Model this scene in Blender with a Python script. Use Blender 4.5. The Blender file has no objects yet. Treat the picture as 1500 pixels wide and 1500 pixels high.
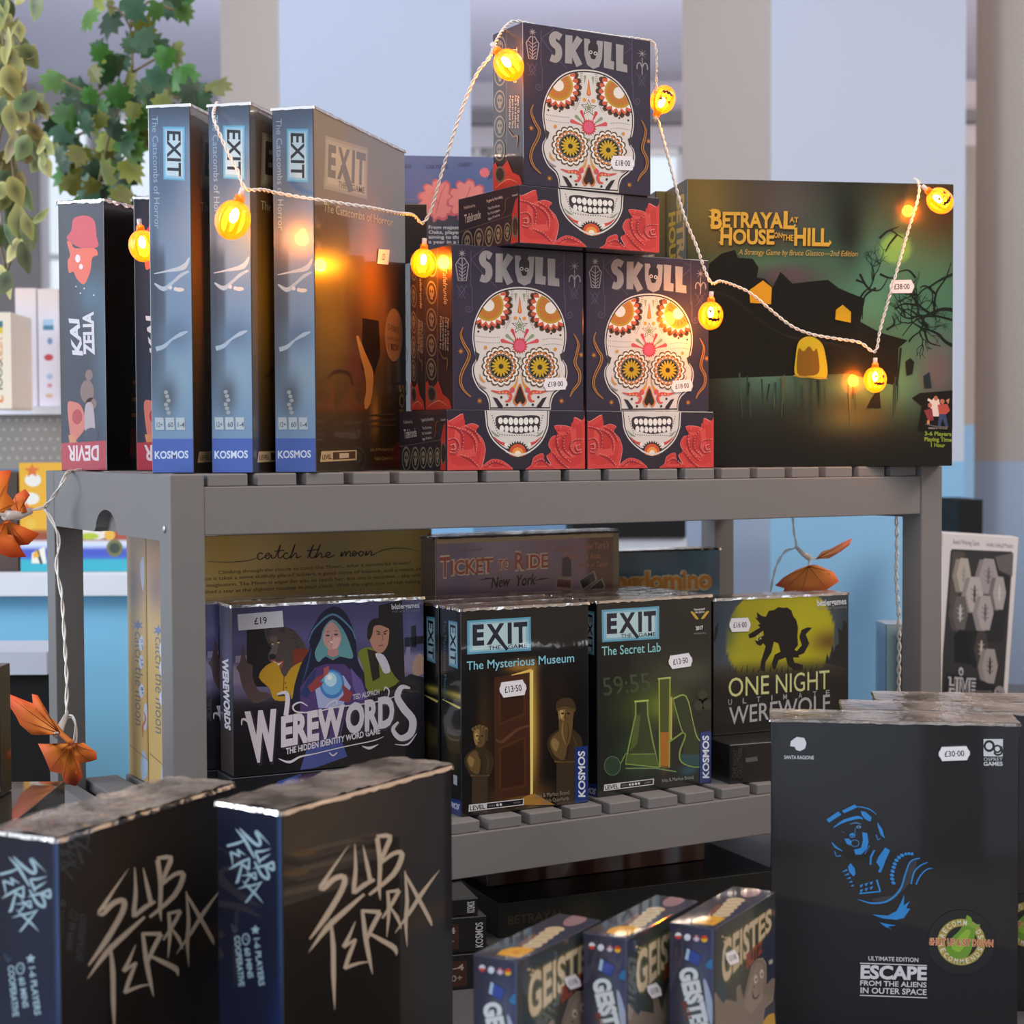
import bpy, bmesh, math, random
import numpy as np
from mathutils import Vector, Matrix
from mathutils.geometry import tessellate_polygon

SC = bpy.context.scene
COL = SC.collection
ZS = 1.21                    # height of the top shelf; scene coordinates below are relative to its front left corner

# ------------------------------------------------------------------ camera, world, light, exposure
cam = bpy.data.cameras.new('camera')
cam.sensor_width = 36.0
cam.lens = 36.0 * 2485.63 / 1500.0
cam.clip_start = 0.05
cam.dof.use_dof = True
cam.dof.focus_distance = 1.60
cam.dof.aperture_fstop = 9.5
camo = bpy.data.objects.new('camera', cam)
COL.objects.link(camo)
rR = Vector((0.86805612, -0.49644656, -0.0044031)); uU = Vector((0.0220019, 0.02960797, 0.99931941)); fF = Vector((0.49597831, 0.86756221, -0.03662415))
M4 = Matrix.Identity(4)
for i in range(3):
    M4[i][0] = rR[i]; M4[i][1] = uU[i]; M4[i][2] = -fF[i]
CAMX, CAMY, CAMZ = -0.46128518, -1.3892445, 0.01940099
M4.translation = Vector((CAMX, CAMY, CAMZ + ZS))
camo.matrix_world = M4
SC.camera = camo

TH = math.radians(29.75625503)     # the room's far wall is square to this heading

def room(x, y, z=0.0):
    """room coordinates: x to the right, y towards the far wall, z above the floor"""
    return Vector((CAMX + x*math.cos(TH) + y*math.sin(TH), CAMY - x*math.sin(TH) + y*math.cos(TH), z))

def px0(p, y): return (p-750.0)*y/2485.6

world = bpy.data.worlds.new('daylight'); SC.world = world
world.use_nodes = True
bg = world.node_tree.nodes['Background']
bg.inputs[0].default_value = (0.80, 0.89, 1.0, 1)
bg.inputs[1].default_value = 1.1

def area(name, loc, target, size, sizey, energy, color):
    l = bpy.data.lights.new(name, 'AREA'); l.shape = 'RECTANGLE'
    l.size = size; l.size_y = sizey; l.energy = energy; l.color = color
    o = bpy.data.objects.new(name, l); COL.objects.link(o)
    o.location = loc
    d = Vector(target) - Vector(loc)
    o.rotation_euler = d.to_track_quat('-Z', 'Y').to_euler()
    return o

# daylight through the shop windows to the left of and behind the photographer, a ceiling lamp, and added fill lights
area('window_daylight_behind', room(-1.1, -2.2, 1.25), room(0.2, 1.5, 1.1), 0.8, 1.9, 30, (0.84, 0.91, 1.0))
area('window_daylight_left', room(-3.7, 0.9, 1.9), room(0, 1.5, 1.2), 1.6, 1.7, 34, (0.80, 0.90, 1.0))
area('window_daylight_left_rear', room(-3.0, 1.1, 2.3), room(-0.7, 2.8, 0.8), 1.2, 1.2, 34, (0.84, 0.92, 1.0))  # added fill light that brightens the blue counter front
area('ceiling_lamp_light', room(0.6, 0.3, 3.0), room(0.4, 1.3, 1.0), 0.9, 0.9, 15, (1.0, 0.84, 0.66))
area('ceiling_lamp_light_right', room(2.9, 5.4, 3.0), room(4.2, 6.6, 1.4), 1.4, 1.4, 190, (1.0, 0.84, 0.68))  # added light, brightens the right wall that the covers mirror
area('ceiling_lamp_light_floor', room(2.6, 1.6, 3.0), room(2.8, 2.2, 0.0), 1.2, 1.2, 70, (1.0, 0.84, 0.68))  # added light that warms the floor mirrored in the dark covers
area('window_daylight_far', room(-0.3, 2.7, 3.0), room(0.3, 5.0, 1.3), 2.5, 0.9, 17, (0.84, 0.90, 1.0))
area('hall_lamp_left', room(px0(560, 6.0), 6.0, 1.6), room(px0(560, 6.0)-0.3, 6.2, 3.2), 0.7, 0.9, 32, (0.90, 0.92, 1.0))  # unseen uplight added behind the left pier to brighten the ceiling
area('hall_lamp_right', room(px0(1210, 6.0), 6.0, 1.6), room(px0(1210, 6.0)-0.4, 6.2, 3.2), 0.8, 0.9, 24, (0.90, 0.92, 1.0))  # second added uplight, hidden by the middle pier

SC.view_settings.view_transform = 'Standard'
SC.view_settings.look = 'None'
SC.view_settings.gamma = 1.0
SC.view_settings.use_curve_mapping = False
SC.view_settings.exposure = 0.0

# ------------------------------------------------------------------ helpers
def lin(c):
    r = []
    for v in c[:3]:
        v = max(0.0, min(1.0, v/255.0))
        r.append(v/12.92 if v <= 0.04045 else ((v+0.055)/1.055)**2.4)
    return r

def lin_np(a):
    a = np.clip(np.asarray(a, float)/255.0, 0, 1)
    return np.where(a <= 0.04045, a/12.92, ((a+0.055)/1.055)**2.4)

def nodes(name):
    m = bpy.data.materials.new(name); m.use_nodes = True
    nt = m.node_tree
    return m, nt, nt.nodes['Principled BSDF']

def bump(nt, scale, strength, dist=0.002, detail=3.0, coords='Object', stretch=None):
    tc = nt.nodes.new('ShaderNodeTexCoord'); nz = nt.nodes.new('ShaderNodeTexNoise'); b = nt.nodes.new('ShaderNodeBump')
    nz.inputs['Scale'].default_value = scale; nz.inputs['Detail'].default_value = detail
    b.inputs['Strength'].default_value = strength; b.inputs['Distance'].default_value = dist
    src = tc.outputs[coords]
    if stretch:
        mp = nt.nodes.new('ShaderNodeMapping'); mp.inputs['Scale'].default_value = stretch
        nt.links.new(src, mp.inputs['Vector']); src = mp.outputs[0]
    nt.links.new(src, nz.inputs['Vector']); nt.links.new(nz.outputs['Fac'], b.inputs['Height'])
    return b

def print_mat(name, rough, coat, coat_rough, wr_scale=0, wr=0.0, stretch=None, spec=0.5):
    m, nt, p = nodes(name)
    a = nt.nodes.new('ShaderNodeAttribute'); a.attribute_name = 'Col'
    nt.links.new(a.outputs['Color'], p.inputs['Base Color'])
    p.inputs['Roughness'].default_value = rough
    p.inputs['Specular IOR Level'].default_value = spec
    p.inputs['Coat Weight'].default_value = coat
    p.inputs['Coat Roughness'].default_value = coat_rough
    if wr:
        b = bump(nt, wr_scale, wr, stretch=stretch)
        nt.links.new(b.outputs[0], p.inputs['Coat Normal'])
    return m

def plain(name, rgb, rough=0.5, spec=0.5, metallic=0.0, bscale=0, bstr=0.0, var=0.0, vscale=8.0, coat=0.0):
    m, nt, p = nodes(name)
    c = (*lin(rgb), 1)
    p.inputs['Base Color'].default_value = c
    p.inputs['Roughness'].default_value = rough
    p.inputs['Specular IOR Level'].default_value = spec
    p.inputs['Metallic'].default_value = metallic
    p.inputs['Coat Weight'].default_value = coat
    if bstr:
        b = bump(nt, bscale, bstr); nt.links.new(b.outputs[0], p.inputs['Normal'])
    if var:
        tc = nt.nodes.new('ShaderNodeTexCoord'); nz = nt.nodes.new('ShaderNodeTexNoise'); mx = nt.nodes.new('ShaderNodeMix')
        mx.data_type = 'RGBA'
        nz.inputs['Scale'].default_value = vscale
        mx.inputs[6].default_value = (*[v*(1-var) for v in c[:3]], 1); mx.inputs[7].default_value = (*[min(1, v*(1+var)) for v in c[:3]], 1)
        nt.links.new(tc.outputs['Object'], nz.inputs['Vector']); nt.links.new(nz.outputs['Fac'], mx.inputs[0])
        nt.links.new(mx.outputs[2], p.inputs['Base Color'])
    return m

class MB:
    """collects vertices, faces and print colours for ONE mesh object"""
    def __init__(s):
        s.v = []; s.f = []; s.c = []; s.m = []; s.n = 0; s.smooth = []
    def add(s, v, f, col, mat=0, smooth=False):
        v = np.asarray(v, float).reshape(-1, 3)
        col = np.asarray(col, float)
        if col.ndim == 1: col = np.tile(col, (len(v), 1))
        s.v.append(v); s.c.append(col)
        s.f.extend([tuple(int(i)+s.n for i in q) for q in f]); s.m.extend([mat]*len(f)); s.smooth.extend([smooth]*len(f))
        s.n += len(v)
    def bm(s, b, col, mat=0, smooth=False):
        b.verts.ensure_lookup_table(); b.verts.index_update()
        s.add([tuple(v.co) for v in b.verts], [[v.index for v in f.verts] for f in b.faces], col, mat, smooth); b.free()
    def box(s, x0, y0, z0, x1, y1, z1, col=(1, 1, 1), bev=0.001, seg=1, mat=0):
        b = bmesh.new(); bmesh.ops.create_cube(b, size=1.0)
        bmesh.ops.scale(b, vec=(x1-x0, y1-y0, z1-z0), verts=b.verts)
        bmesh.ops.translate(b, vec=((x0+x1)/2, (y0+y1)/2, (z0+z1)/2), verts=b.verts)
        if bev: bmesh.ops.bevel(b, geom=list(b.edges), offset=bev, segments=seg, profile=0.5, affect='EDGES')
        s.bm(b, col, mat)
    def tube(s, pts, r, col=(1, 1, 1), n=6, mat=0, r2=None):
        pts = [Vector(p) for p in pts]
        V = []; F = []; up = Vector((0.3, 0.2, 0.9))
        for i, p in enumerate(pts):
            t = (pts[min(i+1, len(pts)-1)] - pts[max(i-1, 0)]).normalized()
            a = t.cross(up)
            if a.length < 1e-4: a = t.cross(Vector((1, 0, 0)))
            a.normalize(); bb = t.cross(a); up = -a.cross(t) if False else up
            rr = r if r2 is None else r + (r2-r)*i/max(1, len(pts)-1)
            for k in range(n):
                w = 2*math.pi*k/n
                V.append(p + a*math.cos(w)*rr + bb*math.sin(w)*rr)
        for i in range(len(pts)-1):
            for k in range(n):
                F.append((i*n+k, i*n+(k+1) % n, (i+1)*n+(k+1) % n, (i+1)*n+k))
        F.append(tuple(range(n))[::-1]); F.append(tuple((len(pts)-1)*n+k for k in range(n)))
        s.add([tuple(v) for v in V], F, col, mat, True)
    def build(s, name, mats, parent=None, loc=None, rot=None):
        me = bpy.data.meshes.new(name)
        V = np.concatenate(s.v); C = np.concatenate(s.c)
        me.from_pydata(V.tolist(), [], s.f)
        if not isinstance(mats, (list, tuple)): mats = [mats]
        for m in mats: me.materials.append(m)
        me.polygons.foreach_set('material_index', s.m)
        me.polygons.foreach_set('use_smooth', s.smooth)
        ca = me.color_attributes.new('Col', 'FLOAT_COLOR', 'POINT')
        ca.data.foreach_set('color', np.concatenate([C, np.ones((len(C), 1))], 1).astype(np.float32).ravel())
        me.update()
        o = bpy.data.objects.new(name, me); COL.objects.link(o)
        if parent: o.parent = parent
        if loc is not None: o.location = loc
        if rot is not None: o.rotation_euler = rot
        return o

def tag(o, label=None, cat=None, group=None, kind=None):
    if label: o['label'] = label
    if cat: o['category'] = cat
    if group: o['group'] = group
    if kind: o['kind'] = kind
    return o

def empty(name, loc, rz=0.0, ry=0.0):
    o = bpy.data.objects.new(name, None); COL.objects.link(o)
    o.empty_display_size = 0.02
    o.location = loc; o.rotation_euler = (0, ry, rz)
    return o

def S(x, y, z): return Vector((x, y, z + ZS))

# ------------------------------------------------------------------ printing on flat faces
def homog(src, dst):
    A = []; b = []
    for (x, y), (u, v) in zip(src, dst):
        A.append([x, y, 1, 0, 0, 0, -u*x, -u*y]); b.append(u)
        A.append([0, 0, 0, x, y, 1, -v*x, -v*y]); b.append(v)
    h = np.linalg.solve(np.array(A, float), np.array(b, float))
    return np.append(h, 1).reshape(3, 3)

_glyphs = {}
def text_mesh(s, bold):
    k = (s, bold)
    if k in _glyphs: return _glyphs[k]
    c = bpy.data.curves.new('lettering', 'FONT'); c.body = s; c.size = 1.0; c.offset = bold; c.resolution_u = 3
    o = bpy.data.objects.new('lettering', c); COL.objects.link(o)
    dg = bpy.context.evaluated_depsgraph_get()
    ev = o.evaluated_get(dg); m = ev.to_mesh(); m.calc_loop_triangles()
    v = np.array([(p.co.x, p.co.y) for p in m.vertices]); t = [tuple(q.vertices) for q in m.loop_triangles]
    ev.to_mesh_clear(); bpy.data.objects.remove(o); bpy.data.curves.remove(c)
    _glyphs[k] = (v, t)
    return v, t

def smooth(pts, n=6, closed=False):
    P = [np.array(p, float) for p in pts]; out = []
    N = len(P)
    for i in range(N if closed else N-1):
        p0 = P[(i-1) % N] if (closed or i > 0) else P[i]
        p1 = P[i]; p2 = P[(i+1) % N]
        p3 = P[(i+2) % N] if (closed or i+2 < N) else p2
        for k in range(n):
            t = k/n
            out.append(0.5*((2*p1)+(p2-p0)*t+(2*p0-5*p1+4*p2-p3)*t*t+(3*p1-p0-3*p2+p3)*t**3))
    if not closed: out.append(P[-1])
    return np.array(out)

def clip_poly(sub, clip):
    """part of polygon sub that lies inside the convex polygon clip"""
    out = [np.array(p, float) for p in sub]
    cl = [np.array(p, float) for p in clip]
    ar = sum(a[0]*b[1]-b[0]*a[1] for a, b in zip(cl, cl[1:]+cl[:1]))
    sg = 1 if ar > 0 else -1
    for a, b in zip(cl, cl[1:]+cl[:1]):
        inp = out; out = []
        if not inp: break
        side = lambda p: sg*((b[0]-a[0])*(p[1]-a[1])-(b[1]-a[1])*(p[0]-a[0]))
        for i, p in enumerate(inp):
            q = inp[i-1]; sp = side(p); sq = side(q)
            if (sp >= 0) != (sq >= 0): out.append(q+(p-q)*sq/(sq-sp))
            if sp >= 0: out.append(p)
    return out

def ell(cx, cy, rx, ry=None, n=28, a0=0.0, a1=2*math.pi, rot=0.0):
    ry = rx if ry is None else ry
    out = []
    for i in range(n):
        t = a0+(a1-a0)*i/(n if abs(a1-a0) > 6.28 else n-1)
        x, y = rx*math.cos(t), ry*math.sin(t)
        out.append((cx+x*math.cos(rot)-y*math.sin(rot), cy+x*math.sin(rot)+y*math.cos(rot)))
    return out

def scal(cx, cy, r, amp, n, per=6, ph=0.0):
    out = []
    for i in range(n*per):
        t = 2*math.pi*i/(n*per)
        rr = r-amp+amp*2*abs(math.cos(n*t/2+ph))**0.7
        out.append((cx+rr*math.cos(t), cy+rr*math.sin(t)))
    return out

def starp(cx, cy, r, r2, n, rot=-math.pi/2):
    return [(cx+(r if i % 2 == 0 else r2)*math.cos(rot+math.pi*i/n), cy+(r if i % 2 == 0 else r2)*math.sin(rot+math.pi*i/n)) for i in range(2*n)]

class Art:
    """a printed face: quad = the face's corners (top left, top right, bottom right, bottom left) in drawing units"""
    def __init__(s, quad, off=(0, 0), k=1.0):
        s.H = homog(quad, [(0, 0), (1, 0), (1, 1), (0, 1)]); s.ops = []; s.off = off; s.k = k
    def frame(s, off, k): s.off = off; s.k = k; return s
    def M(s, P):
        P = np.asarray(P, float).reshape(-1, 2)/s.k + np.array(s.off)
        q = np.concatenate([P, np.ones((len(P), 1))], 1) @ s.H.T
        return np.clip(q[:, :2]/q[:, 2:], 0.0, 1.0)
    def grid(s, fn, n=40, m=40):
        u, v = np.meshgrid(np.linspace(0, 1, n+1), np.linspace(0, 1, m+1))
        u = u.ravel(); v = v.ravel()
        c = fn(u, v)
        c = np.stack([np.broadcast_to(x, u.shape) for x in c], 1) if isinstance(c, (tuple, list)) else c
        q = [(j*(n+1)+i, j*(n+1)+i+1, (j+1)*(n+1)+i+1, (j+1)*(n+1)+i) for j in range(m) for i in range(n)]
        s.ops.append((np.stack([u, v], 1), q, lin_np(c))); return s
    def poly(s, pts, col):
        pts = [tuple(p) for p in pts]
        if len(pts) < 3: return s
        tr = tessellate_polygon([[Vector((p[0], p[1], 0)) for p in pts]])
        s.ops.append((s.M(pts), [tuple(t) for t in tr], np.tile(lin(col), (len(pts), 1)))); return s
    def polys(s, lst, col):
        V = []; T = []; n = 0
        for pts in lst:
            if len(pts) < 3: continue
            tr = tessellate_polygon([[Vector((p[0], p[1], 0)) for p in pts]])
            V += [tuple(p) for p in pts]; T += [tuple(i+n for i in t) for t in tr]; n += len(pts)
        if V: s.ops.append((s.M(V), T, np.tile(lin(col), (len(V), 1))))
        return s
    def stroke(s, pts, w, col, sm=0, closed=False):
        P = smooth(pts, sm, closed) if sm else np.array(pts, float)
        if closed: P = np.concatenate([P, P[:1]])
        n = len(P)
        if isinstance(w, (int, float)): W = np.full(n, float(w))
        else: W = np.interp(np.linspace(0, 1, n), np.linspace(0, 1, len(w)), w)
        V = []; T = []
        for i in range(n):
            a = P[max(i-1, 0)]; b = P[min(i+1, n-1)]
            if closed and i in (0, n-1): a = P[-2]; b = P[1]
            d = b-a; L = np.hypot(*d) or 1; nn = np.array([-d[1], d[0]])/L*W[i]/2
            V += [P[i]+nn, P[i]-nn]
        for i in range(n-1): T += [(2*i, 2*i+1, 2*i+3), (2*i, 2*i+3, 2*i+2)]
        s.ops.append((s.M(V), T, np.tile(lin(col), (len(V), 1)))); return s
    def dots(s, pts, r, col, n=6):
        return s.polys([ell(x, y, r, n=n) for x, y in pts], col)
    def text(s, t, p0, p1, cap, col, bold=0.0, up=None, cap2=None, shear=0.0):
        v, tr = text_mesh(t, bold)
        if not len(v): return s
        x0, x1 = v[:, 0].min(), v[:, 0].max()
        gx = (v[:, 0]-x0)/(x1-x0); gy = v[:, 1]/0.69
        p0 = np.array(p0, float); p1 = np.array(p1, float); d = p1-p0
        L = np.hypot(*d)
        U = np.array([d[1], -d[0]])/L if up is None else np.array(up, float)
        cp = cap+(0 if cap2 is None else (cap2-cap))*gx
        P = p0+gx[:, None]*d+(gy*cp)[:, None]*U+(gy*cp*shear/L)[:, None]*d
        s.ops.append((s.M(P), tr, np.tile(lin(col), (len(v), 1)))); return s
    def emit(s, mb, fr, inset=0.0007, base=0.00004, mat=0, span=0.0007):
        O, U, V, N = [np.array(a, float) for a in fr]
        lu, lv = np.linalg.norm(U), np.linalg.norm(V)
        eps = max(0.000004, min(0.00002, span/max(1, len(s.ops))))
        for i, (P, T, C) in enumerate(s.ops):
            u = inset/lu+P[:, 0]*(1-2*inset/lu); v = inset/lv+(1-P[:, 1])*(1-2*inset/lv)
            X = O+u[:, None]*U+v[:, None]*V+N*(base+eps*i)
            nrm = np.cross(U, V)
            flip = np.dot(nrm, N) < 0
            F = []
            for t in T:
                a, b, c = X[t[0]], X[t[1]], X[t[2]]
                F.append(t if np.dot(np.cross(b-a, c-a), N) >= 0 else t[::-1])
            mb.add(X, F, C, mat)

def frames(w, d, h):
    return {'F': ((0, 0, 0), (w, 0, 0), (0, 0, h), (0, -1, 0)), 'R': ((w, 0, 0), (0, d, 0), (0, 0, h), (1, 0, 0)),
            'L': ((0, d, 0), (0, -d, 0), (0, 0, h), (-1, 0, 0)), 'T': ((0, 0, h), (w, 0, 0), (0, d, 0), (0, 0, 1))}

def carton(name, w, d, h, body, arts, mat, parent=None, loc=(0, 0, 0), rot=None, bev=0.0009):
    mb = MB()
    mb.box(0, 0, 0, w, d, h, lin(body), bev, 2)
    fr = frames(w, d, h)
    for k, a in arts.items():
        if a: a.emit(mb, fr[k])
    return mb.build(name, mat, parent, loc, rot)

def price(parent, fr, art, c, w, h, ang, txt, plainlab=False, tcol=(40, 40, 50)):
    """a paper price label stuck on face fr; c, w, h and ang in the drawing units of art"""
    ca, sa = math.cos(ang), math.sin(ang)
    def R(x, y): return (c[0]+x*ca-y*sa, c[1]+x*sa+y*ca)
    if plainlab: out = [(-w/2, -h/2), (w/2, -h/2), (w/2, h/2), (-w/2, h/2)]
    else:
        e = w*0.10
        out = [(-w/2+e, -h/2), (w/2-e, -h/2), (w/2-e*.55, -h*.28), (w/2, -h*.12), (w/2, h*.12), (w/2-e*.55, h*.28), (w/2-e, h/2),
               (-w/2+e, h/2), (-w/2+e*.55, h*.28), (-w/2, h*.12), (-w/2, -h*.12), (-w/2+e*.55, -h*.28)]
    a = Art([(0, 0), (1, 0), (1, 1), (0, 1)]); a.H = art.H; a.off = art.off; a.k = art.k
    a.poly([R(*p) for p in out], (232, 226, 232))
    cap = h*0.40
    tw = w*(0.28 if plainlab else 0.64)
    a.text(txt, R(-tw/2, cap/2), R(tw/2, cap/2), cap, tcol, 0.012)
    mb = MB()
    a.emit(mb, fr, base=0.0011)
    # paper edge
    P = a.M([R(*p) for p in out]); O, U, V, N = [np.array(q, float) for q in fr]
    X = O+P[:, :1]*U+(1-P[:, 1:])*V
    n = len(X)
    mb.add(np.concatenate([X+N*0.0008, X+N*0.0011]), [(i, (i+1) % n, n+(i+1) % n, n+i) for i in range(n)], lin((220, 215, 220)))
    return mb.build('price_sticker', M_PAPER, parent)

def film(parent, w, d, h, seed, amp=0.0012, skirt=0.006, name='shrink_wrap'):
    """crinkled clear film gathered over the top of a wrapped box"""
    rnd = np.random.RandomState(seed)
    n = 34; m = 14
    if d > w: n, m = m, n
    V = []; F = []
    x = np.linspace(-0.0008, w+0.0008, n+1); y = np.linspace(-0.0008, d+0.0008, m+1)
    Z = rnd.rand(m+1, n+1)
    for _ in range(1): Z = (Z+np.roll(Z, 1, 0)+np.roll(Z, 1, 1))/3
    for j in range(m+1):
        for i in range(n+1):
            V.append((x[i], y[j], h+0.0005+amp*0.9*Z[j, i]))
    for j in range(m):
        for i in range(n):
            F.append((j*(n+1)+i, j*(n+1)+i+1, (j+1)*(n+1)+i+1, (j+1)*(n+1)+i))
    mb = MB(); mb.add(V, F, (1, 1, 1), 0, True)
    # the gathered edge that folds over the front and the sides
    per = [(x[i], y[0], 0, -1) for i in range(n+1)]+[(x[n], y[j], 1, 0) for j in range(m+1)]+[(x[n-i], y[m], 0, 1) for i in range(n+1)]+[(x[0], y[m-j], -1, 0) for j in range(m+1)]
    K = len(per); T = []; B = []
    for (a, b, nx, ny) in per:
        T.append((a, b, h+0.0008)); q = 0.0009*rnd.rand()
        B.append((a+nx*(0.0005+q*.4), b+ny*(0.0005+q*.4), h-0.0012-skirt*0.22*rnd.rand()))
    mb.add(T+B, [(i, (i+1) % K, K+(i+1) % K, K+i) for i in range(K)], (1, 1, 1), 0, True)
    return mb.build(name, M_FILM, parent)

def G(u, v, cu, cv, su, sv): return np.exp(-((u-cu)/su)**2-((v-cv)/sv)**2)
def SS(x, a, b):
    t = np.clip((x-a)/(b-a), 0, 1); return t*t*(3-2*t)
def mixc(base, *terms):
    """base colour plus blends towards other colours: terms = (weight array, colour)"""
    out = [np.array(float(b)) for b in base]
    for wgt, c in terms:
        wgt = np.clip(wgt, 0, 1)
        out = [o*(1-wgt)+cc*wgt for o, cc in zip(out, c)]
    return out

# ------------------------------------------------------------------ materials
M_GLOSS = print_mat('wrapped_card', 0.30, 1.0, 0.045, 9, 0.05, spec=0.28)
M_GLOW = print_mat('wrapped_card_bright', 0.32, 1.0, 0.05, 14, 0.10, spec=1.0)
M_CRINK = print_mat('wrapped_card_crinkled', 0.30, 1.0, 0.05, 55, 0.16, (1, 1, 0.35))
M_SATIN = print_mat('satin_card', 0.45, 0.35, 0.18, 30, 0.03)
M_MATTE = print_mat('matt_card', 0.6, 0.0, 0.3)
M_PAPER = print_mat('label_paper', 0.75, 0.0, 0.3)

def film_mat():
    m = bpy.data.materials.new('clear_film'); m.use_nodes = True; nt = m.node_tree
    for n in list(nt.nodes): nt.nodes.remove(n)
    N = nt.nodes.new
    out = N('ShaderNodeOutputMaterial'); mx = N('ShaderNodeMixShader'); m2 = N('ShaderNodeMixShader')
    tr = N('ShaderNodeBsdfTransparent'); gl = N('ShaderNodeBsdfGlossy'); df = N('ShaderNodeBsdfDiffuse'); fr = N('ShaderNodeLayerWeight')
    df.inputs['Color'].default_value = (0.66, 0.54, 0.46, 1)
    gl.inputs['Roughness'].default_value = 0.13; gl.inputs['Color'].default_value = (1.0, 0.93, 0.88, 1); fr.inputs['Blend'].default_value = 0.62
    b = bump(nt, 42, 0.9, 0.003)
    tc = N('ShaderNodeTexCoord'); nz = N('ShaderNodeTexNoise'); nz.inputs['Scale'].default_value = 16; mr = N('ShaderNodeMapRange')
    mr.inputs[1].default_value = 0.38; mr.inputs[2].default_value = 0.72; mr.inputs[3].default_value = 0.12; mr.inputs[4].default_value = 0.62
    nt.links.new(tc.outputs['Object'], nz.inputs['Vector']); nt.links.new(nz.outputs['Fac'], mr.inputs[0])
    nt.links.new(b.outputs[0], gl.inputs['Normal'])
    nt.links.new(mr.outputs[0], m2.inputs[0]); nt.links.new(tr.outputs[0], m2.inputs[1]); nt.links.new(df.outputs[0], m2.inputs[2])
    nt.links.new(fr.outputs['Fresnel'], mx.inputs[0]); nt.links.new(m2.outputs[0], mx.inputs[1]); nt.links.new(gl.outputs[0], mx.inputs[2])
    nt.links.new(mx.outputs[0], out.inputs['Surface'])
    return m
M_FILM = film_mat()
M_GREY = plain('grey_painted_wood', (120, 116, 116), 0.55, 0.4, 0, 260, 0.05, 0.03, 14)
M_SCREW = plain('screw_steel', (190, 190, 190), 0.35, 0.5, 0.9)
# ------------------------------------------------------------------ the room
def prism_room(mb, pts, z0, z1, cols):
    """upright prism on room-plan points; one colour per side"""
    n = len(pts)
    for i in range(n):
        a, b = pts[i], pts[(i+1) % n]
        mb.add([room(*a, z0), room(*b, z0), room(*b, z1), room(*a, z1)], [(0, 1, 2, 3)], lin(cols[i % len(cols)]))
    mb.add([room(*p, z1) for p in pts], [tuple(range(n))], lin(cols[0]))
    mb.add([room(*p, z0) for p in pts], [tuple(range(n))[::-1]], lin(cols[0]))

def rbox(mb, x0, y0, z0, x1, y1, z1, col):
    prism_room(mb, [(x0, y0), (x1, y0), (x1, y1), (x0, y1)], z0, z1, [col])

M_WALL = print_mat('wall_paint', 0.75, 0.0, 0.3, spec=0.3)
def px(p, y): return (p-750.0)*y/2485.6      # lateral room position that lies on bearing p at depth y
H0 = 1.2294
mb = MB(); rbox(mb, -6, -2.5, -0.1, 6, 9.2, 0.0, (158, 138, 118)); rbox(mb, -9, -8, -0.1, 9, -2.5, 0.0, (186, 188, 192)); tag(mb.build('floor', M_WALL), kind='structure')
mb = MB(); rbox(mb, -6, 1.8, 3.16, 6, 9.2, 3.26, (206, 208, 230)); tag(mb.build('ceiling', M_WALL), kind='structure')

# far wall with its window row
YW = 9.0
z = lambda py, y=YW: H0-(py-659)*y/2485.6
mb = MB()
wins = [(px(62, YW), px(140, YW)), (px(152, YW), px(325, YW)), (px(690, YW), px(715, YW)), (px(721, YW), px(860, YW)), (px(868, YW), px(1004, YW)), (px(1290, YW), px(1407, YW))]
zb = 1.35
tops = [3.02, 3.02, 2.82, 2.82, 2.82, 2.82]
edges = [-6.0]+[e for w_ in wins for e in w_]+[6.0]
for i in range(0, len(edges), 2):
    rbox(mb, edges[i], YW, zb, edges[i+1], YW+0.2, 2.82, (150, 146, 146))
rbox(mb, -6, YW, 0, 6, YW+0.2, zb, (126, 172, 214))
rbox(mb, wins[1][1], YW, 2.82, 6, YW+0.2, 3.16, (196, 194, 204)); rbox(mb, -6, YW, 2.82, wins[0][0], YW+0.2, 3.16, (150, 146, 146)); rbox(mb, wins[0][1], YW, 2.82, wins[1][0], YW+0.2, 3.02, (150, 146, 146)); rbox(mb, wins[0][0], YW, 3.02, wins[1][1], YW+0.2, 3.16, (160, 156, 160))
tag(mb.build('wall_back', M_WALL), kind='structure')
mb = MB(); rbox(mb, px(400, YW), YW-0.10, 2.93, 6, YW, 2.99, (128, 126, 132)); tag(mb.build('trim_1', M_WALL), kind='structure')
def glass_mat():
    m = bpy.data.materials.new('window_glass'); m.use_nodes = True; nt = m.node_tree
    for n in list(nt.nodes): nt.nodes.remove(n)
    out = nt.nodes.new('ShaderNodeOutputMaterial'); mx = nt.nodes.new('ShaderNodeMixShader')
    tr = nt.nodes.new('ShaderNodeBsdfTransparent'); gl = nt.nodes.new('ShaderNodeBsdfGlossy')
    mx.inputs[0].default_value = 0.06; gl.inputs['Roughness'].default_value = 0.02
    nt.links.new(tr.outputs[0], mx.inputs[1]); nt.links.new(gl.outputs[0], mx.inputs[2]); nt.links.new(mx.outputs[0], out.inputs['Surface'])
    return m
M_GLASS = glass_mat()
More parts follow.
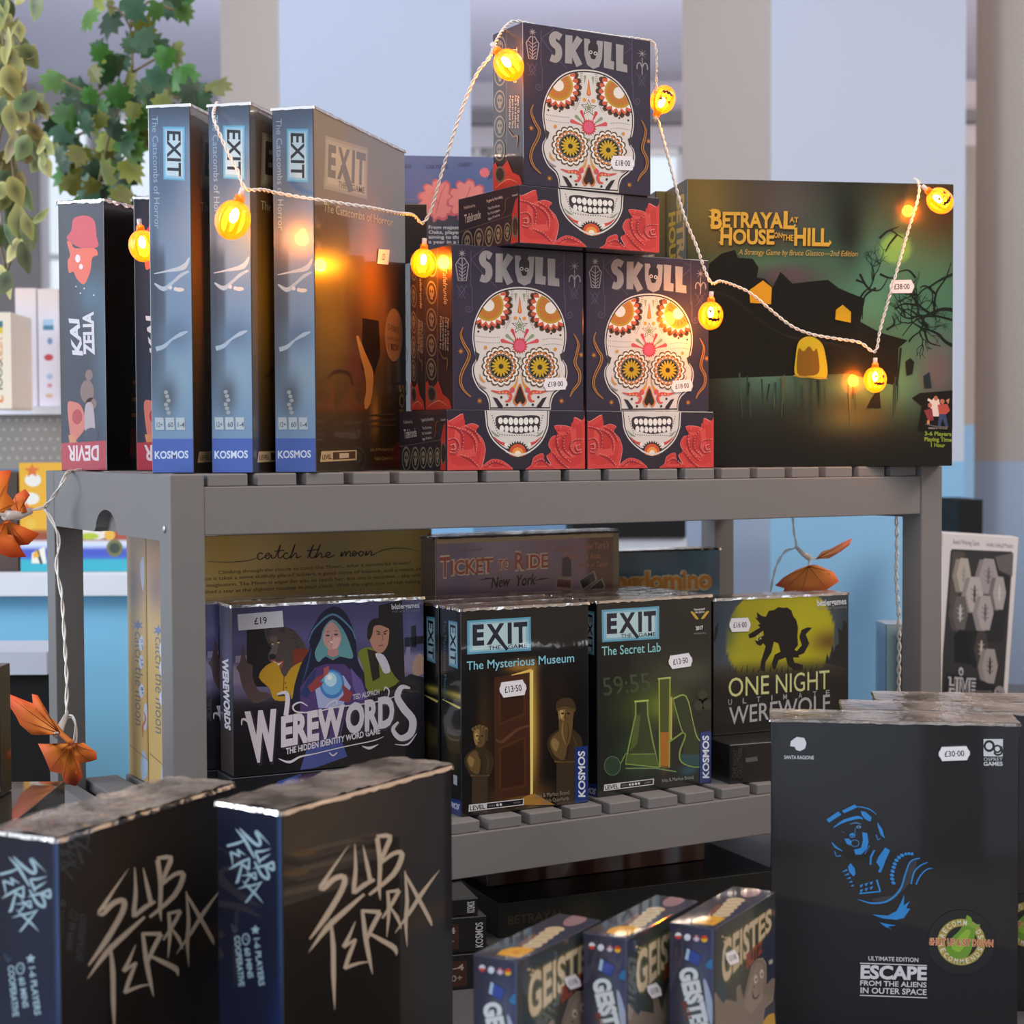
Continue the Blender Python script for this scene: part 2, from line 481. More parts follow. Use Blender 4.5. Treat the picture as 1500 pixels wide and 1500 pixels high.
for i, (a, b) in enumerate(wins):
    w = empty('window_%d' % (i+1), room((a+b)/2, YW+0.1, zb)); tag(w, kind='structure')
    mb = MB(); zt = tops[i]
    t = 0.035
    rbox(mb, a, YW+0.04, zb, b, YW+0.1, zb+t, (225, 226, 230)); rbox(mb, a, YW+0.04, zt-t, b, YW+0.1, zt, (225, 226, 230))
    rbox(mb, a, YW+0.04, zb, a+t, YW+0.1, zt, (225, 226, 230)); rbox(mb, b-t, YW+0.04, zb, b, YW+0.1, zt, (225, 226, 230))
    rbox(mb, a, YW+0.05, 2.25, b, YW+0.09, 2.28, (225, 226, 230))
    f = mb.build('window_frame', M_WALL)
    g = MB(); rbox(g, a, YW+0.11, zb, b, YW+0.118, zt, (255, 255, 255)); g = g.build('window_pane', M_GLASS)
    bpy.context.view_layer.update()
    for o in (f, g):
        o.parent = w; o.matrix_parent_inverse = w.matrix_world.inverted()

# painted piers between the bays: white over a blue dado, warm side and cool front light put into the colours
def pier(name, A, B, C, zd=1.196):
    D = (A[0]+C[0]-B[0], A[1]+C[1]-B[1])
    mb = MB()
    prism_room(mb, [A, B, C, D], zd, 3.16, [(190, 176, 166), (196, 209, 232), (190, 176, 166), (196, 209, 232)])
    prism_room(mb, [A, B, C, D], 0, zd, [(176, 190, 208), (142, 198, 242), (176, 190, 208), (142, 198, 242)])
    return tag(mb.build(name, M_WALL), kind='structure')
pier('wall_pier_left', (px(330, 4.3), 4.3), (px(415, 4.0), 4.0), (px(693, 4.15), 4.15))
pier('wall_pier_middle', (px(1000, 4.3), 4.3), (px(1129, 4.0), 4.0), (px(1412, 4.15), 4.15))
pier('wall_pier_right', (px(1427, 4.3), 4.3), (px(1600, 3.95), 3.95), (px(1850, 4.1), 4.1))
mb = MB(); rbox(mb, 4.2, -5, 0, 4.4, 9.2, 3.16, (172, 156, 140)); tag(mb.build('wall_right', M_WALL), kind='structure')
mb = MB()
for x0, x1 in ((-6, -2.9), (-1.75, -1.45), (-0.62, -0.30), (0.16, 0.34), (0.95, 6)): rbox(mb, x0, -2.5, 0, x1, -2.3, 3.16, (120, 112, 106))
rbox(mb, -6, -2.5, 2.7, 6, -2.3, 3.16, (120, 112, 106)); rbox(mb, -6, -2.44, 1.28, 6, -2.38, 1.36, (120, 112, 106))
tag(mb.build('wall_front', M_WALL), kind='structure')

# ------------------------------------------------------------------ furniture further back
def zz(py, y): return H0-(py-659)*y/2485.6
Y = 2.62
t = empty('shop_counter', room(px(40, Y), Y, 0)); tag(t, 'blue fronted counter with thick white top behind the left end of the grey shelf', 'counter')
def child(mb, name, mat, par, label=None):
    o = mb.build(name, mat); bpy.context.view_layer.update()
    o.parent = par; o.matrix_parent_inverse = par.matrix_world.inverted()
    if label: o['label'] = label
    return o
mb = MB(); rbox(mb, -1.9, Y, 0.03, px(330, Y), Y+0.55, zz(868, Y), (140, 208, 246)); child(mb, 'counter_front', M_WALL, t)
mb = MB(); rbox(mb, -1.92, Y-0.03, zz(868, Y), px(335, Y), Y+0.57, zz(838, Y), (228, 232, 240)); child(mb, 'counter_top', M_WALL, t)
ctop = zz(838, Y)
def rcarton(name, p0, p1, y, z0, z1, d, body, art, label, cat, group=None, mat=None):
    """carton whose front is square to the room"""
    x0, x1 = px(p0, y), px(p1, y)
    o = carton(name, x1-x0, d, z1-z0, body, {'F': art} if art else {}, mat or M_SATIN, None, room(x0, y, z0), (0, 0, -TH), 0.002)
    return tag(o, label, cat, group)
Y = 2.66
a = Art([(28, 675), (250, 675), (250, 838), (28, 838)])
a.grid(lambda u, v: mixc((236, 176, 30), (SS(v, .60, .64), (150, 70, 30)), (SS(v, .70, .73), (215, 225, 240)), (SS(v, .76, .80), (60, 80, 190)), (SS(v, .86, .90), (40, 170, 190)), (SS(np.abs(v-.62), .10, .06)*SS(u, .40, .43)*SS(u, .72, .69), (175, 70, 40))), 40, 40)
a.poly(ell(48, 700, 12, 10), (240, 235, 225)).poly(ell(44, 728, 13, 9), (240, 235, 225)).poly(starp(47, 686, 12, 5, 5), (225, 110, 30)).poly(starp(38, 745, 12, 5, 5), (225, 90, 30)).poly(ell(44, 766, 8), (235, 190, 60))
a.poly([(45, 810), (44, 825), (66, 826), (64, 800)], (235, 230, 215)).poly([(50, 806), (55, 805), (61, 826), (57, 827)], (40, 45, 60)).poly([(46, 812), (52, 805), (56, 815), (48, 818)], (230, 170, 40))
a.poly(ell(140, 776, 22, 14), (235, 225, 215)).poly(ell(130, 785, 14, 5), (180, 200, 40)).poly(ell(160, 783, 8), (235, 180, 60)).poly(ell(146, 774, 4), (190, 40, 40)).poly([(195, 768), (222, 768), (222, 774), (195, 774)], (245, 225, 60)).poly([(222, 768), (240, 768), (240, 775), (222, 775)], (225, 230, 240))
a.poly(ell(167, 803, 12, 13), (110, 110, 60)).poly(ell(167, 803, 8), (40, 60, 40))
rcarton('game_box', 28, 250, Y, ctop, zz(675, Y), 0.10, (226, 168, 40), a, 'yellow picture box with a painted sea scene standing on the white counter', 'game box')
a = Art([(-60, 688), (26, 688), (26, 838), (-60, 838)]).grid(lambda u, v: mixc((62, 40, 32), (G(u, v, .6, .7, .5, .2), (84, 54, 44))), 10, 10)
rcarton('game_box', -60, 26, Y+0.01, ctop, zz(688, Y+0.01), 0.09, (62, 40, 32), a, 'dark brown box standing left of the yellow picture box on the counter', 'game box')

Y = 2.95
t = empty('wall_shelf', room(px(40, Y), Y, zz(680, Y))); tag(t, 'white wall shelf over a grey dotted pegboard strip, left background', 'shelf')
mb = MB(); rbox(mb, -2.0, Y, zz(604, Y), px(215, Y), Y+0.30, zz(592, Y), (226, 228, 238)); child(mb, 'shelf_board', M_WALL, t)
mb = MB(); rbox(mb, -2.0, Y+0.02, zz(684, Y), px(215, Y), Y+0.05, zz(604, Y), (142, 136, 132))
for r in range(5):
    for q in range(22):
        c0 = room(px(-40, Y)+q*0.0145+(r % 2)*0.007, Y+0.0195, zz(612+r*14, Y))
        mb.add([c0+Vector((math.cos(k*1.047)*math.cos(TH)*0.003, -math.cos(k*1.047)*math.sin(TH)*0.003, math.sin(k*1.047)*0.003)) for k in range(6)], [tuple(range(6))], lin((176, 170, 166)))
child(mb, 'pegboard_panel', M_WALL, t)
stop = zz(592, Y)
def white_art(q0, q1, top):
    a = Art([(q0, top), (q1, top), (q1, 592), (q0, 592)])
    a.grid(lambda u, v: mixc((226, 220, 232), (SS(v, .3, 0), (236, 214, 206))), 4, 10)
    c = (q0+q1)/2
    a.poly([(c-8, 465), (c+8, 465), (c+8, 474), (c-8, 474)], (170, 200, 225)).poly([(c-8, 474), (c+8, 474), (c+8, 481), (c-8, 481)], (70, 130, 160))
    a.poly(ell(c+2, 497, 4, 5), (120, 150, 190)).poly(ell(c, 521, 7, 5), (200, 70, 80)).poly(ell(c+1, 549, 5, 4), (170, 190, 220)).poly(ell(c+1, 562, 4, 3), (210, 150, 160)).poly(ell(c, 577, 6, 3), (220, 180, 150))
    return a
rcarton('game_box', 26, 57.5, Y+0.02, stop, zz(420, Y+.02), 0.20, (222, 214, 222), white_art(26, 57.5, 420), 'slim white box with blue and red badges, left twin on the wall shelf', 'game box', 'white boxes on the wall shelf')
rcarton('game_box', 58.5, 90, Y+0.02, stop, zz(421, Y+.02), 0.20, (222, 214, 222), white_art(58.5, 90, 421), 'slim white box with blue and red badges, right twin on the wall shelf', 'game box', 'white boxes on the wall shelf')
a = Art([(-15, 455), (20, 455), (20, 592), (-15, 592)]).grid(lambda u, v: mixc((240, 226, 206)), 2, 2)
a.poly([(-14, 467), (8, 467), (8, 476), (-14, 476)], (50, 110, 130)).poly([(-14, 476), (8, 476), (8, 485), (-14, 485)], (225, 200, 50))
a.text('VERY', (-3, 490), (-3, 530), 10, (225, 150, 90), 0.02, up=(1, 0)).text('COOL', (-3, 522), (-3, 570), 9, (60, 80, 60), 0.02, up=(1, 0)).text('2', (-3, 573), (-3, 585), 10, (230, 130, 60), 0.03, up=(1, 0))
rcarton('game_box', -15, 20, 2.80, zz(596, 2.80), zz(455, 2.80), 0.12, (236, 222, 204), a, 'cream box with orange and black vertical lettering at the left edge of the wall shelf', 'game box')

Y = 2.25
t = empty('side_cabinet', room(px(20, Y), Y, 0)); tag(t, 'black cabinet with a pale grey top in front of the blue counter', 'cabinet')
mb = MB(); rbox(mb, -1.3, Y, 0.0, px(66, Y), Y+0.12, zz(985, Y), (16, 15, 17)); child(mb, 'cabinet_body', M_WALL, t)
mb = MB(); rbox(mb, -1.3, Y-0.01, zz(985, Y), px(68, Y), Y+0.13, zz(952, Y), (196, 200, 214)); child(mb, 'cabinet_top', M_WALL, t)

Y = 3.5
t = empty('low_unit', room(px(950, Y), Y, 0)); tag(t, 'low white unit with a black bench top seen beneath the top shelf', 'cabinet')
mb = MB(); rbox(mb, px(840, Y), Y, 0.0, px(1006, Y), Y+0.4, zz(788, Y), (206, 214, 228)); child(mb, 'cabinet_body', M_WALL, t)
mb = MB(); rbox(mb, px(838, Y), Y-0.01, zz(788, Y), px(1004, Y), Y+0.4, zz(755, Y), (22, 22, 26)); child(mb, 'cabinet_top', M_WALL, t)
Y = 3.7
mb = MB(); rbox(mb, px(1405, Y), Y, 0, px(1440, Y), Y+0.2, zz(735, Y), (20, 22, 26))
o = tag(mb.build('bin', M_WALL), 'black bin standing between the blue pier and the grey pier', 'bin')

# ------------------------------------------------------------------ hanging plants
M_LEAF = print_mat('leaf', 0.5, 0.15, 0.3)
def leaf_shape(kind):
    if kind == 'ivy': return [(0, 0), (.22, -.08), (.46, .05), (.34, .22), (.55, .42), (.34, .50), (.36, .74), (.14, .70), (0, 1.02), (-.14, .70), (-.36, .74), (-.34, .50), (-.55, .42), (-.34, .22), (-.46, .05), (-.22, -.08)]
    return [(0, 0), (.18, .12), (.30, .35), (.30, .58), (.17, .82), (0, 1.05), (-.17, .82), (-.30, .58), (-.30, .35), (-.18, .12)]
def add_leaf(mb, P, size, rnd, kind, col):
    pts = [tuple(q) for q in smooth(leaf_shape(kind), 2, True)]
    r = Matrix.Rotation(rnd.uniform(-0.9, 0.9), 3, 'Y') @ Matrix.Rotation(rnd.uniform(-0.8, 0.8)+(math.pi if rnd.random() < 0.62 else 0), 3, 'Z')
    fwd = Matrix.Rotation(-TH, 3, 'Z') @ Matrix.Rotation(math.radians(90)+rnd.uniform(-0.7, 0.7), 3, 'X')
    V = []; C = []
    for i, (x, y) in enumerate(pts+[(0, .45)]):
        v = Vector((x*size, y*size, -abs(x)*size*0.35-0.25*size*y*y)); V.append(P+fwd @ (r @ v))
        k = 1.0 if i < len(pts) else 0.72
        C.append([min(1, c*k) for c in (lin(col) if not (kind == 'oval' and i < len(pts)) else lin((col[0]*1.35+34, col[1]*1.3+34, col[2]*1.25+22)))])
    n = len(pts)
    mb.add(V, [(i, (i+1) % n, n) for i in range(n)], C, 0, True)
def plant(label, y, spots, stems, kind, size, cols, seed, per):
    rnd = random.Random(seed)
    def P(p, dy=0): return room(px(p[0], y+dy), y+dy, zz(p[1], y+dy))
    top = P(stems[0][0])
    t = empty('hanging_plant', top); tag(t, label, 'plant', 'hanging plants in the left background')
    mb = MB()
    for p in spots:
        for _ in range(per):
            add_leaf(mb, P((p[0]+rnd.uniform(-14, 14), p[1]+rnd.uniform(-13, 13)), rnd.uniform(-.12, .12)), size*rnd.uniform(.7, 1.25), rnd, kind, rnd.choice(cols))
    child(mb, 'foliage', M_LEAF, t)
    mb = MB()
    for s in stems: mb.tube([P(p) for p in smooth(s, 4)], 0.0022, lin((120, 104, 72)), 5)
    child(mb, 'stem', M_LEAF, t)
plant('green lobed leaf trailing plant hanging above the two red based boxes', 2.75,
      [(145, 12), (180, 10), (250, 10), (268, 22), (150, 92), (175, 92), (205, 72), (230, 70), (258, 78), (262, 102), (240, 118), (165, 104), (100, 118), (108, 160), (140, 150), (168, 160), (200, 150), (130, 182), (152, 196), (182, 190), (215, 140), (280, 146), (308, 148), (92, 186), (112, 232), (150, 232), (165, 258), (184, 240), (146, 268), (118, 276), (186, 282), (205, 215), (225, 160), (95, 215), (175, 215), (135, 215), (250, 150), (215, 190)],
      [[(205, -80), (202, 10), (200, 50), (200, 120), (170, 190), (150, 270)], [(200, 45), (185, 20), (165, 12)], [(200, 45), (225, 8), (262, 20)], [(200, 110), (235, 90), (260, 80)], [(200, 120), (150, 140), (100, 120)], [(200, 130), (260, 145), (312, 150)], [(180, 170), (120, 200), (95, 215)]],
      'ivy', 0.041, [(60, 112, 42), (84, 128, 46), (48, 92, 62), (116, 124, 42), (46, 88, 48), (112, 114, 40), (32, 64, 36), (40, 78, 42), (140, 150, 56), (70, 130, 48)], 5, 3)
plant('pale variegated trailing plant hanging at the far left edge', 2.45,
      [(4, 8), (22, 18), (46, 22), (8, 40), (28, 58), (42, 78), (18, 86), (2, 98), (44, 100), (34, 112), (8, 122), (30, 132), (50, 136), (14, 152), (40, 152), (12, 180), (42, 188), (60, 196), (22, 204), (56, 212), (6, 222), (38, 232), (2, 240), (30, 250), (18, 268), (10, 292), (24, 302), (44, 322), (36, 352), (24, 340), (12, 392), (0, 150), (0, 60), (58, 218), (2, 330)],
      [[(10, -90), (14, 40), (20, 150), (26, 250), (32, 330), (14, 400)], [(14, 40), (40, 70), (46, 130), (58, 200)], [(20, 150), (4, 220), (2, 320), (14, 395)]],
      'oval', 0.042, [(96, 102, 60), (78, 92, 60), (118, 118, 74), (140, 136, 88), (52, 70, 44), (92, 82, 50), (46, 60, 42)], 9, 3)
# ------------------------------------------------------------------ table and slatted shelf unit
ZT = -0.46
t = empty('display_table', S(0.45, -0.1, -ZS)); tag(t, 'dark grey table the shelf and the front row of boxes stand on', 'table')
M_TABLE = plain('table_laminate', (86, 84, 86), 0.5, 0.4, 0, 120, 0.03, 0.06, 10)
mb = MB(); mb.box(-1.0, -0.62, ZT-0.03, 1.75, 0.62, ZT-0.0002, bev=0.003); child_z = mb.build('tabletop', M_TABLE, t, (-0.45, 0.1, ZS))
for lx, ly in ((-0.93, -0.55), (1.68, -0.55), (-0.93, 0.55), (1.68, 0.55)):
    mb = MB(); mb.box(lx-0.025, ly-0.025, -ZS, lx+0.025, ly+0.025, ZT-0.03, bev=0.002); mb.build('leg', M_TABLE, t, (-0.45, 0.1, ZS))

W_, D_, PW, PD = 0.88, 0.4077, 0.0302, 0.0308
ST_, RH, Z2 = 0.0112, 0.0417, -0.3288
t = empty('slatted_shelf', S(0, 0, ZT)); tag(t, 'grey painted wooden slatted shelf unit holding the game boxes in two tiers', 'shelf')
def shp(mb, name): return mb.build(name, M_GREY, t, (0, 0, -ZT))
for x in (0, W_-PW):
    for y in (0, D_-PD):
        mb = MB(); mb.box(x, y, ZT, x+PW, y+PD, -0.0002, bev=0.0012, seg=2); shp(mb, 'post')
for zl in (0.0, Z2):
    for y in (0.0015, D_-0.0185-0.0015):
        mb = MB(); mb.box(PW, y, zl-ST_-RH, W_-PW, y+0.0185, zl-ST_, bev=0.001, seg=2); shp(mb, 'rail')
    for x in (0.0006, W_-0.0176):
        # side rail with a rounded hand hole in its lower edge
        za, zc = zl-0.0004, zl-0.0575
        yc = 0.5*D_-0.012; rr = 0.040
        prof = [(PD, za), (D_-PD, za), (D_-PD, zc)]
        prof += [(yc+rr, zc)]+[(yc+rr*math.cos(q)*0.86, zc+0.002+0.020*math.sin(q)) for q in np.linspace(0.10, math.pi-0.10, 16)]+[(yc-rr, zc)]
        prof += [(PD, zc)]
        tr = tessellate_polygon([[Vector((p[0], p[1], 0)) for p in prof]]); n = len(prof)
        V = [(x, p[0], p[1]) for p in prof]+[(x+0.017, p[0], p[1]) for p in prof]
        mb = MB(); mb.add(V, [tuple(q) for q in tr]+[tuple(i+n for i in q[::-1]) for q in tr]+[(i, (i+1) % n, n+(i+1) % n, n+i) for i in range(n)], (1, 1, 1))
        mb.box(x+0.0120, yc-rr*1.5, zc+0.0006, x+0.0166, yc+rr*1.5, za-0.004, (1, 1, 1), 0)
        o = shp(mb, 'side_rail')
        bm_ = bmesh.new(); bm_.from_mesh(o.data); bmesh.ops.recalc_face_normals(bm_, faces=bm_.faces); bm_.to_mesh(o.data); bm_.free()
    NS = 18
    pit = (W_-2*PW)/NS
    for i in range(NS):
        x0 = PW+pit*i+0.0045
        mb = MB(); mb.box(x0, 0.004, zl-ST_, x0+pit-0.009, D_-0.004, zl-0.0002, bev=0.0012, seg=2); shp(mb, 'slat')
for y, zq in ((PD*0.5, -0.047), (D_-PD*0.5, -0.047)):
    mb = MB()
    b = bmesh.new(); bmesh.ops.create_uvsphere(b, u_segments=12, v_segments=6, radius=0.0035)
    bmesh.ops.scale(b, vec=(0.35, 1, 1), verts=b.verts); bmesh.ops.translate(b, vec=(-0.0006, y, zq), verts=b.verts); mb.bm(b, (1, 1, 1), 0, True)
    mb.build('screw', M_SCREW, t, (0, 0, -ZT))

R_ = math.radians
# ------------------------------------------------------------------ tall escape game boxes with blue spines
def exit_logo(A, q, glow=((120, 190, 225), (190, 222, 235)), ink=(22, 30, 48), game=True):
    TL, TR, BR, BL = [np.array(p, float) for p in q]
    def B(u, v): return (TL*(1-u)+TR*u)*(1-v)+(BL*(1-u)+BR*u)*v
    A.poly([B(0, 0), B(1, 0), B(1, 1), B(0, 1)], glow[0])
    A.poly([B(.035, .06), B(.965, .06), B(.965, .94), B(.035, .94)], tuple(int(.5*a+.5*b) for a, b in zip(*glow)))
    A.poly([B(.08, .12), B(.92, .12), B(.92, .88), B(.08, .88)], glow[1])
    up = (B(.5, 0)-B(.5, 1)); H = np.hypot(*up); up = up/H
    if game:
        A.text('E', B(.085, .72), B(.265, .72), H*.56, ink, 0.05, up=up).text('X', B(.30, .72), B(.59, .72), H*.56, ink, 0.04, up=up)
        A.text('I', B(.635, .72), B(.70, .72), H*.56, ink, 0.05, up=up).text('T', B(.73, .72), B(.945, .72), H*.56, ink, 0.045, up=up)
        A.stroke([B(.43, .46), B(.63, .93)], H*.10, ink)
        A.text('THE', B(.33, .90), B(.52, .90), H*.115, ink, 0.008, up=up).text('GAME', B(.64, .90), B(.94, .90), H*.115, ink, 0.008, up=up)
    else:
        A.text('EXIT', B(.08, .80), B(.93, .80), H*.60, ink, 0.02, up=up)
    return A

Q = [(397.5, 159.1), (459.3, 155.3), (464.0, 692.3), (402.6, 692.4)]
sp = Art(Q)
sp.grid(lambda u, v: mixc((110, 142, 178), (SS(v, .10, .0), (58, 74, 98)), (G(u, v, .35, .17, .5, .14), (74, 100, 134)), (SS(u, .42, .30)*SS(v, .36, .42)*SS(v, .9, .7), (66, 84, 106)), (G(u, v, .1, .5, .10, .2), (54, 70, 92)), (G(u, v, .7, .74, .5, .09), (126, 158, 182)), (G(u, v, .4, .79, .22, .05), (70, 84, 100)), (G(u, v, .6, .62, .4, .04), (86, 116, 148))), 24, 60)
sp.stroke([(406, 416), (420, 424), (434, 414), (446, 404), (458, 398)], [2, 7, 4, 5, 3], (166, 188, 208), 5)
sp.stroke([(408, 512), (420, 508), (432, 498), (446, 490), (456, 486)], [7, 6, 3, 6, 2], (160, 184, 206), 5)
sp.stroke([(405, 402), (425, 398), (450, 392), (459, 378)], [1, 3, 8, 2], (176, 194, 212), 5)
sp.dots([(438, 424), (430, 422)], 3.2, (205, 208, 215)).poly(ell(444, 425, 7, 3), (214, 208, 208))
sp.polys([ell(423+(i % 3)*2, 575+i*6, 3.4, 3, n=8) for i in range(6)], (152, 160, 164))
exit_logo(sp, [(453, 187), (453, 266), (420, 264), (419.5, 187)], game=False, glow=((92, 168, 214), (176, 212, 232)))
sp.text('The Catacombs of Horror', (403.2, 172), (406.5, 336), 8.5, (150, 182, 210), 0.0, up=(1, 0))
sp.polys([[(406+i*16, 612), (419+i*16, 612), (420+i*16, 630), (407+i*16, 630)] for i in range(3)], (176, 190, 200))
sp.text('12+', (409, 626), (418, 626), 7, (70, 90, 110), 0.02).text('60', (426, 626), (434, 626), 7, (70, 90, 110), 0.02).text('1-4', (441, 626), (451, 626), 7, (70, 90, 110), 0.02)
sp.poly([(400, 643), (470, 643), (470, 695), (400, 695)], (58, 92, 176))
sp.text('KOSMOS', (406, 672), (457, 671), 10.5, (206, 218, 236), 0.025)

QR = [(459.3, 155.3), (585.3, 221.8), (588.4, 687.5), (464.0, 692.3)]
cv = Art(QR)
cv.grid(lambda u, v: mixc((24, 20, 18), (SS(v, .34, .05), (66, 56, 46)), (G(u, v, .58, .42, .11, .12), (150, 100, 46)), (G(u, v, .62, .28, .10, .12), (96, 66, 36)), (G(u, v, .72, .55, .07, .12), (86, 50, 24)), (G(u, v, .15, .5, .35, .32), (150, 102, 26)), (G(u, v, .6, .5, .35, .32)*.75, (160, 102, 36)), (G(u, v, .5, .85, .5, .14)*.5, (92, 62, 26)), (G(u, v, .62, .83, .05, .07), (186, 124, 58)), (G(u, v, .42, .6, .08, .1), (96, 56, 24)), (G(u, v, .42, .7, .1, .04), (110, 44, 30))), 36, 50)  # broad gold patches put the pumpkin lamp's reflection into the cover print
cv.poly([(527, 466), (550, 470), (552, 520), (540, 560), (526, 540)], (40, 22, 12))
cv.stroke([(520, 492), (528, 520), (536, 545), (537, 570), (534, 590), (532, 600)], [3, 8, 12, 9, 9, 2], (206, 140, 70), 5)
cv.stroke([(478, 556), (490, 545), (508, 548), (514, 566)], [2, 6, 5, 2], (70, 40, 22), 4)
exit_logo(cv, [(475.5, 197), (534.5, 216), (533.5, 291), (473, 275)], glow=((128, 118, 98), (168, 156, 130)), ink=(52, 36, 28))
cv.text('The Catacombs of Horror', (473, 309), (569, 331), 13, (196, 180, 140), 0.0, up=(0, -1), cap2=11.5)
cv.text('Inka & Markus Brand', (538, 662), (570, 661), 5, (170, 138, 80), 0, up=(0, -1)).text('Ralph Querfurth', (544, 675), (570, 674), 5, (170, 138, 80), 0, up=(0, -1))
cv.polys([[(535+i, 608+i*8), (572, 606+i*8), (572, 608.5+i*8), (535+i, 610.5+i*8)] for i in range(3)], (96, 66, 40))
cv.poly([(470, 662), (519, 660), (519, 675), (468, 678)], (196, 168, 128)).poly([(486, 663.5), (517, 662), (517, 672.5), (486, 674.5)], (80, 50, 34)).poly([(495, 665), (508, 664.4), (508, 671.5), (495, 672.3)], (206, 180, 150))
cv.text('LEVEL', (471, 674), (484, 673), 6.5, (70, 44, 30), 0.02, up=(0, -1))
cv.text('KOSMOS', (585.2, 672), (584.2, 564), 6.5, (208, 150, 84), 0.025, up=(-1, 0))
cv.poly(ell(570, 491, 12.5, 39), (176, 132, 92)).text('2-PART', (562, 483), (577, 489), 9, (60, 34, 22), 0.01, up=(0, -1)).text('ADVENTURE IN', (561, 497), (579, 501), 4, (70, 40, 26), 0, up=(0, -1)).text('1 BOX', (562.5, 512), (577, 515), 9, (60, 34, 22), 0.02, up=(0, -1))
CW, CD, CH = 0.0395, 0.2357, 0.3212
tl = [('tall blue spined box, leftmost of the three standing on the top shelf', 0.0065, 0.0687, -41.99),
      ('tall blue spined box, middle of three, a pumpkin light hanging on its spine', 0.0511, 0.0392, -44.80),
      ('tall blue spined box, rightmost of three, its dark cover shining gold', 0.1061, 0.0278, -46.0)]
C1 = None
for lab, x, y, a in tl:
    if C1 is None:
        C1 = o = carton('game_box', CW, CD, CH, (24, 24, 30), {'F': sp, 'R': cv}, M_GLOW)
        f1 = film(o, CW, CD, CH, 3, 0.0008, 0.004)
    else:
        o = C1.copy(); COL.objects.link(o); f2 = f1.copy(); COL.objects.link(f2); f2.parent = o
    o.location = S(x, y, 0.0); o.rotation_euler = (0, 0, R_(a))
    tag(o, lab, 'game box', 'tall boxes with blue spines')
st_ = price(o, frames(CW, CD, CH)['R'], cv, (555, 376), 15, 22, 0.1, '£25', True)

# ------------------------------------------------------------------ pair of red based boxes
Q = [(83.5, 296), (154.7, 291), (158, 688), (87.5, 684)]
dv = Art(Q)
dv.grid(lambda u, v: mixc((36, 42, 62), (SS(u, .55, 1)*SS(v, .2, .4), (66, 92, 116)), (SS(u, .2, 0), (26, 30, 46)), (G(u, v, .7, .35, .3, .08), (56, 96, 124)), (G(u, v, .5, .95, 1, .2), (44, 54, 78))), 16, 40)
dv.poly(smooth([(112, 316), (128, 314), (141, 322), (144, 345), (146, 360), (120, 362), (97, 348), (104, 336), (106, 322)], 3, True), (196, 68, 84))
dv.poly(smooth([(97, 352), (104, 354), (110, 362), (140, 362), (146, 372), (137, 376), (134, 395), (124, 415), (112, 406), (107, 396), (100, 398), (98, 380), (102, 372)], 3, True), (218, 98, 76))
dv.polys([ell(114, 377, 4, 6), ell(119, 389, 3, 4)], (225, 215, 225))
dv.dots([(111, 418), (124, 421), (118, 428), (139, 431)], 1.2, (210, 210, 220))
dv.polys([ell(131, 548, 6, 8), ell(128, 572, 11, 17), ell(134, 590, 9, 9)], (128, 104, 100))
dv.poly(smooth([(97, 588), (106, 586), (118, 592), (125, 612), (124, 626), (112, 640), (104, 646), (99, 620)], 3, True), (206, 118, 104)).poly(ell(112, 608, 8, 11), (176, 58, 66)).poly(smooth([(125, 592), (137, 592), (140, 640), (128, 646), (124, 625)], 3, True), (176, 160, 170)).poly(ell(134, 636, 12, 11), (54, 62, 86)).poly([(98, 634), (106, 634), (112, 646), (100, 646)], (206, 140, 96))
dv.text('KAI', (121, 519), (115, 466), 15, (206, 208, 222), 0.045, up=(-1, -.1)).text('ZELIA', (139.5, 519), (138, 455), 16, (206, 208, 222), 0.045, up=(-1, 0))
dv.poly([(80, 645), (160, 645), (160, 690), (80, 690)], (178, 52, 68))
dv.text('DEVIR', (146, 652), (97, 650), 21, (224, 206, 214), 0.03, up=(0, 1))
ds = Art([(154.7, 291), (184.5, 296.5), (196, 688), (158, 688)]).frame((0, 380), 3.75)
ds.grid(lambda u, v: mixc((18, 14, 14)), 2, 2)
for yy in (150, 305, 580, 685, 785): ds.poly([(650, yy-12), (678, yy-12), (678, yy+12), (650, yy+12)], (150, 84, 40)).polys([[(650, yy+22+i*16), (700, yy+22+i*16), (700, yy+27+i*16), (650, yy+27+i*16)] for i in range(4)], (62, 56, 54))
ds.poly([(648, 880), (665, 862), (730, 862), (730, 1082), (665, 1082), (648, 1060)], (84, 28, 24))
KD = 0.100
o = carton('game_box', 0.0560, KD, 0.2744, (22, 24, 34), {'F': dv, 'R': ds}, M_CRINK, None, S(0.0035, 0.3582, 0), (0, 0, R_(-51.5)))
tag(o, 'dark box with red base band standing at the far left end of the top shelf', 'game box', 'red based boxes at the left end')
f1 = film(o, 0.0560, KD, 0.2744, 5, 0.0014, 0.012)
o2 = o.copy(); COL.objects.link(o2); f2 = f1.copy(); COL.objects.link(f2); f2.parent = o2
o2.location = S(0.0612, 0.2890, 0); o2.rotation_euler = (0, 0, R_(-41))
o2['label'] = 'dark box with red base band half hidden behind the leftmost blue spined box'

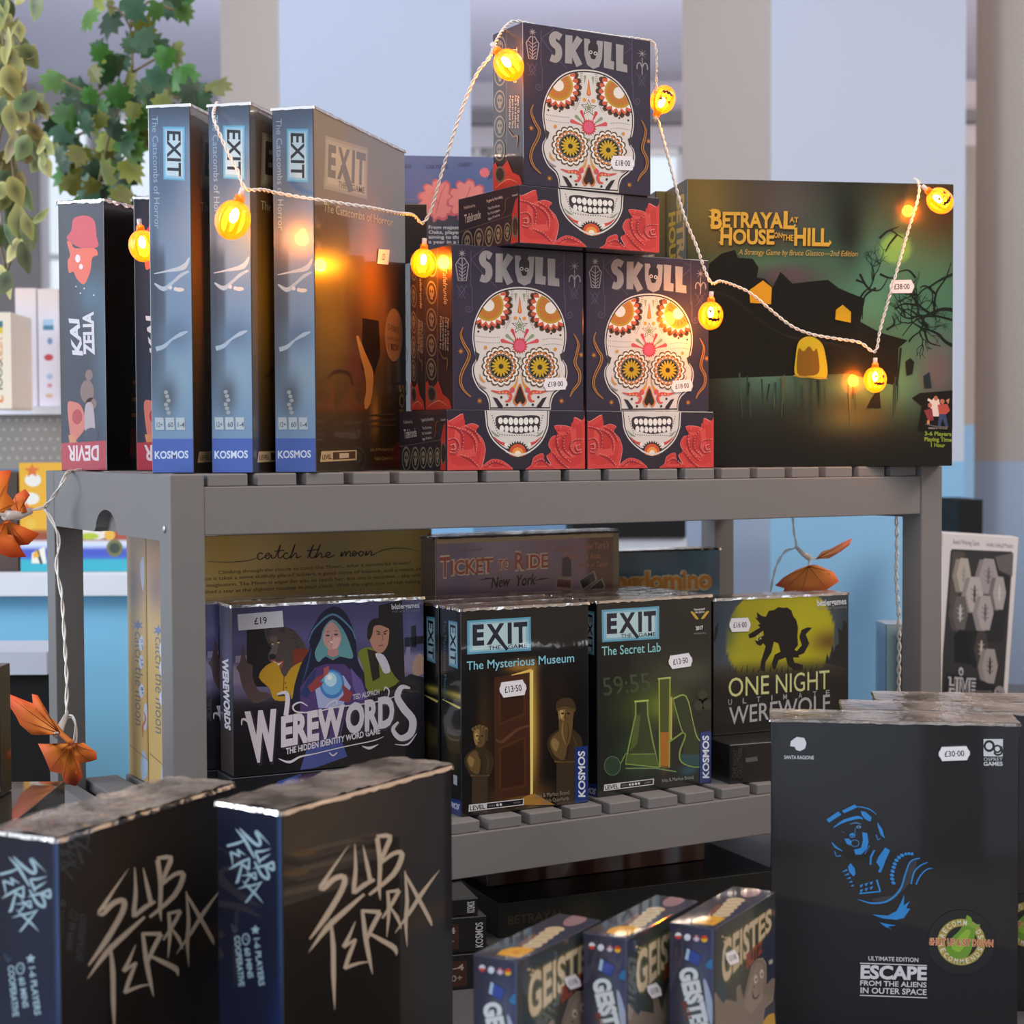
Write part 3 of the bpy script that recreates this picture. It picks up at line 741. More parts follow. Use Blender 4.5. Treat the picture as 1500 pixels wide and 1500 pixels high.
# ------------------------------------------------------------------ sugar skull boxes
sl = Art([(658, 362), (854, 370.6), (853.6, 595.5), (660, 593)]).frame((640, 330), 3.571)
NAVY = (46, 41, 60)
sl.grid(lambda u, v: mixc(NAVY, (G(u, v, .5, .4, .8, .7), (54, 48, 70))), 4, 4)
sy = (84, 76, 104)
for (a, b) in (((160, 185), (232, 130)), ((160, 185), (230, 265)), ((660, 175), (600, 130)), ((665, 185), (600, 240)), ((160, 140), (160, 330)), ((662, 140), (662, 380)), ((230, 265), (300, 330)), ((600, 240), (540, 320))): sl.stroke([a, b], 3.5, sy)
def spiral(cx, cy, r, s): return [(cx+s*r*(1-i/26)*math.cos(i*.38), cy+r*(1-i/26)*math.sin(i*.38)) for i in range(24)]
sl.stroke([(168, 330), (168, 430)]+spiral(148, 436, 22, 1), 4, sy).stroke([(668, 360), (668, 450)]+spiral(690, 462, 22, -1), 4, sy)
for x0 in (112, 716): sl.stroke([(x0-28, 318), (x0+20, 385)], 3.5, sy).stroke([(x0+28, 318), (x0-20, 385)], 3.5, sy).stroke([(x0, 320), (x0-18, 350), (x0, 382), (x0+18, 350), (x0, 320)], 3.5, sy)
gr = (150, 144, 150)
cof = [(102, 182), (126, 182), (148, 214), (136, 296), (94, 296), (80, 214)]
sl.stroke(cof, 6, gr, closed=True).stroke([(114, 185), (114, 292)], 5, gr)
for i in range(5):
    yy = 208+i*18; sl.stroke([(114, yy+14), (92+i*1.5, yy-2)], 4.5, gr).stroke([(114, yy+14), (137-i*1.5, yy-2)], 4.5, gr)
sl.poly(starp(113, 158, 22, 7, 8), gr)
sl.poly(starp(719, 214, 30, 5, 8), gr).stroke([(719, 235), (719, 322)], 5, gr).stroke([(690, 296), (692, 272), (706, 262), (719, 285)], 6, gr, 4).stroke([(749, 296), (747, 272), (733, 262), (719, 285)], 6, gr, 4)
# lettering
sil = (158, 153, 156); dk = (70, 64, 74)
for w_, c_ in ((46, dk), (40, sil)):
    e_ = 3 if w_ == 46 else 0
    sl.stroke([(268, 172), (240, 160), (222, 178), (228, 205), (252, 225), (256, 262), (240, 286), (212, 280)], w_*.92, c_, 5)
    sl.stroke([(312, 156-e_), (310, 302+e_)], w_*.95, c_).stroke([(372, 164-e_), (330, 232), (370, 308+e_)], w_*.92, c_)
    sl.poly([(396-e_, 164-e_), (500+e_, 170-e_), (494+e_, 262), (478, 304), (446, 318+e_), (412, 300), (398-e_, 250)], c_)
    sl.poly([(506-e_, 168-e_), (548+e_, 172-e_), (544+e_, 266), (562+e_, 270), (560+e_, 312+e_), (505-e_, 306+e_)], c_)
    sl.poly([(572-e_, 176-e_), (614+e_, 180-e_), (612+e_, 276), (634+e_, 280), (636+e_, 320+e_), (574-e_, 314+e_)], c_)
sl.poly(smooth([(422, 190), (446, 178), (470, 190), (472, 225), (462, 250), (456, 266), (436, 266), (430, 250), (418, 226)], 3, True), (40, 36, 44))
sl.poly([(424, 160), (472, 160), (462, 186), (430, 186)], NAVY)
sl.polys([ell(432, 232, 10), ell(458, 236, 10)], (190, 186, 186)).polys([ell(432, 232, 5), ell(458, 236, 5), [(445, 246), (440, 256), (450, 256)]], (40, 36, 44))
# skull
skin = [(258, 946), (256, 912), (240, 872), (204, 842), (181, 806), (167, 762), (170, 722), (186, 694), (176, 640), (168, 590), (172, 530), (190, 470), (225, 410), (275, 362), (340, 334), (421, 324), (500, 332), (566, 360), (616, 405), (652, 465), (670, 530), (672, 590), (664, 640), (654, 690), (672, 720), (678, 760), (668, 804), (644, 840), (606, 872), (590, 910), (588, 946)]
def grow(P, f, cx=421, cy=640): return [(cx+(x-cx)*f, min(946, cy+(y-cy)*f)) for x, y in P]
bone = (216, 209, 206)
sk2 = [tuple(p) for p in smooth(skin, 3)]
sl.poly(grow(sk2, 1.0), bone).poly(grow(sk2, .978), (48, 42, 54)).poly(grow(sk2, .955), bone)
clipE = ell(421, 560, 240, 224, 40)
for sgn, cx0, cy0 in ((-1, 255, 420), (1, 588, 430)):
    lay = [(scal(cx0, cy0, 122, 8, 22), (92, 66, 44)), (scal(cx0, cy0, 114, 8, 22), (56, 40, 40)), (scal(cx0, cy0, 104, 9, 20), (204, 92, 66)), (starp(cx0, cy0, 102, 80, 18), (240, 232, 226)), (ell(cx0, cy0, 80, n=40), (196, 148, 52)), (ell(cx0, cy0, 70, n=40), (178, 132, 44))]
    for P, c_ in lay: sl.poly(clip_poly(P, clipE), c_)
    pet = []
    for i in range(16):
        t_ = 2*math.pi*i/16; pet.append(clip_poly(ell(cx0+50*math.cos(t_), cy0+50*math.sin(t_), 15, 6, 10, rot=t_), clipE))
    sl.polys([p for p in pet if len(p) > 2], (206, 104, 64)); sl.poly(clip_poly(ell(cx0, cy0, 30), clipE), (232, 224, 220))
for r0, x0 in ((0, 377), (0, 466)):
    sl.dots([(x0+(-1 if x0 < 421 else 1)*(i*.9+max(0, i-14)**1.55*1.1), 346+i*9.5-max(0, i-16)*3) for i in range(22)], 2.6, (70, 64, 72), 5)
    sl.dots([(x0+(8 if x0 < 421 else -8)+(-1 if x0 < 421 else 1)*(i*.9+max(0, i-14)**1.5), 346+i*9.5-max(0, i-16)*2) for i in range(22)], 2.6, (70, 64, 72), 5)
for yy in (575, 603):
    sl.dots([(190+i*11, yy+6*math.sin(i*.2)) for i in range(12)]+[(545+i*10, yy+16-6*math.sin(i*.3)) for i in range(11)], 2.4, (70, 64, 72), 5)
sl.dots([(200, 552), (262, 552), (312, 532), (640, 568), (590, 560)], 6, (40, 36, 44))
def tear(x0, y0, x1, y1, w, c): sl.stroke([(x0, y0), (x0+(x1-x0)*.55, y0+(y1-y0)*.55), (x1, y1)], [1, w*.5, w], c, 3); sl.poly(ell(x1, y1, w*.5, n=12), c)
tear(421, 372, 421, 448, 24, (204, 92, 66)); tear(421, 390, 421, 448, 12, (226, 150, 60)); tear(398, 398, 400, 362, 15, (150, 160, 130)); tear(446, 400, 444, 364, 15, (150, 160, 130))
sl.polys([ell(398, 483, 10), ell(446, 484, 10)], (222, 150, 70))
sl.poly(starp(421, 522, 46, 19, 5), (78, 44, 50)).poly(starp(421, 522, 38, 15, 5), (236, 228, 224)).poly(starp(421, 522, 27, 11, 5), (134, 148, 118))
for dx, c_ in ((-1, None), (1, None)):
    tear(421+dx*16, 600, 421+dx*40, 545, 18, (204, 66, 72)); tear(421+dx*24, 606, 421+dx*68, 572, 18, (140, 152, 122)); tear(421+dx*30, 615, 421+dx*92, 598, 22, (208, 84, 90))
sl.poly(starp(421, 622, 44, 33, 18), (196, 60, 70)).poly(ell(421, 622, 29), (218, 92, 122)).polys([ell(421, 686, 8)], (140, 150, 128))
for ex, ey in ((320, 727), (528, 731)):
    sl.poly(scal(ex, ey, 98, 6, 16), (96, 72, 46)).poly(scal(ex, ey, 90, 6, 16), (234, 228, 222)).poly(scal(ex, ey, 80, 4, 16), (96, 72, 46)).poly(ell(ex, ey, 73, n=36), (226, 214, 204))
    sl.dots([(ex+71*math.cos(2*math.pi*i/20), ey+71*math.sin(2*math.pi*i/20)) for i in range(20)], 8, (208, 122, 64), 8)
    sl.poly(ell(ex, ey, 63, n=36), (38, 34, 36)); sl.dots([(ex+58*math.cos(2*math.pi*i/40), ey+58*math.sin(2*math.pi*i/40)) for i in range(40)], 2.2, (196, 190, 180), 5)
    sl.polys([ell(ex+32*math.cos(2*math.pi*i/16), ey+32*math.sin(2*math.pi*i/16), 21, 5.6, 12, rot=2*math.pi*i/16) for i in range(16)], (204, 166, 42)).poly(ell(ex, ey, 13), (60, 44, 32))
sl.polys([ell(238, 632, 9), ell(612, 640, 9)], (214, 146, 70))
for s_ in (-1, 1):
    X = lambda x: 421+s_*(x-421)
    sl.stroke([(X(412), 770), (X(402), 812), (X(384), 838)], [2, 10, 20], (216, 146, 62), 4)
    sl.stroke([(X(268), 848), (X(310), 858), (X(352), 856), (X(372), 876), (X(362), 900), (X(342), 902)], [4, 14, 20, 18, 14, 6], (206, 84, 76), 5)
    sl.dots([(X(312), 858), (X(330), 858), (X(348), 860), (X(362), 876)], 5, (232, 160, 110))
    sl.poly(ell(X(380), 846, 14), (208, 84, 88)).dots([(X(322), 882), (X(352), 920)], 7, (44, 38, 44))
    sl.poly([(X(276), 880), (X(300), 888), (X(330), 926), (X(326), 940), (X(306), 932)], (46, 40, 50)).poly([(X(205), 760), (X(222), 790), (X(240), 806), (X(224), 808), (X(208), 790)], (214, 150, 84)).poly([(X(190), 800), (X(215), 822), (X(246), 836), (X(230), 842), (X(204), 828)], (150, 136, 138))
    sl.poly([(X(180), 650), (X(206), 665), (X(196), 700), (X(186), 690)], (60, 54, 62))
nose = smooth([(421, 812), (446, 868), (458, 902), (440, 926), (421, 910), (402, 926), (384, 902), (396, 868)], 4, True)
sl.poly(nose, (204, 116, 64)).poly([(421+(x-421)*.78, 880+(y-880)*.8) for x, y in nose], (48, 36, 34))
for s_ in (-1, 1):
    X = lambda x: 421+s_*(x-421) if s_ < 0 else x
    base = [(118, 530), (106, 570), (126, 620), (150, 660), (142, 700), (116, 750), (104, 800), (122, 846), (160, 880)] if s_ < 0 else [(712, 560), (736, 610), (728, 660), (718, 710), (742, 760), (738, 810), (706, 850), (690, 880)]
    sl.stroke(base, [3, 14, 16, 16, 14, 6], (186, 124, 62), 5).stroke(base, [0, 5, 7, 7, 5, 1], (84, 58, 50), 5)
sl.polys([starp(106, 652, 18, 5, 8), starp(206, 900, 18, 5, 8), starp(752, 668, 18, 5, 8), starp(644, 902, 18, 5, 8)], (196, 130, 58))

tr_ = Art([(654.5, 596.6), (857, 598), (857, 683.4), (652, 684.2)]).frame((640, 330), 3.571)
tr_.grid(lambda u, v: mixc((42, 37, 54)), 2, 2)
jaw = [tuple(p) for p in smooth([(246, 945), (250, 1000), (256, 1050), (286, 1110), (346, 1164), (415, 1190), (484, 1170), (544, 1118), (578, 1050), (584, 1000), (588, 945)], 4)]
def jg(f): return [(416+(x-416)*f, 952+(max(y, 945)-952)*(f if y > 955 else 1)) for x, y in jaw]
tr_.poly(jg(1.0), bone).poly(jg(.965), (48, 42, 54)).poly(jg(.935), bone)
tr_.poly(smooth([(308, 986), (360, 978), (420, 984), (480, 978), (532, 984), (536, 1020), (524, 1058), (470, 1070), (420, 1076), (368, 1068), (316, 1052), (302, 1020)], 3, True), (58, 50, 60))
tr_.polys([ell(328+i*27, 1004+(6-abs(i-3.5))*1.2, 12.5, 20 if 1 < i < 6 else 17, 14) for i in range(8)], (236, 232, 228)).polys([ell(334+i*25.5, 1044+(6-abs(i-3.5))*1.6, 11.5, 17, 14) for i in range(8)], (232, 226, 224))
tr_.dots([(284+i*4, 980+i*13) for i in range(8)]+[(322+i*13, 1078+3*math.sin(i*.4)+i*.6) for i in range(15)]+[(552-i*4, 980+i*13) for i in range(8)], 3.4, (60, 54, 62), 5)
tr_.poly(starp(416, 1176, 66, 52, 26), (52, 42, 46)).poly(ell(416, 1172, 44, n=24), (206, 84, 52)).poly(ell(416, 1176, 30, n=20), (234, 150, 70)).poly(ell(416, 1180, 16), (240, 226, 200))
tr_.poly([tuple(p) for p in smooth([(346, 1172), (370, 1186), (415, 1196), (465, 1186), (486, 1170), (500, 1210), (415, 1225), (330, 1210)], 3, True)], (42, 37, 54))
tr_.stroke([(352, 1166), (384, 1181), (415, 1187), (452, 1181), (482, 1168)], 9, bone, 4)
for s_ in (-1, 1):
    X = lambda x: 416+s_*(x-416)
    tr_.stroke([(X(290), 1090), (X(320), 1118), (X(352), 1132)], [2, 12, 18], (204, 70, 66), 4).stroke([(X(276), 1056), (X(300), 1080), (X(320), 1088)], [2, 12, 4], (140, 152, 128), 4).poly(ell(X(354), 1132, 9), (236, 230, 226))
ROSE = (206, 66, 64); RD = (150, 36, 46); RP = (232, 150, 146)
def rose(A, out, petals, spots):
    out = [tuple(p) for p in smooth(out, 3, True)]
    A.poly(grow2(out, 1.03), (222, 140, 140)).poly(out, ROSE)
    c_ = np.mean(np.array(out), 0)
    A.poly(grow2(out, .80), (196, 56, 56)).poly(grow2([tuple(p) for p in out], .56), (212, 78, 74)).poly(grow2(out, .34), (188, 50, 52))
    for p in petals: A.stroke(p, [4, 14, 4], RD, 5)
    for p in petals: A.dots([tuple(q) for q in smooth([(x+5, y-7) for x, y in p], 4)], 2.8, RP, 5)
def grow2(P, f):
    c = np.mean(np.array(P), 0); return [tuple(c+(np.array(p)-c)*f) for p in P]
def roses(A, dx=0):
    Lr = [(40, 1262), (34, 1010), (60, 1010), (88, 996), (134, 974), (138, 1030), (176, 1022), (212, 1036), (196, 1062), (226, 1096), (242, 1140), (240, 1180), (222, 1250), (210, 1266)]
    rose(A, Lr, [[(50, 1040), (96, 1050), (126, 1090), (120, 1160)], [(100, 1050), (150, 1070), (186, 1110), (192, 1170)], [(50, 1110), (84, 1104), (104, 1140), (84, 1180), (56, 1176)], [(60, 1140), (78, 1136), (80, 1160), (62, 1162)], [(110, 1190), (160, 1210), (200, 1250)], [(140, 1040), (190, 1070), (216, 1120)]], [])
    rose(A, [(222, 1266), (240, 1234), (282, 1208), (330, 1216), (372, 1246), (374, 1266)], [[(240, 1250), (290, 1226), (350, 1246)]], [])
    Rr = [(778, 1262), (780, 1004), (756, 1008), (716, 992), (708, 1040), (672, 1034), (612, 1036), (630, 1080), (600, 1090), (580, 1132), (596, 1170), (570, 1190), (590, 1230), (620, 1266)]
    rose(A, Rr, [[(640, 1046), (620, 1110), (640, 1180), (690, 1230)], [(700, 1052), (660, 1100), (660, 1160), (700, 1200)], [(760, 1110), (712, 1116), (694, 1150), (716, 1184), (752, 1180)], [(742, 1140), (724, 1148), (730, 1168), (748, 1166)], [(600, 1180), (640, 1230), (680, 1262)]], [])
    rose(A, [(462, 1266), (486, 1240), (500, 1200), (548, 1180), (556, 1220), (590, 1240), (620, 1266)], [[(500, 1230), (540, 1216), (580, 1250)]], [])
roses(tr_)
# sides of lid and tray
def medal(A, x, y, rx, ry, c=(124, 114, 96)):
    A.poly(ell(x, y, rx, ry), c).poly(ell(x, y, rx*.84, ry*.84), (50, 44, 46)).poly(ell(x, y-ry*.1, rx*.52, ry*.5), c).poly([(x-rx*.28, y+ry*.2), (x+rx*.28, y+ry*.2), (x+rx*.22, y+ry*.6), (x-rx*.22, y+ry*.6)], c).polys([ell(x-rx*.2, y-ry*.1, rx*.14, ry*.14), ell(x+rx*.2, y-ry*.1, rx*.14, ry*.14)], (50, 44, 46))
ls = Art([(724, 49), (766.7, 32), (769.9, 269.3), (725, 280)]).frame((640, 0), 3.75)
ls.grid(lambda u, v: mixc((52, 44, 48)), 2, 2).poly([(385, 100), (392, 100), (396, 1040), (388, 1040)], (78, 68, 64))
for i, yy in enumerate((250, 395, 540, 680, 812)): medal(ls, 354, yy, 32, 62)
for i, x in enumerate((408, 424, 440, 455)): ls.text(['Published by', 'A game by Herve Marly', 'For 3 to 6 players', 'Ages 10 and up'][i], (x, 510), (x, 690), 10, (200, 186, 160), 0, up=(1, 0))
ls.text('Tafelrunde', (425, 250), (432, 440), 26, (196, 180, 150), 0, up=(1, 0))
ls.stroke([(400, 690), (430, 735), (455, 735), (452, 800)], [3, 9, 9, 3], (124, 92, 60), 4)
ls.poly([(312, 1050), (312, 900), (332, 880), (352, 930), (384, 890), (400, 870), (430, 940), (470, 960), (486, 1020), (486, 1050)], (190, 66, 54)).poly(ell(358, 950, 30, 48), (110, 96, 84)).poly(ell(358, 950, 22, 36), (60, 48, 46)).stroke([(330, 1030), (400, 980), (460, 1000)], [2, 6, 2], (226, 140, 110), 4)
ts = Art([(664, 301), (762.7, 271), (762.7, 357), (664.5, 357)]).frame((640, 0), 3.75)
ts.grid(lambda u, v: mixc((52, 46, 56)), 2, 2).stroke([(92, 1255), (470, 1170)], 4, (96, 86, 80))
for i, x in enumerate((130, 188, 246, 305, 370)): medal(ts, x, 1298-i*6, 26, 48, (142, 132, 108))
ts.text('Published by', (118, 1165), (172, 1150), 12, (200, 192, 184), 0).text('Tafelrunde', (120, 1222), (200, 1200), 34, (206, 198, 186), 0.01, shear=.2).text('A game by Herve Marly', (234, 1130), (338, 1100), 14, (206, 198, 190), .01)
for i, s_ in enumerate(('Time: 30 to 45 mins', 'For 3 to 6 players', 'Ages 10 and up')): ts.text(s_, (242, 1163+i*24), (318, 1144+i*23), 12, (206, 198, 190), .01)
ts.text('Illustrated by', (412, 1086), (470, 1070), 11, (206, 198, 190), .01).stroke([(330, 1190), (356, 1160), (360, 1110), (396, 1090)], [2, 6, 6, 2], (120, 90, 60), 4)
ts.poly([(400, 1345), (412, 1240), (408, 1180), (440, 1100), (480, 1080), (500, 1070), (500, 1360)], (196, 62, 56)).poly(ell(436, 1250, 30, 62), (120, 104, 90)).poly(ell(436, 1250, 22, 48), (60, 50, 48))

def skull_box(lab, tray, lid, z0):
    (tx, ty, ta, tw, td, th), (lx, ly, la, lw, ld, lh) = tray, lid
    root = empty('game_box', S(tx, ty, z0), R_(ta)); tag(root, lab, 'game box', 'sugar skull boxes stacked as a pyramid')
    carton('tray', tw, td, th, (42, 37, 54), {'F': tr_, 'L': ts}, M_GLOSS, root)
    d = Matrix.Rotation(-R_(ta), 3, 'Z') @ Vector((lx-tx, ly-ty, 0))
    lo = carton('lid', lw, ld, lh, NAVY, {'F': sl, 'L': ls}, M_GLOSS, root, (d.x, d.y, th), (0, 0, R_(la-ta)))
    return root, lo, (lw, ld, lh)
SHH = 0.2118
th_ = 0.0573
lid_h = SHH-th_
r1, l1, dm = skull_box('navy sugar skull box at lower left of the pyramid, beside the gold lit cover', (0.2690, 0.010, 0, 0.1520, 0.100, th_), (0.2812, 0.020, 0, 0.1445, 0.056, lid_h), 0)
price(l1, frames(*dm)['F'], sl, (610, 816), 128, 62, -0.06, '£18·00')
r2, l2, dm = skull_box('navy sugar skull box at lower right of the pyramid, against the large dark green box', (0.4235, 0.011, 0.2, 0.1535, 0.100, th_), (0.4295, 0.021, 0, 0.1480, 0.056, lid_h), 0)
price(l2, frames(*dm)['F'], sl, (608, 814), 122, 62, -0.08, '£18·00')
th3, lid3 = 0.0543, 0.1508
r3, l3, dm = skull_box('navy sugar skull box standing alone on top of the other two', (0.3350, -0.0120, 3.0, 0.1650, 0.110, th3), (0.3405, -0.0110, 1.4, 0.1462, 0.0552, lid3), SHH+0.0004)
price(l3, frames(*dm)['F'], sl, (606, 792), 130, 72, -0.03, '£18·00')
bk = Art([(724, 49), (766.7, 32), (769.9, 269.3), (725, 280)]).frame((640, 0), 3.75)
bk.ops = list(ls.ops)
o = carton('game_box', 0.1350, 0.1080, SHH-0.002, (52, 44, 48), {'L': bk}, M_GLOSS, None, S(0.3095, 0.1120, 0.0002))
o2 = carton('game_box', 0.1350, 0.0320, lid_h-0.001, (52, 44, 48), {'L': bk}, M_GLOSS, None, S(0.2815, 0.0772, th_+0.0006))
tag(o2, 'dark box with medallion side resting on the base of the lower left sugar skull box', 'game box')
tag(o, 'tall dark box with medallion side, behind the lower left sugar skull box', 'game box')

# ------------------------------------------------------------------ haunted house box, two copies
BW, BD, BH = 0.2960, 0.0860, 0.3030
be = Art([(1005.9, 261), (1401, 269.2), (1392.5, 680.5), (1006.1, 686.1)]).frame((980, 220), 3.409)
be.grid(lambda u, v: mixc((36, 36, 30), (G(u, v, .05, .08, .22, .25), (112, 100, 52)), (G(u, v, .36, .08, .16, .18), (84, 76, 74)), (G(u, v, .70, .30, .26, .22), (76, 122, 102)), (G(u, v, .76, .42, .25, .13), (86, 138, 112)), (G(u, v, .93, .42, .14, .25), (70, 116, 92)), (SS((u-.78)**2/.0038+(v-.23)**2/.0030, 1.3, .6), (118, 172, 92)), (SS(u, .52, .56)*0+G(u, v, .60, .15, .06, .14), (30, 36, 30)), (G(u, v, .95, .08, .12, .12), (46, 40, 32)), (G(u, v, .92, .55, .14, .14), (70, 116, 92)), (G(u, v, .30, .29, .22, .045), (70, 112, 82)), (G(u, v, .30, .68, .17, .1), (78, 116, 98)), (G(u, v, .62, .72, .16, .06), (72, 104, 84)), (G(u, v, .82, .70, .14, .12), (74, 120, 98)), (G(u, v, .6, .84, .14, .07), (84, 86, 56)), (G(u, v, .95, .66, .08, .12), (104, 92, 94)), (G(u, v, .37, .33, .12, .04), (88, 72, 80)), (SS(v, .82, 1), (30, 30, 26))), 70, 70)
hs = (22, 22, 18)
be.poly([(200, 570), (260, 520), (330, 500), (345, 540), (420, 545), (450, 590), (440, 640), (480, 645), (520, 690), (560, 610), (620, 670), (700, 660), (800, 650), (850, 690), (900, 712), (985, 745), (960, 860), (1060, 915), (1195, 952), (1180, 966), (1150, 990), (1142, 1180), (1050, 1160), (900, 1120), (200, 1150), (150, 900)], hs)
for p in ([(960, 620), (1000, 690), (1060, 700), (1100, 640)], [(1040, 690), (980, 740), (970, 850)], [(940, 650), (985, 670), (1010, 710)], [(1420, 850), (1330, 830), (1240, 850), (1170, 930)], [(1330, 830), (1260, 780), (1210, 700), (1250, 640)], [(1260, 780), (1180, 770), (1130, 800)], [(1330, 830), (1340, 720), (1390, 640), (1420, 560)], [(1340, 720), (1290, 680), (1260, 690)], [(1280, 900), (1300, 960), (1360, 980)], [(1060, 440), (1110, 400), (1150, 420), (1180, 440)], [(1110, 400), (1160, 380)], [(1150, 420), (1110, 470), (1090, 510)], [(1090, 900), (1130, 870), (1120, 830)], [(1240, 640), (1200, 600), (1130, 620)], [(1060, 620), (1110, 640), (1140, 630)], [(1160, 990), (1150, 1100), (1140, 1180)], [(560, 700), (540, 770)]):
    be.stroke(p, [13, 9, 4], (26, 32, 26), 5)
rb_ = random.Random(4)
def twig(x, y, ang, ln, w):
    pts = [(x, y)]
    for _ in range(3):
        ang += rb_.uniform(-.5, .5); x += ln/3*math.cos(ang); y += ln/3*math.sin(ang); pts.append((x, y))
    be.stroke(pts, [w, w*.8, w*.5], (26, 34, 28), 3)
    if w > 3.2:
        for k_ in range(rb_.choice((2, 2, 3))): twig(x, y, ang+rb_.uniform(-1.1, 1.1), ln*rb_.uniform(.55, .85), w*.62)
for x_, y_, a_, l_, w_ in ((1425, 800, 3.5, 150, 20), (1425, 980, 3.3, 150, 18), (1425, 620, 2.9, 130, 14), (960, 740, -.7, 110, 10), (1200, 960, -1.0, 90, 9), (1300, 880, 3.6, 110, 12)): twig(x_, y_, a_, l_, w_)
for k_ in range(26):
    x_ = rb_.uniform(300, 1150); be.stroke([(x_, 1120+rb_.uniform(0, 60)), (x_+rb_.uniform(-14, 14), 1230+rb_.uniform(0, 160))], [8, 3], rb_.choice(((60, 84, 70), (30, 34, 28), (88, 92, 60), (44, 60, 50))))
be.stroke([(1000, 1280), (1020, 1240), (1052, 1190)], [14, 10, 2], (22, 24, 20)).poly([(985, 1290), (1010, 1240), (1050, 1185), (1056, 1290)], (24, 26, 22))
be.poly([(1180, 1060), (1205, 1040), (1225, 1060), (1215, 1120), (1185, 1130)], (24, 28, 24)).poly([(1270, 1130), (1300, 1110), (1310, 1190), (1275, 1190)], (32, 44, 52)).poly([(1430, 1200), (1250, 1215), (1210, 1240), (1260, 1280), (1240, 1400), (1430, 1400)], (26, 25, 23))
be.poly([(405, 768), (400, 705), (470, 655), (514, 690), (510, 775)], (206, 152, 36)).poly([(832, 850), (836, 802), (870, 776), (912, 812), (910, 866)], (190, 154, 34))
be.poly([tuple(p) for p in smooth([(630, 1130), (632, 1040), (650, 960), (705, 935), (760, 965), (782, 1030), (786, 1140), (700, 1142)], 4, True)], (176, 164, 40)).poly([tuple(p) for p in smooth([(640, 1120), (646, 1000), (672, 1010), (700, 985), (722, 1010), (740, 1000), (750, 1110), (700, 1132)], 4, True)], (112, 86, 26)).stroke([(620, 1132), (790, 1146)], 6, (150, 130, 60))
GD = (206, 164, 66)
for c_, o_ in (((64, 44, 20), 5), (GD, 0)):
    be.text('B', (206+o_, 390+o_), (262+o_, 392+o_), 94, c_, .035).text('ETRAYA', (266+o_, 384+o_), (572+o_, 388+o_), 74, c_, .035).text('L', (574+o_, 390+o_), (632+o_, 392+o_), 84, c_, .035).text('AT', (606+o_, 360+o_), (650+o_, 361+o_), 26, c_, .02)
    be.text('H', (254+o_, 472+o_), (312+o_, 474+o_), 84, c_, .035).text('OUSE', (318+o_, 468+o_), (528+o_, 470+o_), 70, c_, .035).text('ON', (526+o_, 438+o_), (568+o_, 440+o_), 26, c_, .02).text('THE', (566+o_, 452+o_), (624+o_, 454+o_), 30, c_, .02).text('HILL', (628+o_, 474+o_), (806+o_, 478+o_), 84, c_, .035)
be.polys([[(192, 296), (215, 300), (215, 312)], [(192, 330), (212, 326), (212, 345)], [(200, 378), (214, 360), (214, 384)], [(246, 400), (262, 398), (262, 412)], [(244, 462), (262, 452), (262, 472)], [(806, 478), (818, 462), (806, 448)], [(626, 384), (640, 376), (630, 366)]], GD)
be.text('A Strategy Game by Bruce Glassco—2nd Edition', (346, 524), (945, 532), 27, (190, 160, 84), 0, shear=.2)
be.poly([(1300, 1262), (1320, 1238), (1345, 1244), (1356, 1300), (1350, 1330), (1310, 1330)], (214, 204, 200)).polys([ell(1330, 1240, 10, 12), ell(1300, 1275, 10, 12), ell(1362, 1256, 11, 13)], (176, 110, 90)).poly([(1270, 1300), (1310, 1290), (1318, 1350), (1290, 1350)], (130, 60, 66)).poly([(1338, 1272), (1386, 1268), (1400, 1300), (1376, 1322), (1344, 1318)], (176, 84, 72)).poly([(1345, 1318), (1378, 1318), (1390, 1380), (1376, 1384), (1362, 1340), (1350, 1380), (1338, 1376)], (60, 74, 110)).polys([[(1285, 1350), (1298, 1350), (1296, 1372), (1284, 1372)], [(1380, 1250), (1398, 1240), (1392, 1270)]], (190, 140, 90)).stroke([(1290, 1245), (1312, 1258)], 12, (214, 204, 200)).stroke([(1276, 1368), (1320, 1378), (1390, 1382)], 5, (96, 90, 90))
be.text('MEMBERS OF THE HOUSE', (1292, 1392), (1384, 1392), 8, (170, 160, 150), .01)
for i, (s_, a_, b_) in enumerate((('3-6 Players', 1272, 1404), ('Playing Time', 1270, 1406), ('1 Hour', 1302, 1372))): be.text(s_, (a_, 1424+i*28), (b_, 1426+i*28), 19, (138, 158, 62), .03)
bl = Art([(975.2, 279.7), (1005.9, 261), (1006.1, 686.1), (975.7, 684.9)])
bl.grid(lambda u, v: mixc((58, 54, 34), (G(u, v, .5, .1, .6, .2), (104, 92, 52)), (SS(v, .2, .6), (30, 30, 24))), 6, 20)
bl.text('BETRAYAL', (991, 286), (992, 470), 11, (206, 160, 40), .04, up=(1, -.3)).text('HOUSE', (979, 312), (980, 410), 9.5, (206, 160, 40), .04, up=(1, -.3))
o = carton('game_box', BW, BD, BH, (30, 31, 25), {'F': be, 'L': bl}, M_GLOSS, None, S(0.588, 0.074, 0), (0, 0, R_(-20.68)))
tag(o, 'large dark green haunted house box at the right end of the top shelf', 'game box', 'haunted house boxes')
u_ = Vector((math.cos(R_(-20.68)), math.sin(R_(-20.68)), 0)); n_ = Vector((-u_.y, u_.x, 0))
o2 = o.copy(); COL.objects.link(o2); o2.location = o.location+n_*(BD+0.002)-u_*0.012
o2['label'] = 'second haunted house box standing directly behind the large dark green one'
price(o, frames(BW, BD, BH)['F'], be, (1168, 683), 122, 66, -0.02, '£38·00')

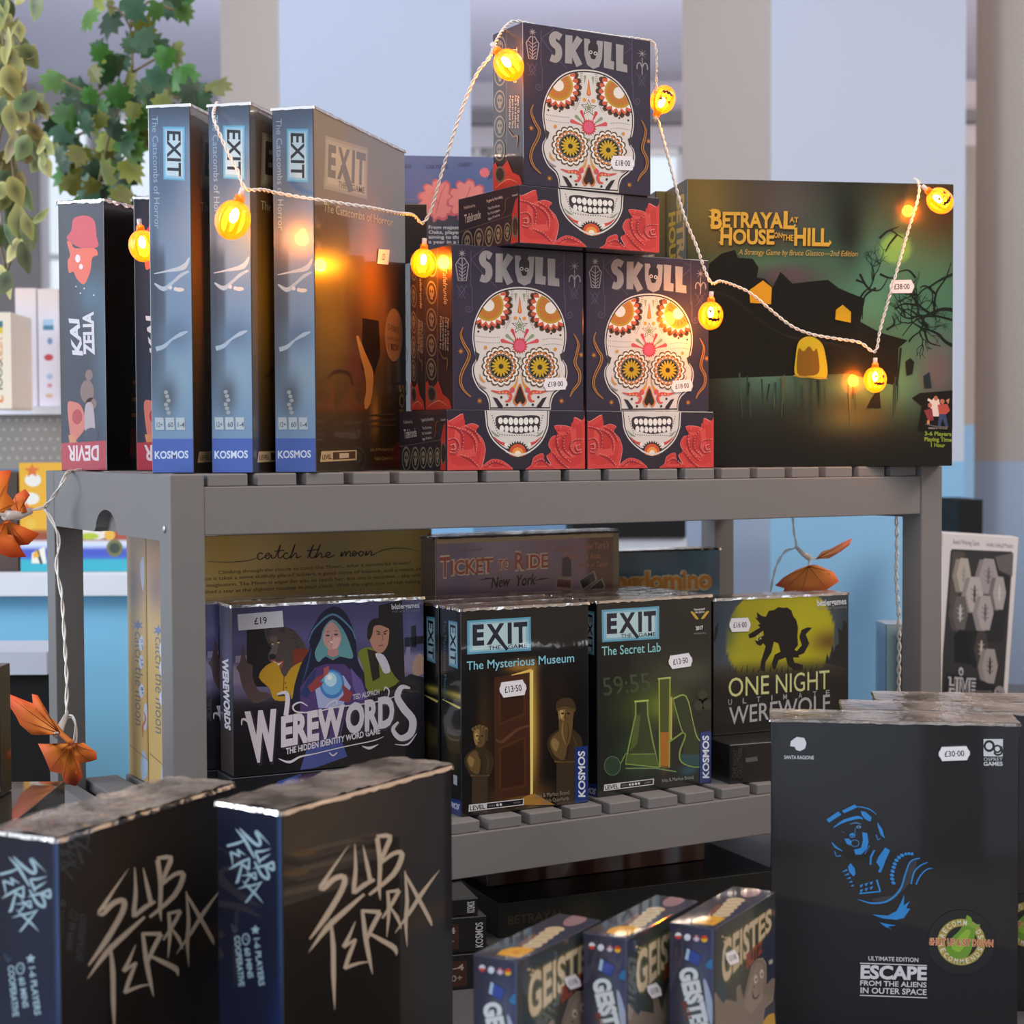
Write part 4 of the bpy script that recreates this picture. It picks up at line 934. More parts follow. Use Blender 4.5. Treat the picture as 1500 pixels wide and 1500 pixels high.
# ------------------------------------------------------------------ leaf box in the rear of the top shelf
ab = Art([(505, 229), (790, 228), (791, 690), (506, 690)])
ab.grid(lambda u, v: mixc((84, 98, 150), (G(u, v, .5, .02, .6, .05), (104, 112, 150)), (G(u, v, .7, .1, .4, .08), (78, 96, 146))), 10, 10)
ab.poly([(505, 298), (790, 298), (790, 690), (505, 690)], (56, 54, 70)).poly([(505, 291), (640, 292.5), (640, 293.5), (505, 292.5)], (120, 110, 120))
def oak(cx, cy, s, rot, col):
    P = [(.05, 1), (.2, .8), (.45, .82), (.6, .66), (.58, .52), (.78, .48), (.9, .28), (.76, .12), (.92, 0), (.94, -.22), (.74, -.34), (.78, -.56), (.58, -.7), (.4, -.62), (.36, -.86), (.12, -.98), (-.06, -.82), (-.3, -.94), (-.46, -.78), (-.42, -.6), (-.68, -.62), (-.82, -.42), (-.7, -.26), (-.9, -.12), (-.92, .12), (-.72, .22), (-.84, .4), (-.72, .6), (-.52, .56), (-.5, .8), (-.25, .84), (-.1, .76)]
    return [tuple(p) for p in smooth([(cx+s*(x*math.cos(rot)-y*math.sin(rot)), cy+s*(x*math.sin(rot)+y*math.cos(rot))) for x, y in P], 3, True)]
ab.poly(oak(640, 294, 33, .25, 0), (198, 92, 104)).poly(oak(640, 293, 29, .25, 0), (226, 128, 122)).poly(oak(684, 294, 34, -.1, 0), (198, 92, 104)).poly(oak(684, 293, 30, -.1, 0), (226, 132, 126))
ab.stroke([(637, 312), (644, 285), (652, 268)], 1.2, (190, 92, 96)).stroke([(640, 298), (632, 282)], 1, (190, 92, 96)).stroke([(674, 300), (684, 284), (688, 272)], 1.2, (190, 92, 96)).poly(oak(709, 251, 8, .4, 0), (226, 112, 116))
for i in range(4): ab.stroke([(714+i*4, 262-i*2), (722+i*4, 244-i*2)], 1.4, (54, 56, 80))
ab.text('BASE', (589, 247), (601, 247), 6, (54, 60, 96), .0).text('OAK MAPLE', (623, 247), (655, 246), 6, (54, 60, 96), 0).text('CHERRY', (670, 243), (691, 242), 6, (54, 60, 96), 0)
for i, s_ in enumerate(('From majestic Maples to', 'Oaks, players take turns', 'aiming to thread paths for', 'a year in a leafy garden')): ab.text(s_, (626, 336+i*7.2), (626+[88, 92, 94, 90][i], 335.4+i*7.2), 5, (214, 208, 212), .012)
ab.poly([(500, 349), (617, 349), (617, 372), (500, 372)], (110, 122, 166))
LW = 0.2262
o = carton('game_box', LW, 0.06, 0.360, (70, 74, 110), {'F': ab}, M_SATIN, None, S(0.3488, 0.4115, 0), (0, 0, R_(-22.1)))
tag(o, 'blue box with pink oak leaves behind the sugar skull pyramid', 'game box')
mb = MB(); o = carton("game_box", 0.0639, 0.03, 0.290, (34, 30, 32), {}, M_GLOSS, None, S(0.3305, 0.3086, 0), (0, 0, R_(-20)))
tag(o, 'plain dark box edge showing between the gold lit cover and the blue leaf box', 'game box')
# ------------------------------------------------------------------ middle tier
# gold boxes
MH = 0.2613
mo = Art([(243.7, 787), (632.6, 774.6), (634.6, 1125), (248.2, 1163)]).frame((290, 760), 3.75)
mo.grid(lambda u, v: mixc((216, 180, 112), (SS(u, .0, .25)*.0+G(u, v, .2, .02, .06, .2), (216, 172, 84)), (G(u, v, .62, .05, .1, .1), (196, 166, 108)), (G(u, v, .98, .1, .05, .4), (206, 168, 86))), 24, 24)
mi = (56, 50, 48)
mo.stroke([(40, 232), (150, 236), (250, 230), (310, 216), (330, 200)], [2, 4, 5, 4, 3], mi, 4).stroke([(960, 196), (1010, 172), (1080, 160), (1160, 164), (1230, 182)], [3, 5, 4, 3, 1], mi, 4)
sc_ = lambda *p: mo.stroke(list(p), 6.5, mi, 5)
sc_((350, 190), (330, 186), (318, 206), (332, 222), (362, 206), (388, 192), (372, 188), (362, 206), (376, 218), (396, 196), (398, 214), (420, 205), (446, 140), (432, 200), (446, 214), (470, 190)); sc_((414, 176), (468, 170))
sc_((488, 188), (470, 188), (462, 206), (478, 218), (506, 196), (526, 138), (500, 214), (526, 188), (536, 196), (534, 212), (560, 206))
sc_((596, 214), (628, 140), (608, 200), (622, 214), (640, 200)); sc_((592, 174), (652, 166)); sc_((636, 214), (668, 134), (640, 212), (664, 186), (674, 196), (672, 210), (696, 204), (722, 190), (708, 182), (696, 200), (712, 212), (744, 198))
sc_((776, 206), (786, 180), (784, 206), (802, 180), (808, 186), (804, 204), (822, 178), (832, 186), (832, 204), (848, 196), (862, 182), (852, 176), (844, 192), (856, 204), (870, 186), (884, 190)); sc_((900, 180), (886, 178), (880, 196), (892, 204), (906, 186), (898, 178)); sc_((912, 202), (922, 176), (922, 200), (942, 176), (950, 182), (948, 198), (966, 194))
for i, (s_, x0, x1) in enumerate((('Climbing through the clouds to catch the Moon... what a wonderful dream!', 105, 1165), ('But it takes a some skillfully placed ladders, a good sense of balance, and a touch of', 20, 1228), ('imagination. The Moon is eager for you to reach her, but she is sensitive... she will', 40, 1220), ('shed a tear at the slightest misstep in your climb. With the right mix of risk taking', 30, 1222))):
    mo.text(s_, (x0, 302+i*36-(0 if i else 0)), (x1, 250+i*35), 19, (84, 68, 46), 0, up=(0, -1))
ms = Art([(177, 775), (207, 779), (219, 1150), (190, 1142)]).frame((0, 940), 4.41)
ms.grid(lambda u, v: mixc((206, 172, 110), (SS(v, .35, .0), (176, 132, 84)), (G(u, v, .5, .2, .5, .1), (150, 116, 104)), (SS(u, .85, 1), (186, 140, 60))), 8, 30)
ms.text('catch the moon', (856, -60), (872, 560), 52, (112, 110, 118), 0, up=(1, .0), shear=.25)
ms.polys([ell(900, 20, 16, 50), ell(902, 145, 15, 46), ell(908, 335, 17, 46)], (206, 210, 232)).text('25 mn', (896, -10), (906, 60), 14, (66, 86, 160), .02, up=(1, 0)).text('2-6', (898, 120), (906, 170), 14, (66, 86, 160), .02, up=(1, 0)).text('8+', (904, 310), (912, 360), 14, (66, 86, 160), .02, up=(1, 0))
ms.poly(starp(876, -100, 40, 16, 6), (112, 124, 166)).poly([tuple(p) for p in smooth([(884, -520), (905, -560), (914, -440), (906, -330), (888, -420)], 4, True)], (178, 180, 196)).poly([tuple(p) for p in smooth([(930, 430), (946, 420), (954, 500), (944, 590), (926, 560)], 4, True)], (190, 196, 214)).stroke([(930, 470), (940, 520), (922, 570), (926, 640)], [4, 14, 12, 4], (196, 112, 90), 4).poly([tuple(p) for p in smooth([(920, 740), (936, 725), (960, 790), (958, 880), (930, 915), (915, 850)], 4, True)], (170, 186, 208)).stroke([(836, 700), (960, 780)], 4, (120, 96, 66))
u_ = Vector((math.cos(R_(1.73)), math.sin(R_(1.73)), 0)); n_ = Vector((-u_.y, u_.x, 0))
MD = 0.0610
o = carton('game_box', 0.3062, MD, MH, (160, 128, 70), {'F': mo, 'L': ms}, M_SATIN, None, S(0.0862, 0.2733, Z2), (0, 0, R_(1.73)))
tag(o, 'gold box with dark script lettering at the back left of the middle tier', 'game box', 'gold boxes on the middle tier')
o2 = o.copy(); COL.objects.link(o2); o2.location = o.location+n_*(MD+0.0015)
o2['label'] = 'second gold box behind the first, only its cream side showing past the left front post'

# ticket box and its twin
tk = Art([(633.5, 788.3), (906.5, 778.3), (907.2, 1108.4), (635.7, 1142.3)]).frame((620, 760), 3.333)
tk.grid(lambda u, v: mixc((160, 126, 138), (G(u, v, .3, .02, .2, .1), (184, 154, 176)), (SS(u, .80, .82)*SS(u, 1.0, .98)*SS(v, .3, .28), (116, 76, 60)), (SS(v, .22, .4), (96, 74, 68)), (G(u, v, .1, .1, .1, .2), (140, 118, 146))), 30, 30)
tk.poly([(40, 90), (960, 56), (960, 84), (40, 122)], (190, 160, 120)).poly([(926, 60), (962, 60), (962, 1200), (928, 1200)], (140, 118, 90)).poly([(40, 96), (48, 96), (50, 400), (40, 400)], (140, 118, 90))
for c_, b_, o_ in (((250, 214, 176), .085, 0), ((196, 84, 66), .02, 0)):
    tk.text('T', (64, 282), (112, 279), 94, c_, b_, up=(0, -1)).text('ICKET', (118, 272), (328, 258), 68, c_, b_, up=(0, -1)).text('TO', (352, 246), (412, 242), 46, c_, b_, up=(0, -1)).text('R', (438, 246), (486, 243), 82, c_, b_, up=(0, -1)).text('IDE', (494, 240), (602, 234), 64, c_, b_, up=(0, -1))
tk.text('DAYS OF WONDER', (150, 160), (275, 154), 12, (150, 110, 100), 0)
tk.text('New', (318, 336), (410, 326), 50, (40, 30, 30), .02, shear=.25).text('York', (436, 328), (540, 318), 52, (40, 30, 30), .02, shear=.25).stroke([(256, 300), (300, 290), (330, 292)], [2, 7, 3], (40, 30, 30), 4).stroke([(536, 300), (570, 292), (606, 290)], [3, 8, 2], (40, 30, 30), 4)
tk.text("Introducing", (638, 160), (745, 148), 20, (206, 134, 100), .01).text("New York's", (770, 152), (904, 138), 34, (214, 140, 104), .015, shear=.2).text('Ticket', (672, 198), (742, 190), 30, (214, 140, 104), .015, shear=.2).text('To Ride', (768, 198), (862, 190), 28, (214, 140, 104), .015, shear=.2).text('Game of Taxis!', (748, 236), (896, 228), 24, (214, 140, 104), .015, shear=.2)
tk.poly([(640, 278), (728, 288), (724, 354), (632, 344)], (176, 140, 130)).poly([(650, 292), (716, 298), (714, 336), (644, 330)], (116, 66, 72)).poly([(672, 280), (676, 190), (700, 180), (716, 200), (718, 280)], (74, 58, 62))
for q_ in ([(750, 302), (832, 250), (848, 296), (770, 350)], [(790, 350), (870, 285), (888, 330), (850, 360)]): tk.poly(q_, (180, 160, 140)).poly(grow2(q_, .82), (50, 44, 46))
o = carton('game_box', 0.2390, 0.032, 0.2558, (96, 76, 70), {'F': tk}, M_CRINK, None, S(0.3545, 0.2000, Z2), (0, 0, R_(2.8)))
tag(o, 'purple brown box with tan border and red capitals, back centre of the middle tier', 'game box', 'tan bordered boxes')
o2 = o.copy(); COL.objects.link(o2); o2.location = S(0.3760, 0.2345, Z2); o2['label'] = 'second tan bordered box standing behind the first, its top edge just showing'
f1 = film(o, 0.2390, 0.032, 0.2558, 8, 0.0008, 0.004); f2 = f1.copy(); COL.objects.link(f2); f2.parent = o2

kg = Art([(880, 809), (1055, 803.5), (1055, 1073.4), (880.7, 1087.6)]).frame((620, 760), 3.333)
kg.grid(lambda u, v: mixc((104, 142, 164), (G(u, v, .6, .05, .3, .08), (76, 104, 118))), 8, 8)
for c_, b_ in (((252, 220, 166), .10), ((250, 164, 60), .03)): kg.text('Kingdomino', (838, 352), (1412, 334), 86, c_, b_, up=(0, -1))
kg.stroke([(900, 420), (1450, 400)], 30, (120, 90, 50))
o = carton('game_box', 0.1630, 0.045, 0.2265, (58, 82, 98), {'F': kg}, M_CRINK, None, S(0.6254, 0.3002, Z2), (0, 0, R_(-6.2)))
tag(o, 'teal box with fat gold lettering at the back right of the middle tier', 'game box'); film(o, 0.1630, 0.045, 0.2265, 9, 0.0008, 0.004)

# hooded seer boxes
ww = Art([(338, 888), (622, 874.7), (621, 1098.7), (343, 1124)]).frame((290, 760), 3.75)
ww.grid(lambda u, v: mixc((84, 80, 124), (SS(v, .06, .2)*SS(v, .3, .2), (98, 92, 140)), (SS(v, .32, .36), (150, 138, 168)), (SS(v, .44, .48), (112, 104, 140)), (SS(v, .5, .6), (34, 30, 40)), (SS(v, .7, .9), (24, 22, 28))), 20, 50)
bk_ = (26, 24, 34)
ww.polys([[(262, 600), (400, 590), (400, 900), (262, 900)], [(996, 470), (1128, 440), (1140, 900), (996, 940)], [(1140, 640), (1250, 630), (1250, 670), (1140, 690)], [(1176, 580), (1204, 574), (1206, 690), (1176, 690)]], bk_)
ww.polys([[(200, 740), (262, 735), (262, 770), (200, 775)], [(1150, 690), (1170, 690), (1170, 755), (1140, 755)]], (150, 138, 168))
ww.poly([tuple(p) for p in smooth([(205, 800), (225, 770), (238, 690), (248, 690), (262, 770), (296, 790), (296, 850), (330, 920), (380, 930), (390, 960), (300, 985), (240, 900), (222, 830)], 3, True)], (88, 70, 70))
ww.poly([tuple(p) for p in smooth([(360, 590), (395, 600), (420, 590), (500, 590), (560, 640), (590, 700), (560, 760), (540, 840), (440, 850), (425, 790), (388, 765), (382, 730), (400, 700), (370, 650)], 3, True)], (82, 70, 70))
ww.poly([(400, 735), (430, 770), (470, 760), (460, 800), (430, 800), (395, 770)], (150, 76, 64)).polys([ell(412, 742, 15, 9), ell(392, 676, 6, 4), ell(430, 668, 7, 4)], (36, 30, 34)).poly([(402, 762), (440, 778), (462, 768), (440, 790)], (236, 226, 210))
ww.poly([(366, 640), (374, 590), (404, 620)], (64, 54, 56)).poly([(440, 606), (468, 578), (476, 620)], (64, 54, 56)).poly([tuple(p) for p in smooth([(392, 640), (430, 640), (436, 690), (420, 740), (396, 752), (390, 720), (402, 690)], 3, True)], (108, 94, 92)).poly([tuple(p) for p in smooth([(386, 738), (404, 726), (424, 738), (414, 756), (394, 756)], 3, True)], (40, 34, 38))
ww.polys([ell(406, 676, 7, 4), ell(438, 668, 8, 4)], (226, 190, 90)).stroke([(396, 664), (414, 670)], 5, (44, 36, 40)).stroke([(428, 664), (450, 654)], 5, (44, 36, 40))
for i in range(9): ww.stroke([(500+i*9, 600+i*22), (540+i*7, 612+i*22)], [9, 1], (64, 54, 56))
ww.poly([(520, 700), (600, 700), (640, 760), (600, 800), (520, 820)], (130, 56, 44))
ww.poly([tuple(p) for p in smooth([(330, 850), (370, 790), (430, 775), (470, 850), (510, 800), (580, 770), (570, 860), (520, 960), (420, 970), (390, 910)], 3, True)], (196, 150, 40)).stroke([(470, 850), (466, 950)], 5, (120, 84, 26)).dots([(478, 880), (482, 905), (486, 930)], 5, (110, 80, 30))
ww.poly([tuple(p) for p in smooth([(740, 476), (680, 510), (640, 570), (606, 640), (612, 700), (560, 790), (520, 940), (560, 1000), (940, 980), (930, 860), (880, 760), (866, 640), (830, 540), (790, 490)], 3, True)], (30, 36, 62))
ww.stroke([(606, 660), (640, 590), (740, 518), (840, 590), (866, 650)], [5, 9, 12, 9, 5], (92, 138, 166), 5)
ww.poly([tuple(p) for p in smooth([(740, 545), (690, 590), (672, 650), (640, 720), (660, 770), (700, 740), (780, 740), (850, 750), (840, 690), (800, 600)], 3, True)], (104, 160, 166))
ww.poly([tuple(p) for p in smooth([(700, 590), (735, 556), (775, 600), (788, 650), (770, 690), (740, 718), (705, 690), (684, 645)], 3, True)], (214, 158, 150)).polys([ell(712, 630, 12, 5), ell(758, 625, 12, 5)], (60, 70, 90)).poly(ell(735, 668, 20, 8), (236, 220, 214)).stroke([(714, 662), (735, 676), (760, 660)], 4, (150, 60, 66)).stroke([(736, 630), (732, 652)], 4, (176, 110, 104)).stroke([(704, 612), (722, 606)], 4, (120, 80, 84)).stroke([(748, 604), (768, 606)], 4, (120, 80, 84)).poly([(742, 640), (784, 640), (770, 688), (742, 716), (738, 690)], (230, 184, 172))
ww.poly([(715, 705), (770, 700), (775, 740), (740, 760), (705, 740)], (196, 140, 140)).stroke([(702, 735), (740, 750), (776, 735)], 12, (90, 140, 150), 3)
ww.poly([(560, 900), (640, 800), (700, 780), (800, 780), (900, 860), (940, 980), (820, 1000), (760, 1260), (620, 1300), (560, 1060)], (84, 62, 118)).poly([(640, 900), (700, 860), (800, 840), (840, 900), (790, 1010), (660, 1010)], (170, 180, 220)).poly([(600, 1210), (700, 1160), (780, 1160), (820, 1260), (640, 1320), (560, 1330)], (70, 84, 150))
ww.poly([(560, 940), (600, 860), (650, 800), (640, 880), (600, 960)], (44, 60, 110)).poly([(840, 800), (900, 870), (930, 960), (880, 970), (850, 890)], (110, 92, 156)).stroke([(620, 700), (600, 790), (570, 880)], [4, 10, 3], (58, 80, 130), 4)
ww.poly(ell(735, 885, 68, 76), (70, 130, 196)).poly(ell(735, 880, 56, 62), (112, 176, 226)).poly(ell(728, 862, 34, 36), (190, 226, 244)).poly(ell(722, 850, 14, 14), (240, 250, 255))
ww.polys([[(600, 900), (650, 850), (690, 830), (690, 850), (660, 880), (690, 870), (680, 890), (620, 930)], [(850, 930), (810, 900), (790, 880), (800, 940), (770, 970), (830, 980)]], (150, 66, 70))
ww.poly([(690, 800), (720, 790), (715, 830), (690, 850)], (176, 90, 96))
ww.poly([tuple(p) for p in smooth([(880, 720), (940, 690), (1000, 720), (1080, 840), (1100, 880), (940, 930), (910, 800)], 3, True)], (124, 130, 44)).poly([(930, 700), (990, 715), (1000, 850), (960, 870)], (44, 34, 32)).poly([tuple(p) for p in smooth([(975, 725), (1020, 730), (1050, 780), (1056, 820), (1024, 826), (1000, 780)], 3, True)], (220, 214, 222))
ww.poly([tuple(p) for p in smooth([(940, 600), (960, 560), (1010, 560), (1050, 590), (1052, 630), (1044, 680), (1015, 718), (980, 715), (950, 670)], 3, True)], (196, 140, 118)).poly([tuple(p) for p in smooth([(932, 640), (936, 580), (960, 544), (1010, 538), (1050, 556), (1054, 592), (1010, 576), (970, 580), (960, 620), (946, 650)], 3, True)], (32, 28, 32)).polys([ell(996, 622, 10, 4), ell(1030, 620, 9, 4)], (50, 40, 40)).stroke([(1014, 620), (1020, 652), (1008, 656)], 4, (140, 90, 76)).stroke([(995, 684), (1020, 680)], 6, (140, 72, 66)).stroke([(982, 606), (1002, 612)], 6, (32, 28, 32)).stroke([(1022, 612), (1044, 602)], 6, (32, 28, 32))
ww.poly([(1176, 800), (1190, 750), (1220, 720), (1244, 740), (1240, 830), (1190, 850)], (186, 150, 130)).poly([(1090, 880), (1170, 830), (1244, 850), (1244, 920), (1120, 940)], (36, 32, 40))
WT = (222, 212, 222); WSh = (60, 54, 66)
def wword(A, o_, c_, b_):
    A.text('W', (276+o_, 1278+o_), (452+o_, 1262+o_), 232, c_, b_+.02, up=(-.10, -1)).text('EREW', (454+o_, 1206+o_), (806+o_, 1140+o_), 142, c_, b_+.015, up=(0, -1)).text('ORD', (810+o_, 1138+o_), (1078+o_, 1094+o_), 140, c_, b_+.015, up=(0, -1), cap2=148)
    A.stroke([(1166+o_, 904+o_), (1120+o_, 900+o_), (1096+o_, 950+o_), (1130+o_, 1010+o_), (1178+o_, 1070+o_), (1166+o_, 1140+o_), (1110+o_, 1164+o_), (1070+o_, 1120+o_), (1100+o_, 1080+o_)], [8, 26, 36, 42, 42, 38, 30, 22, 10], c_, 5)
    A.stroke([(430+o_, 940+o_), (476+o_, 930+o_), (490+o_, 960+o_), (480+o_, 1050+o_)], [8, 20, 26, 26], c_, 4)
    A.stroke([(236+o_, 1100+o_), (240+o_, 1070+o_), (270+o_, 1080+o_), (300+o_, 1130+o_)], [4, 10, 14, 16], c_, 4)
wword(ww, 7, WSh, .055); wword(ww, 0, WT, .035)
ww.stroke([(600, 1000), (560, 980), (520, 1000), (540, 1030), (640, 1030), (760, 1004), (840, 996), (960, 980), (1050, 960), (1120, 930)], [4, 8, 10, 8, 6, 6, 6, 6, 6, 2], WT, 5).stroke([(700, 1010), (720, 985), (756, 970), (760, 990), (736, 996)], [3, 7, 7, 6, 3], WT, 4).stroke([(1040, 960), (1050, 920), (1030, 900), (1022, 920)], [5, 8, 8, 3], WT, 4)
ww.text('THE HIDDEN IDENTITY WORD GAME', (482, 1250), (1000, 1140), 30, WT, .03, up=(0, -1)).text('TED ALSPACH', (850, 966), (996, 936), 26, WT, .02, up=(0, -1))
ww.stroke([(440, 1272), (500, 1290), (560, 1262), (640, 1246), (800, 1210), (960, 1178), (1020, 1156)], [3, 14, 10, 5, 5, 6, 2], WT, 4).stroke([(900, 1206), (940, 1216), (990, 1196)], [3, 16, 2], WT, 4).stroke([(720, 1240), (740, 1256), (762, 1240)], 6, WT, 3).stroke([(1080, 1196), (1150, 1196), (1200, 1140)], [2, 10, 3], WT, 4)
ww.text('béziergames', (1068, 490), (1222, 480), 27, (236, 232, 238), .018).text('THE NEW CLASSICS', (1070, 508), (1224, 500), 9, (140, 134, 156), 0)
wt = Art([(346, 1127), (635, 1097), (635, 1139), (347, 1185)]).frame((290, 760), 3.75)
wt.grid(lambda u, v: mixc((28, 28, 34)), 2, 2).poly([(470, 1420), (520, 1372), (660, 1335), (700, 1420)], (60, 84, 160)).poly([(640, 1345), (850, 1304), (830, 1420), (700, 1420)], (66, 44, 84)).stroke([(655, 1385), (664, 1360), (690, 1368)], 6, WT, 3)
wl = Art([(319, 882.7), (338, 888), (343, 1124), (322, 1127)]).frame((290, 760), 3.75)
wl.grid(lambda u, v: mixc((48, 46, 58), (G(u, v, .7, .3, .5, .15), (84, 78, 110)), (SS(v, .6, .8), (48, 36, 32))), 6, 20)
wl.text('WEREWORDS', (128, 735), (146, 1115), 34, (214, 208, 216), .05, up=(1, 0))
wtr = Art([(321.7, 1126.9), (346, 1127), (347, 1185), (322, 1180)]); wtr.grid(lambda u, v: mixc((28, 28, 34)), 2, 2)
def seer(lab, x, y, a, film_=True):
    root = empty('game_box', S(x, y, Z2), R_(a)); tag(root, lab, 'game box', 'hooded seer boxes')
    carton('tray', 0.1990, 0.0450, 0.0446, (26, 26, 32), {'F': wt, 'L': wtr}, M_CRINK, root, (-0.003, -0.0035, 0))
    l = carton('lid', 0.1940, 0.0400, 0.1595, (40, 38, 50), {'F': ww, 'L': wl}, M_CRINK, root, (0, 0, 0.045))
    film(l, 0.1940, 0.0400, 0.1595, 12, 0.0010, 0.005)
    return root, l
WX, WY = 0.0913, 0.1017
ra, la_ = seer('box picturing a hooded woman, wolf and man, left front of the middle tier', WX, WY, -3.26)
rb, lb_ = seer('second hooded seer box, a slim strip of its side showing behind the front one', WX-0.0100, WY+0.0480, -3.26)
price(la_, frames(0.1940, 0.0400, 0.1595)['F'], ww, (336, 552), 252, 86, -0.08, '£19', True)

# escape room boxes of the middle tier
mm = Art([(675, 892), (863.4, 881.8), (861.5, 1175.4), (675.5, 1196.5)]).frame((620, 760), 3.333)
mm.grid(lambda u, v: mixc((18, 17, 18), (G(u, v, .42, .62, .20, .34)*SS(v, .28, .4), (74, 42, 24)), (G(u, v, .545, .55, .05, .4)*SS(v, .24, .3), (214, 164, 70)), (G(u, v, .46, .93, .25, .05), (110, 74, 34)), (G(u, v, .75, .45, .12, .18), (36, 26, 22)), (G(u, v, .17, .62, .05, .3), (62, 42, 24)), (G(u, v, .45, .29, .12, .03), (170, 120, 50))), 44, 60)
mm.poly([(345, 775), (518, 742), (520, 1350), (345, 1375)], (72, 42, 28))
mm.poly([(366, 800), (500, 770), (500, 960), (366, 1010)], (84, 50, 32)).poly([(366, 1120), (500, 1060), (500, 1310), (366, 1335)], (86, 50, 32)).poly([(376, 812), (490, 784), (490, 950), (376, 996)], (62, 36, 24)).poly([(376, 1130), (490, 1076), (490, 1300), (376, 1322)], (62, 36, 24))
mm.stroke([(350, 1080), (380, 1090), (420, 1060), (460, 1030), (516, 1010)], [8, 16, 16, 14, 10], (98, 64, 44), 5)
mm.poly([(522, 738), (538, 736), (532, 1345), (520, 1350)], (246, 222, 130)).stroke([(430, 762), (530, 738)], [3, 16], (240, 196, 96)).poly([(500, 1355), (540, 1345), (640, 1400), (420, 1400)], (170, 122, 56))
def bust(A, P, c1, c2):
    A.poly([tuple(p) for p in smooth(P, 3, True)], c1)
    c = np.mean(np.array(P), 0); A.poly([tuple(p) for p in smooth([(c[0]+(x-c[0])*.62+8, c[1]+(y-c[1])*.66) for x, y in P], 3, True)], c2)
def statue(A, ox, oy, s, beard, flip):
    T = lambda pts: [(ox+s*x*flip, oy+s*y) for x, y in pts]
    sm_ = lambda pts: [tuple(p) for p in smooth(T(pts), 3, True)]
    d_, m_, l_, h_ = (62, 48, 32), (104, 80, 48), (146, 116, 70), (186, 154, 100)
    A.poly(T([(-42, 200), (42, 200), (40, 400), (-44, 400)]), (66, 52, 38)).poly(T([(-50, 188), (50, 186), (52, 206), (-52, 208)]), m_)
    A.poly(sm_([(-26, 60), (-70, 90), (-84, 130), (-70, 170), (-44, 200), (44, 200), (66, 170), (74, 120), (60, 86), (26, 60)]), d_)
    A.poly(sm_([(-20, 70), (-62, 98), (-70, 132), (-50, 176), (-10, 196), (4, 130)]), m_).poly(sm_([(-56, 100), (-64, 130), (-44, 160), (-30, 120)]), l_)
    A.stroke(T([(-10, 90), (10, 130), (4, 196)]), [3, 9, 5], (48, 38, 28), 3).stroke(T([(30, 90), (46, 130), (36, 190)]), [3, 8, 4], (82, 64, 42), 3)
    A.poly(sm_([(-20, 30), (-18, 72), (20, 72), (22, 30)]), d_)
    A.poly(sm_([(-36, -20), (-30, -54), (0, -66), (30, -52), (36, -16), (28, 30), (0, 54), (-26, 34)]), m_).poly(sm_([(-32, -20), (-22, -40), (-2, -40), (-4, 10), (-14, 40), (-28, 26)]), l_).poly(sm_([(-26, -14), (-16, -26), (-10, -4), (-18, 16)]), h_)
    A.polys([ell(ox+s*-14*flip, oy+s*-8, 7*s, 4*s), ell(ox+s*13*flip, oy+s*-8, 7*s, 4*s)], (40, 32, 26)).stroke(T([(-1, -10), (-5, 12), (4, 16)]), 4*s, d_).stroke(T([(-14, 28), (10, 28)]), 4*s, d_)
    if beard:
        A.poly(sm_([(-28, 16), (-30, 60), (-16, 120), (2, 140), (18, 112), (30, 50), (28, 14), (10, 24), (-10, 24)]), m_).stroke(T([(-12, 30), (-16, 80), (0, 130)]), [3, 8, 3], l_, 3).stroke(T([(8, 34), (12, 80), (2, 126)]), [3, 7, 3], (76, 58, 36), 3)
        A.poly(sm_([(-42, -20), (-40, -56), (-10, -76), (28, -72), (44, -40), (42, -16), (10, -28), (-20, -24)]), (70, 54, 36)).stroke(T([(-40, -24), (0, -34), (42, -20)]), 10*s, (96, 74, 44), 3)
    else:
        for i in range(9): A.poly(ell(ox+s*flip*(-34+i*8.5), oy+s*(-44-14*math.sin(i/8*math.pi)), 10*s, 10*s, 10), (84, 66, 42) if i % 2 else (120, 96, 58))
        for i in range(4): A.poly(ell(ox+s*flip*36, oy+s*(-34+i*15), 9*s, 10*s, 10), (78, 62, 40))
statue(mm, 272, 1068, .92, False, 1); statue(mm, 696, 960, 1.12, True, 1)
exit_logo(mm, [(211, 492), (526, 473), (527, 640), (211, 659)], glow=((92, 158, 186), (182, 208, 214)))
mm.text('The Mysterious Museum', (208, 736), (740, 696), 42, (142, 204, 222), .008, up=(0, -1))
mm.poly([(740, 1118), (803, 1110), (803, 1384), (736, 1392)], (34, 54, 116)).text('KOSMOS', (788, 1362), (788, 1136), 32, (220, 224, 236), .03, up=(-1, 0))
def level(A, q, n):
    TL, TR, BR, BL = [np.array(p, float) for p in q]
    B = lambda u, v: (TL*(1-u)+TR*u)*(1-v)+(BL*(1-u)+BR*u)*v
    A.poly([B(0, 0), B(1, 0), B(1, 1), B(0, 1)], (206, 204, 206)).poly([B(.33, .14), B(.98, .14), B(.98, .86), B(.33, .86)], (30, 28, 30))
    A.text('LEVEL', B(.03, .84), B(.30, .84), np.hypot(*(B(0, 1)-B(0, 0)))*.62, (40, 40, 44), .02)
    A.polys([ell(*B(.52+i*.06, .5), np.hypot(*(B(.03, 0)-B(0, 0)))*.8, n=10) for i in range(n)], (210, 210, 210))
    A.text('NOVICE', B(.36, .64), B(.48, .64), 8, (150, 150, 150), 0).text('EXPERT', B(.82, .64), B(.95, .64), 8, (150, 150, 150), 0)
level(mm, [(216, 1398), (488, 1368), (486, 1400), (214, 1432)], 2)
mm.text('Inka & Markus Brand', (545, 1366), (710, 1348), 20, (150, 138, 122), 0).text('Ralph Querfurth', (580, 1390), (709, 1376), 18, (150, 138, 122), 0)
ml = Art([(644.6, 887.4), (674.6, 892.8), (676.2, 1197), (646.3, 1184.4)]).frame((620, 760), 3.333)
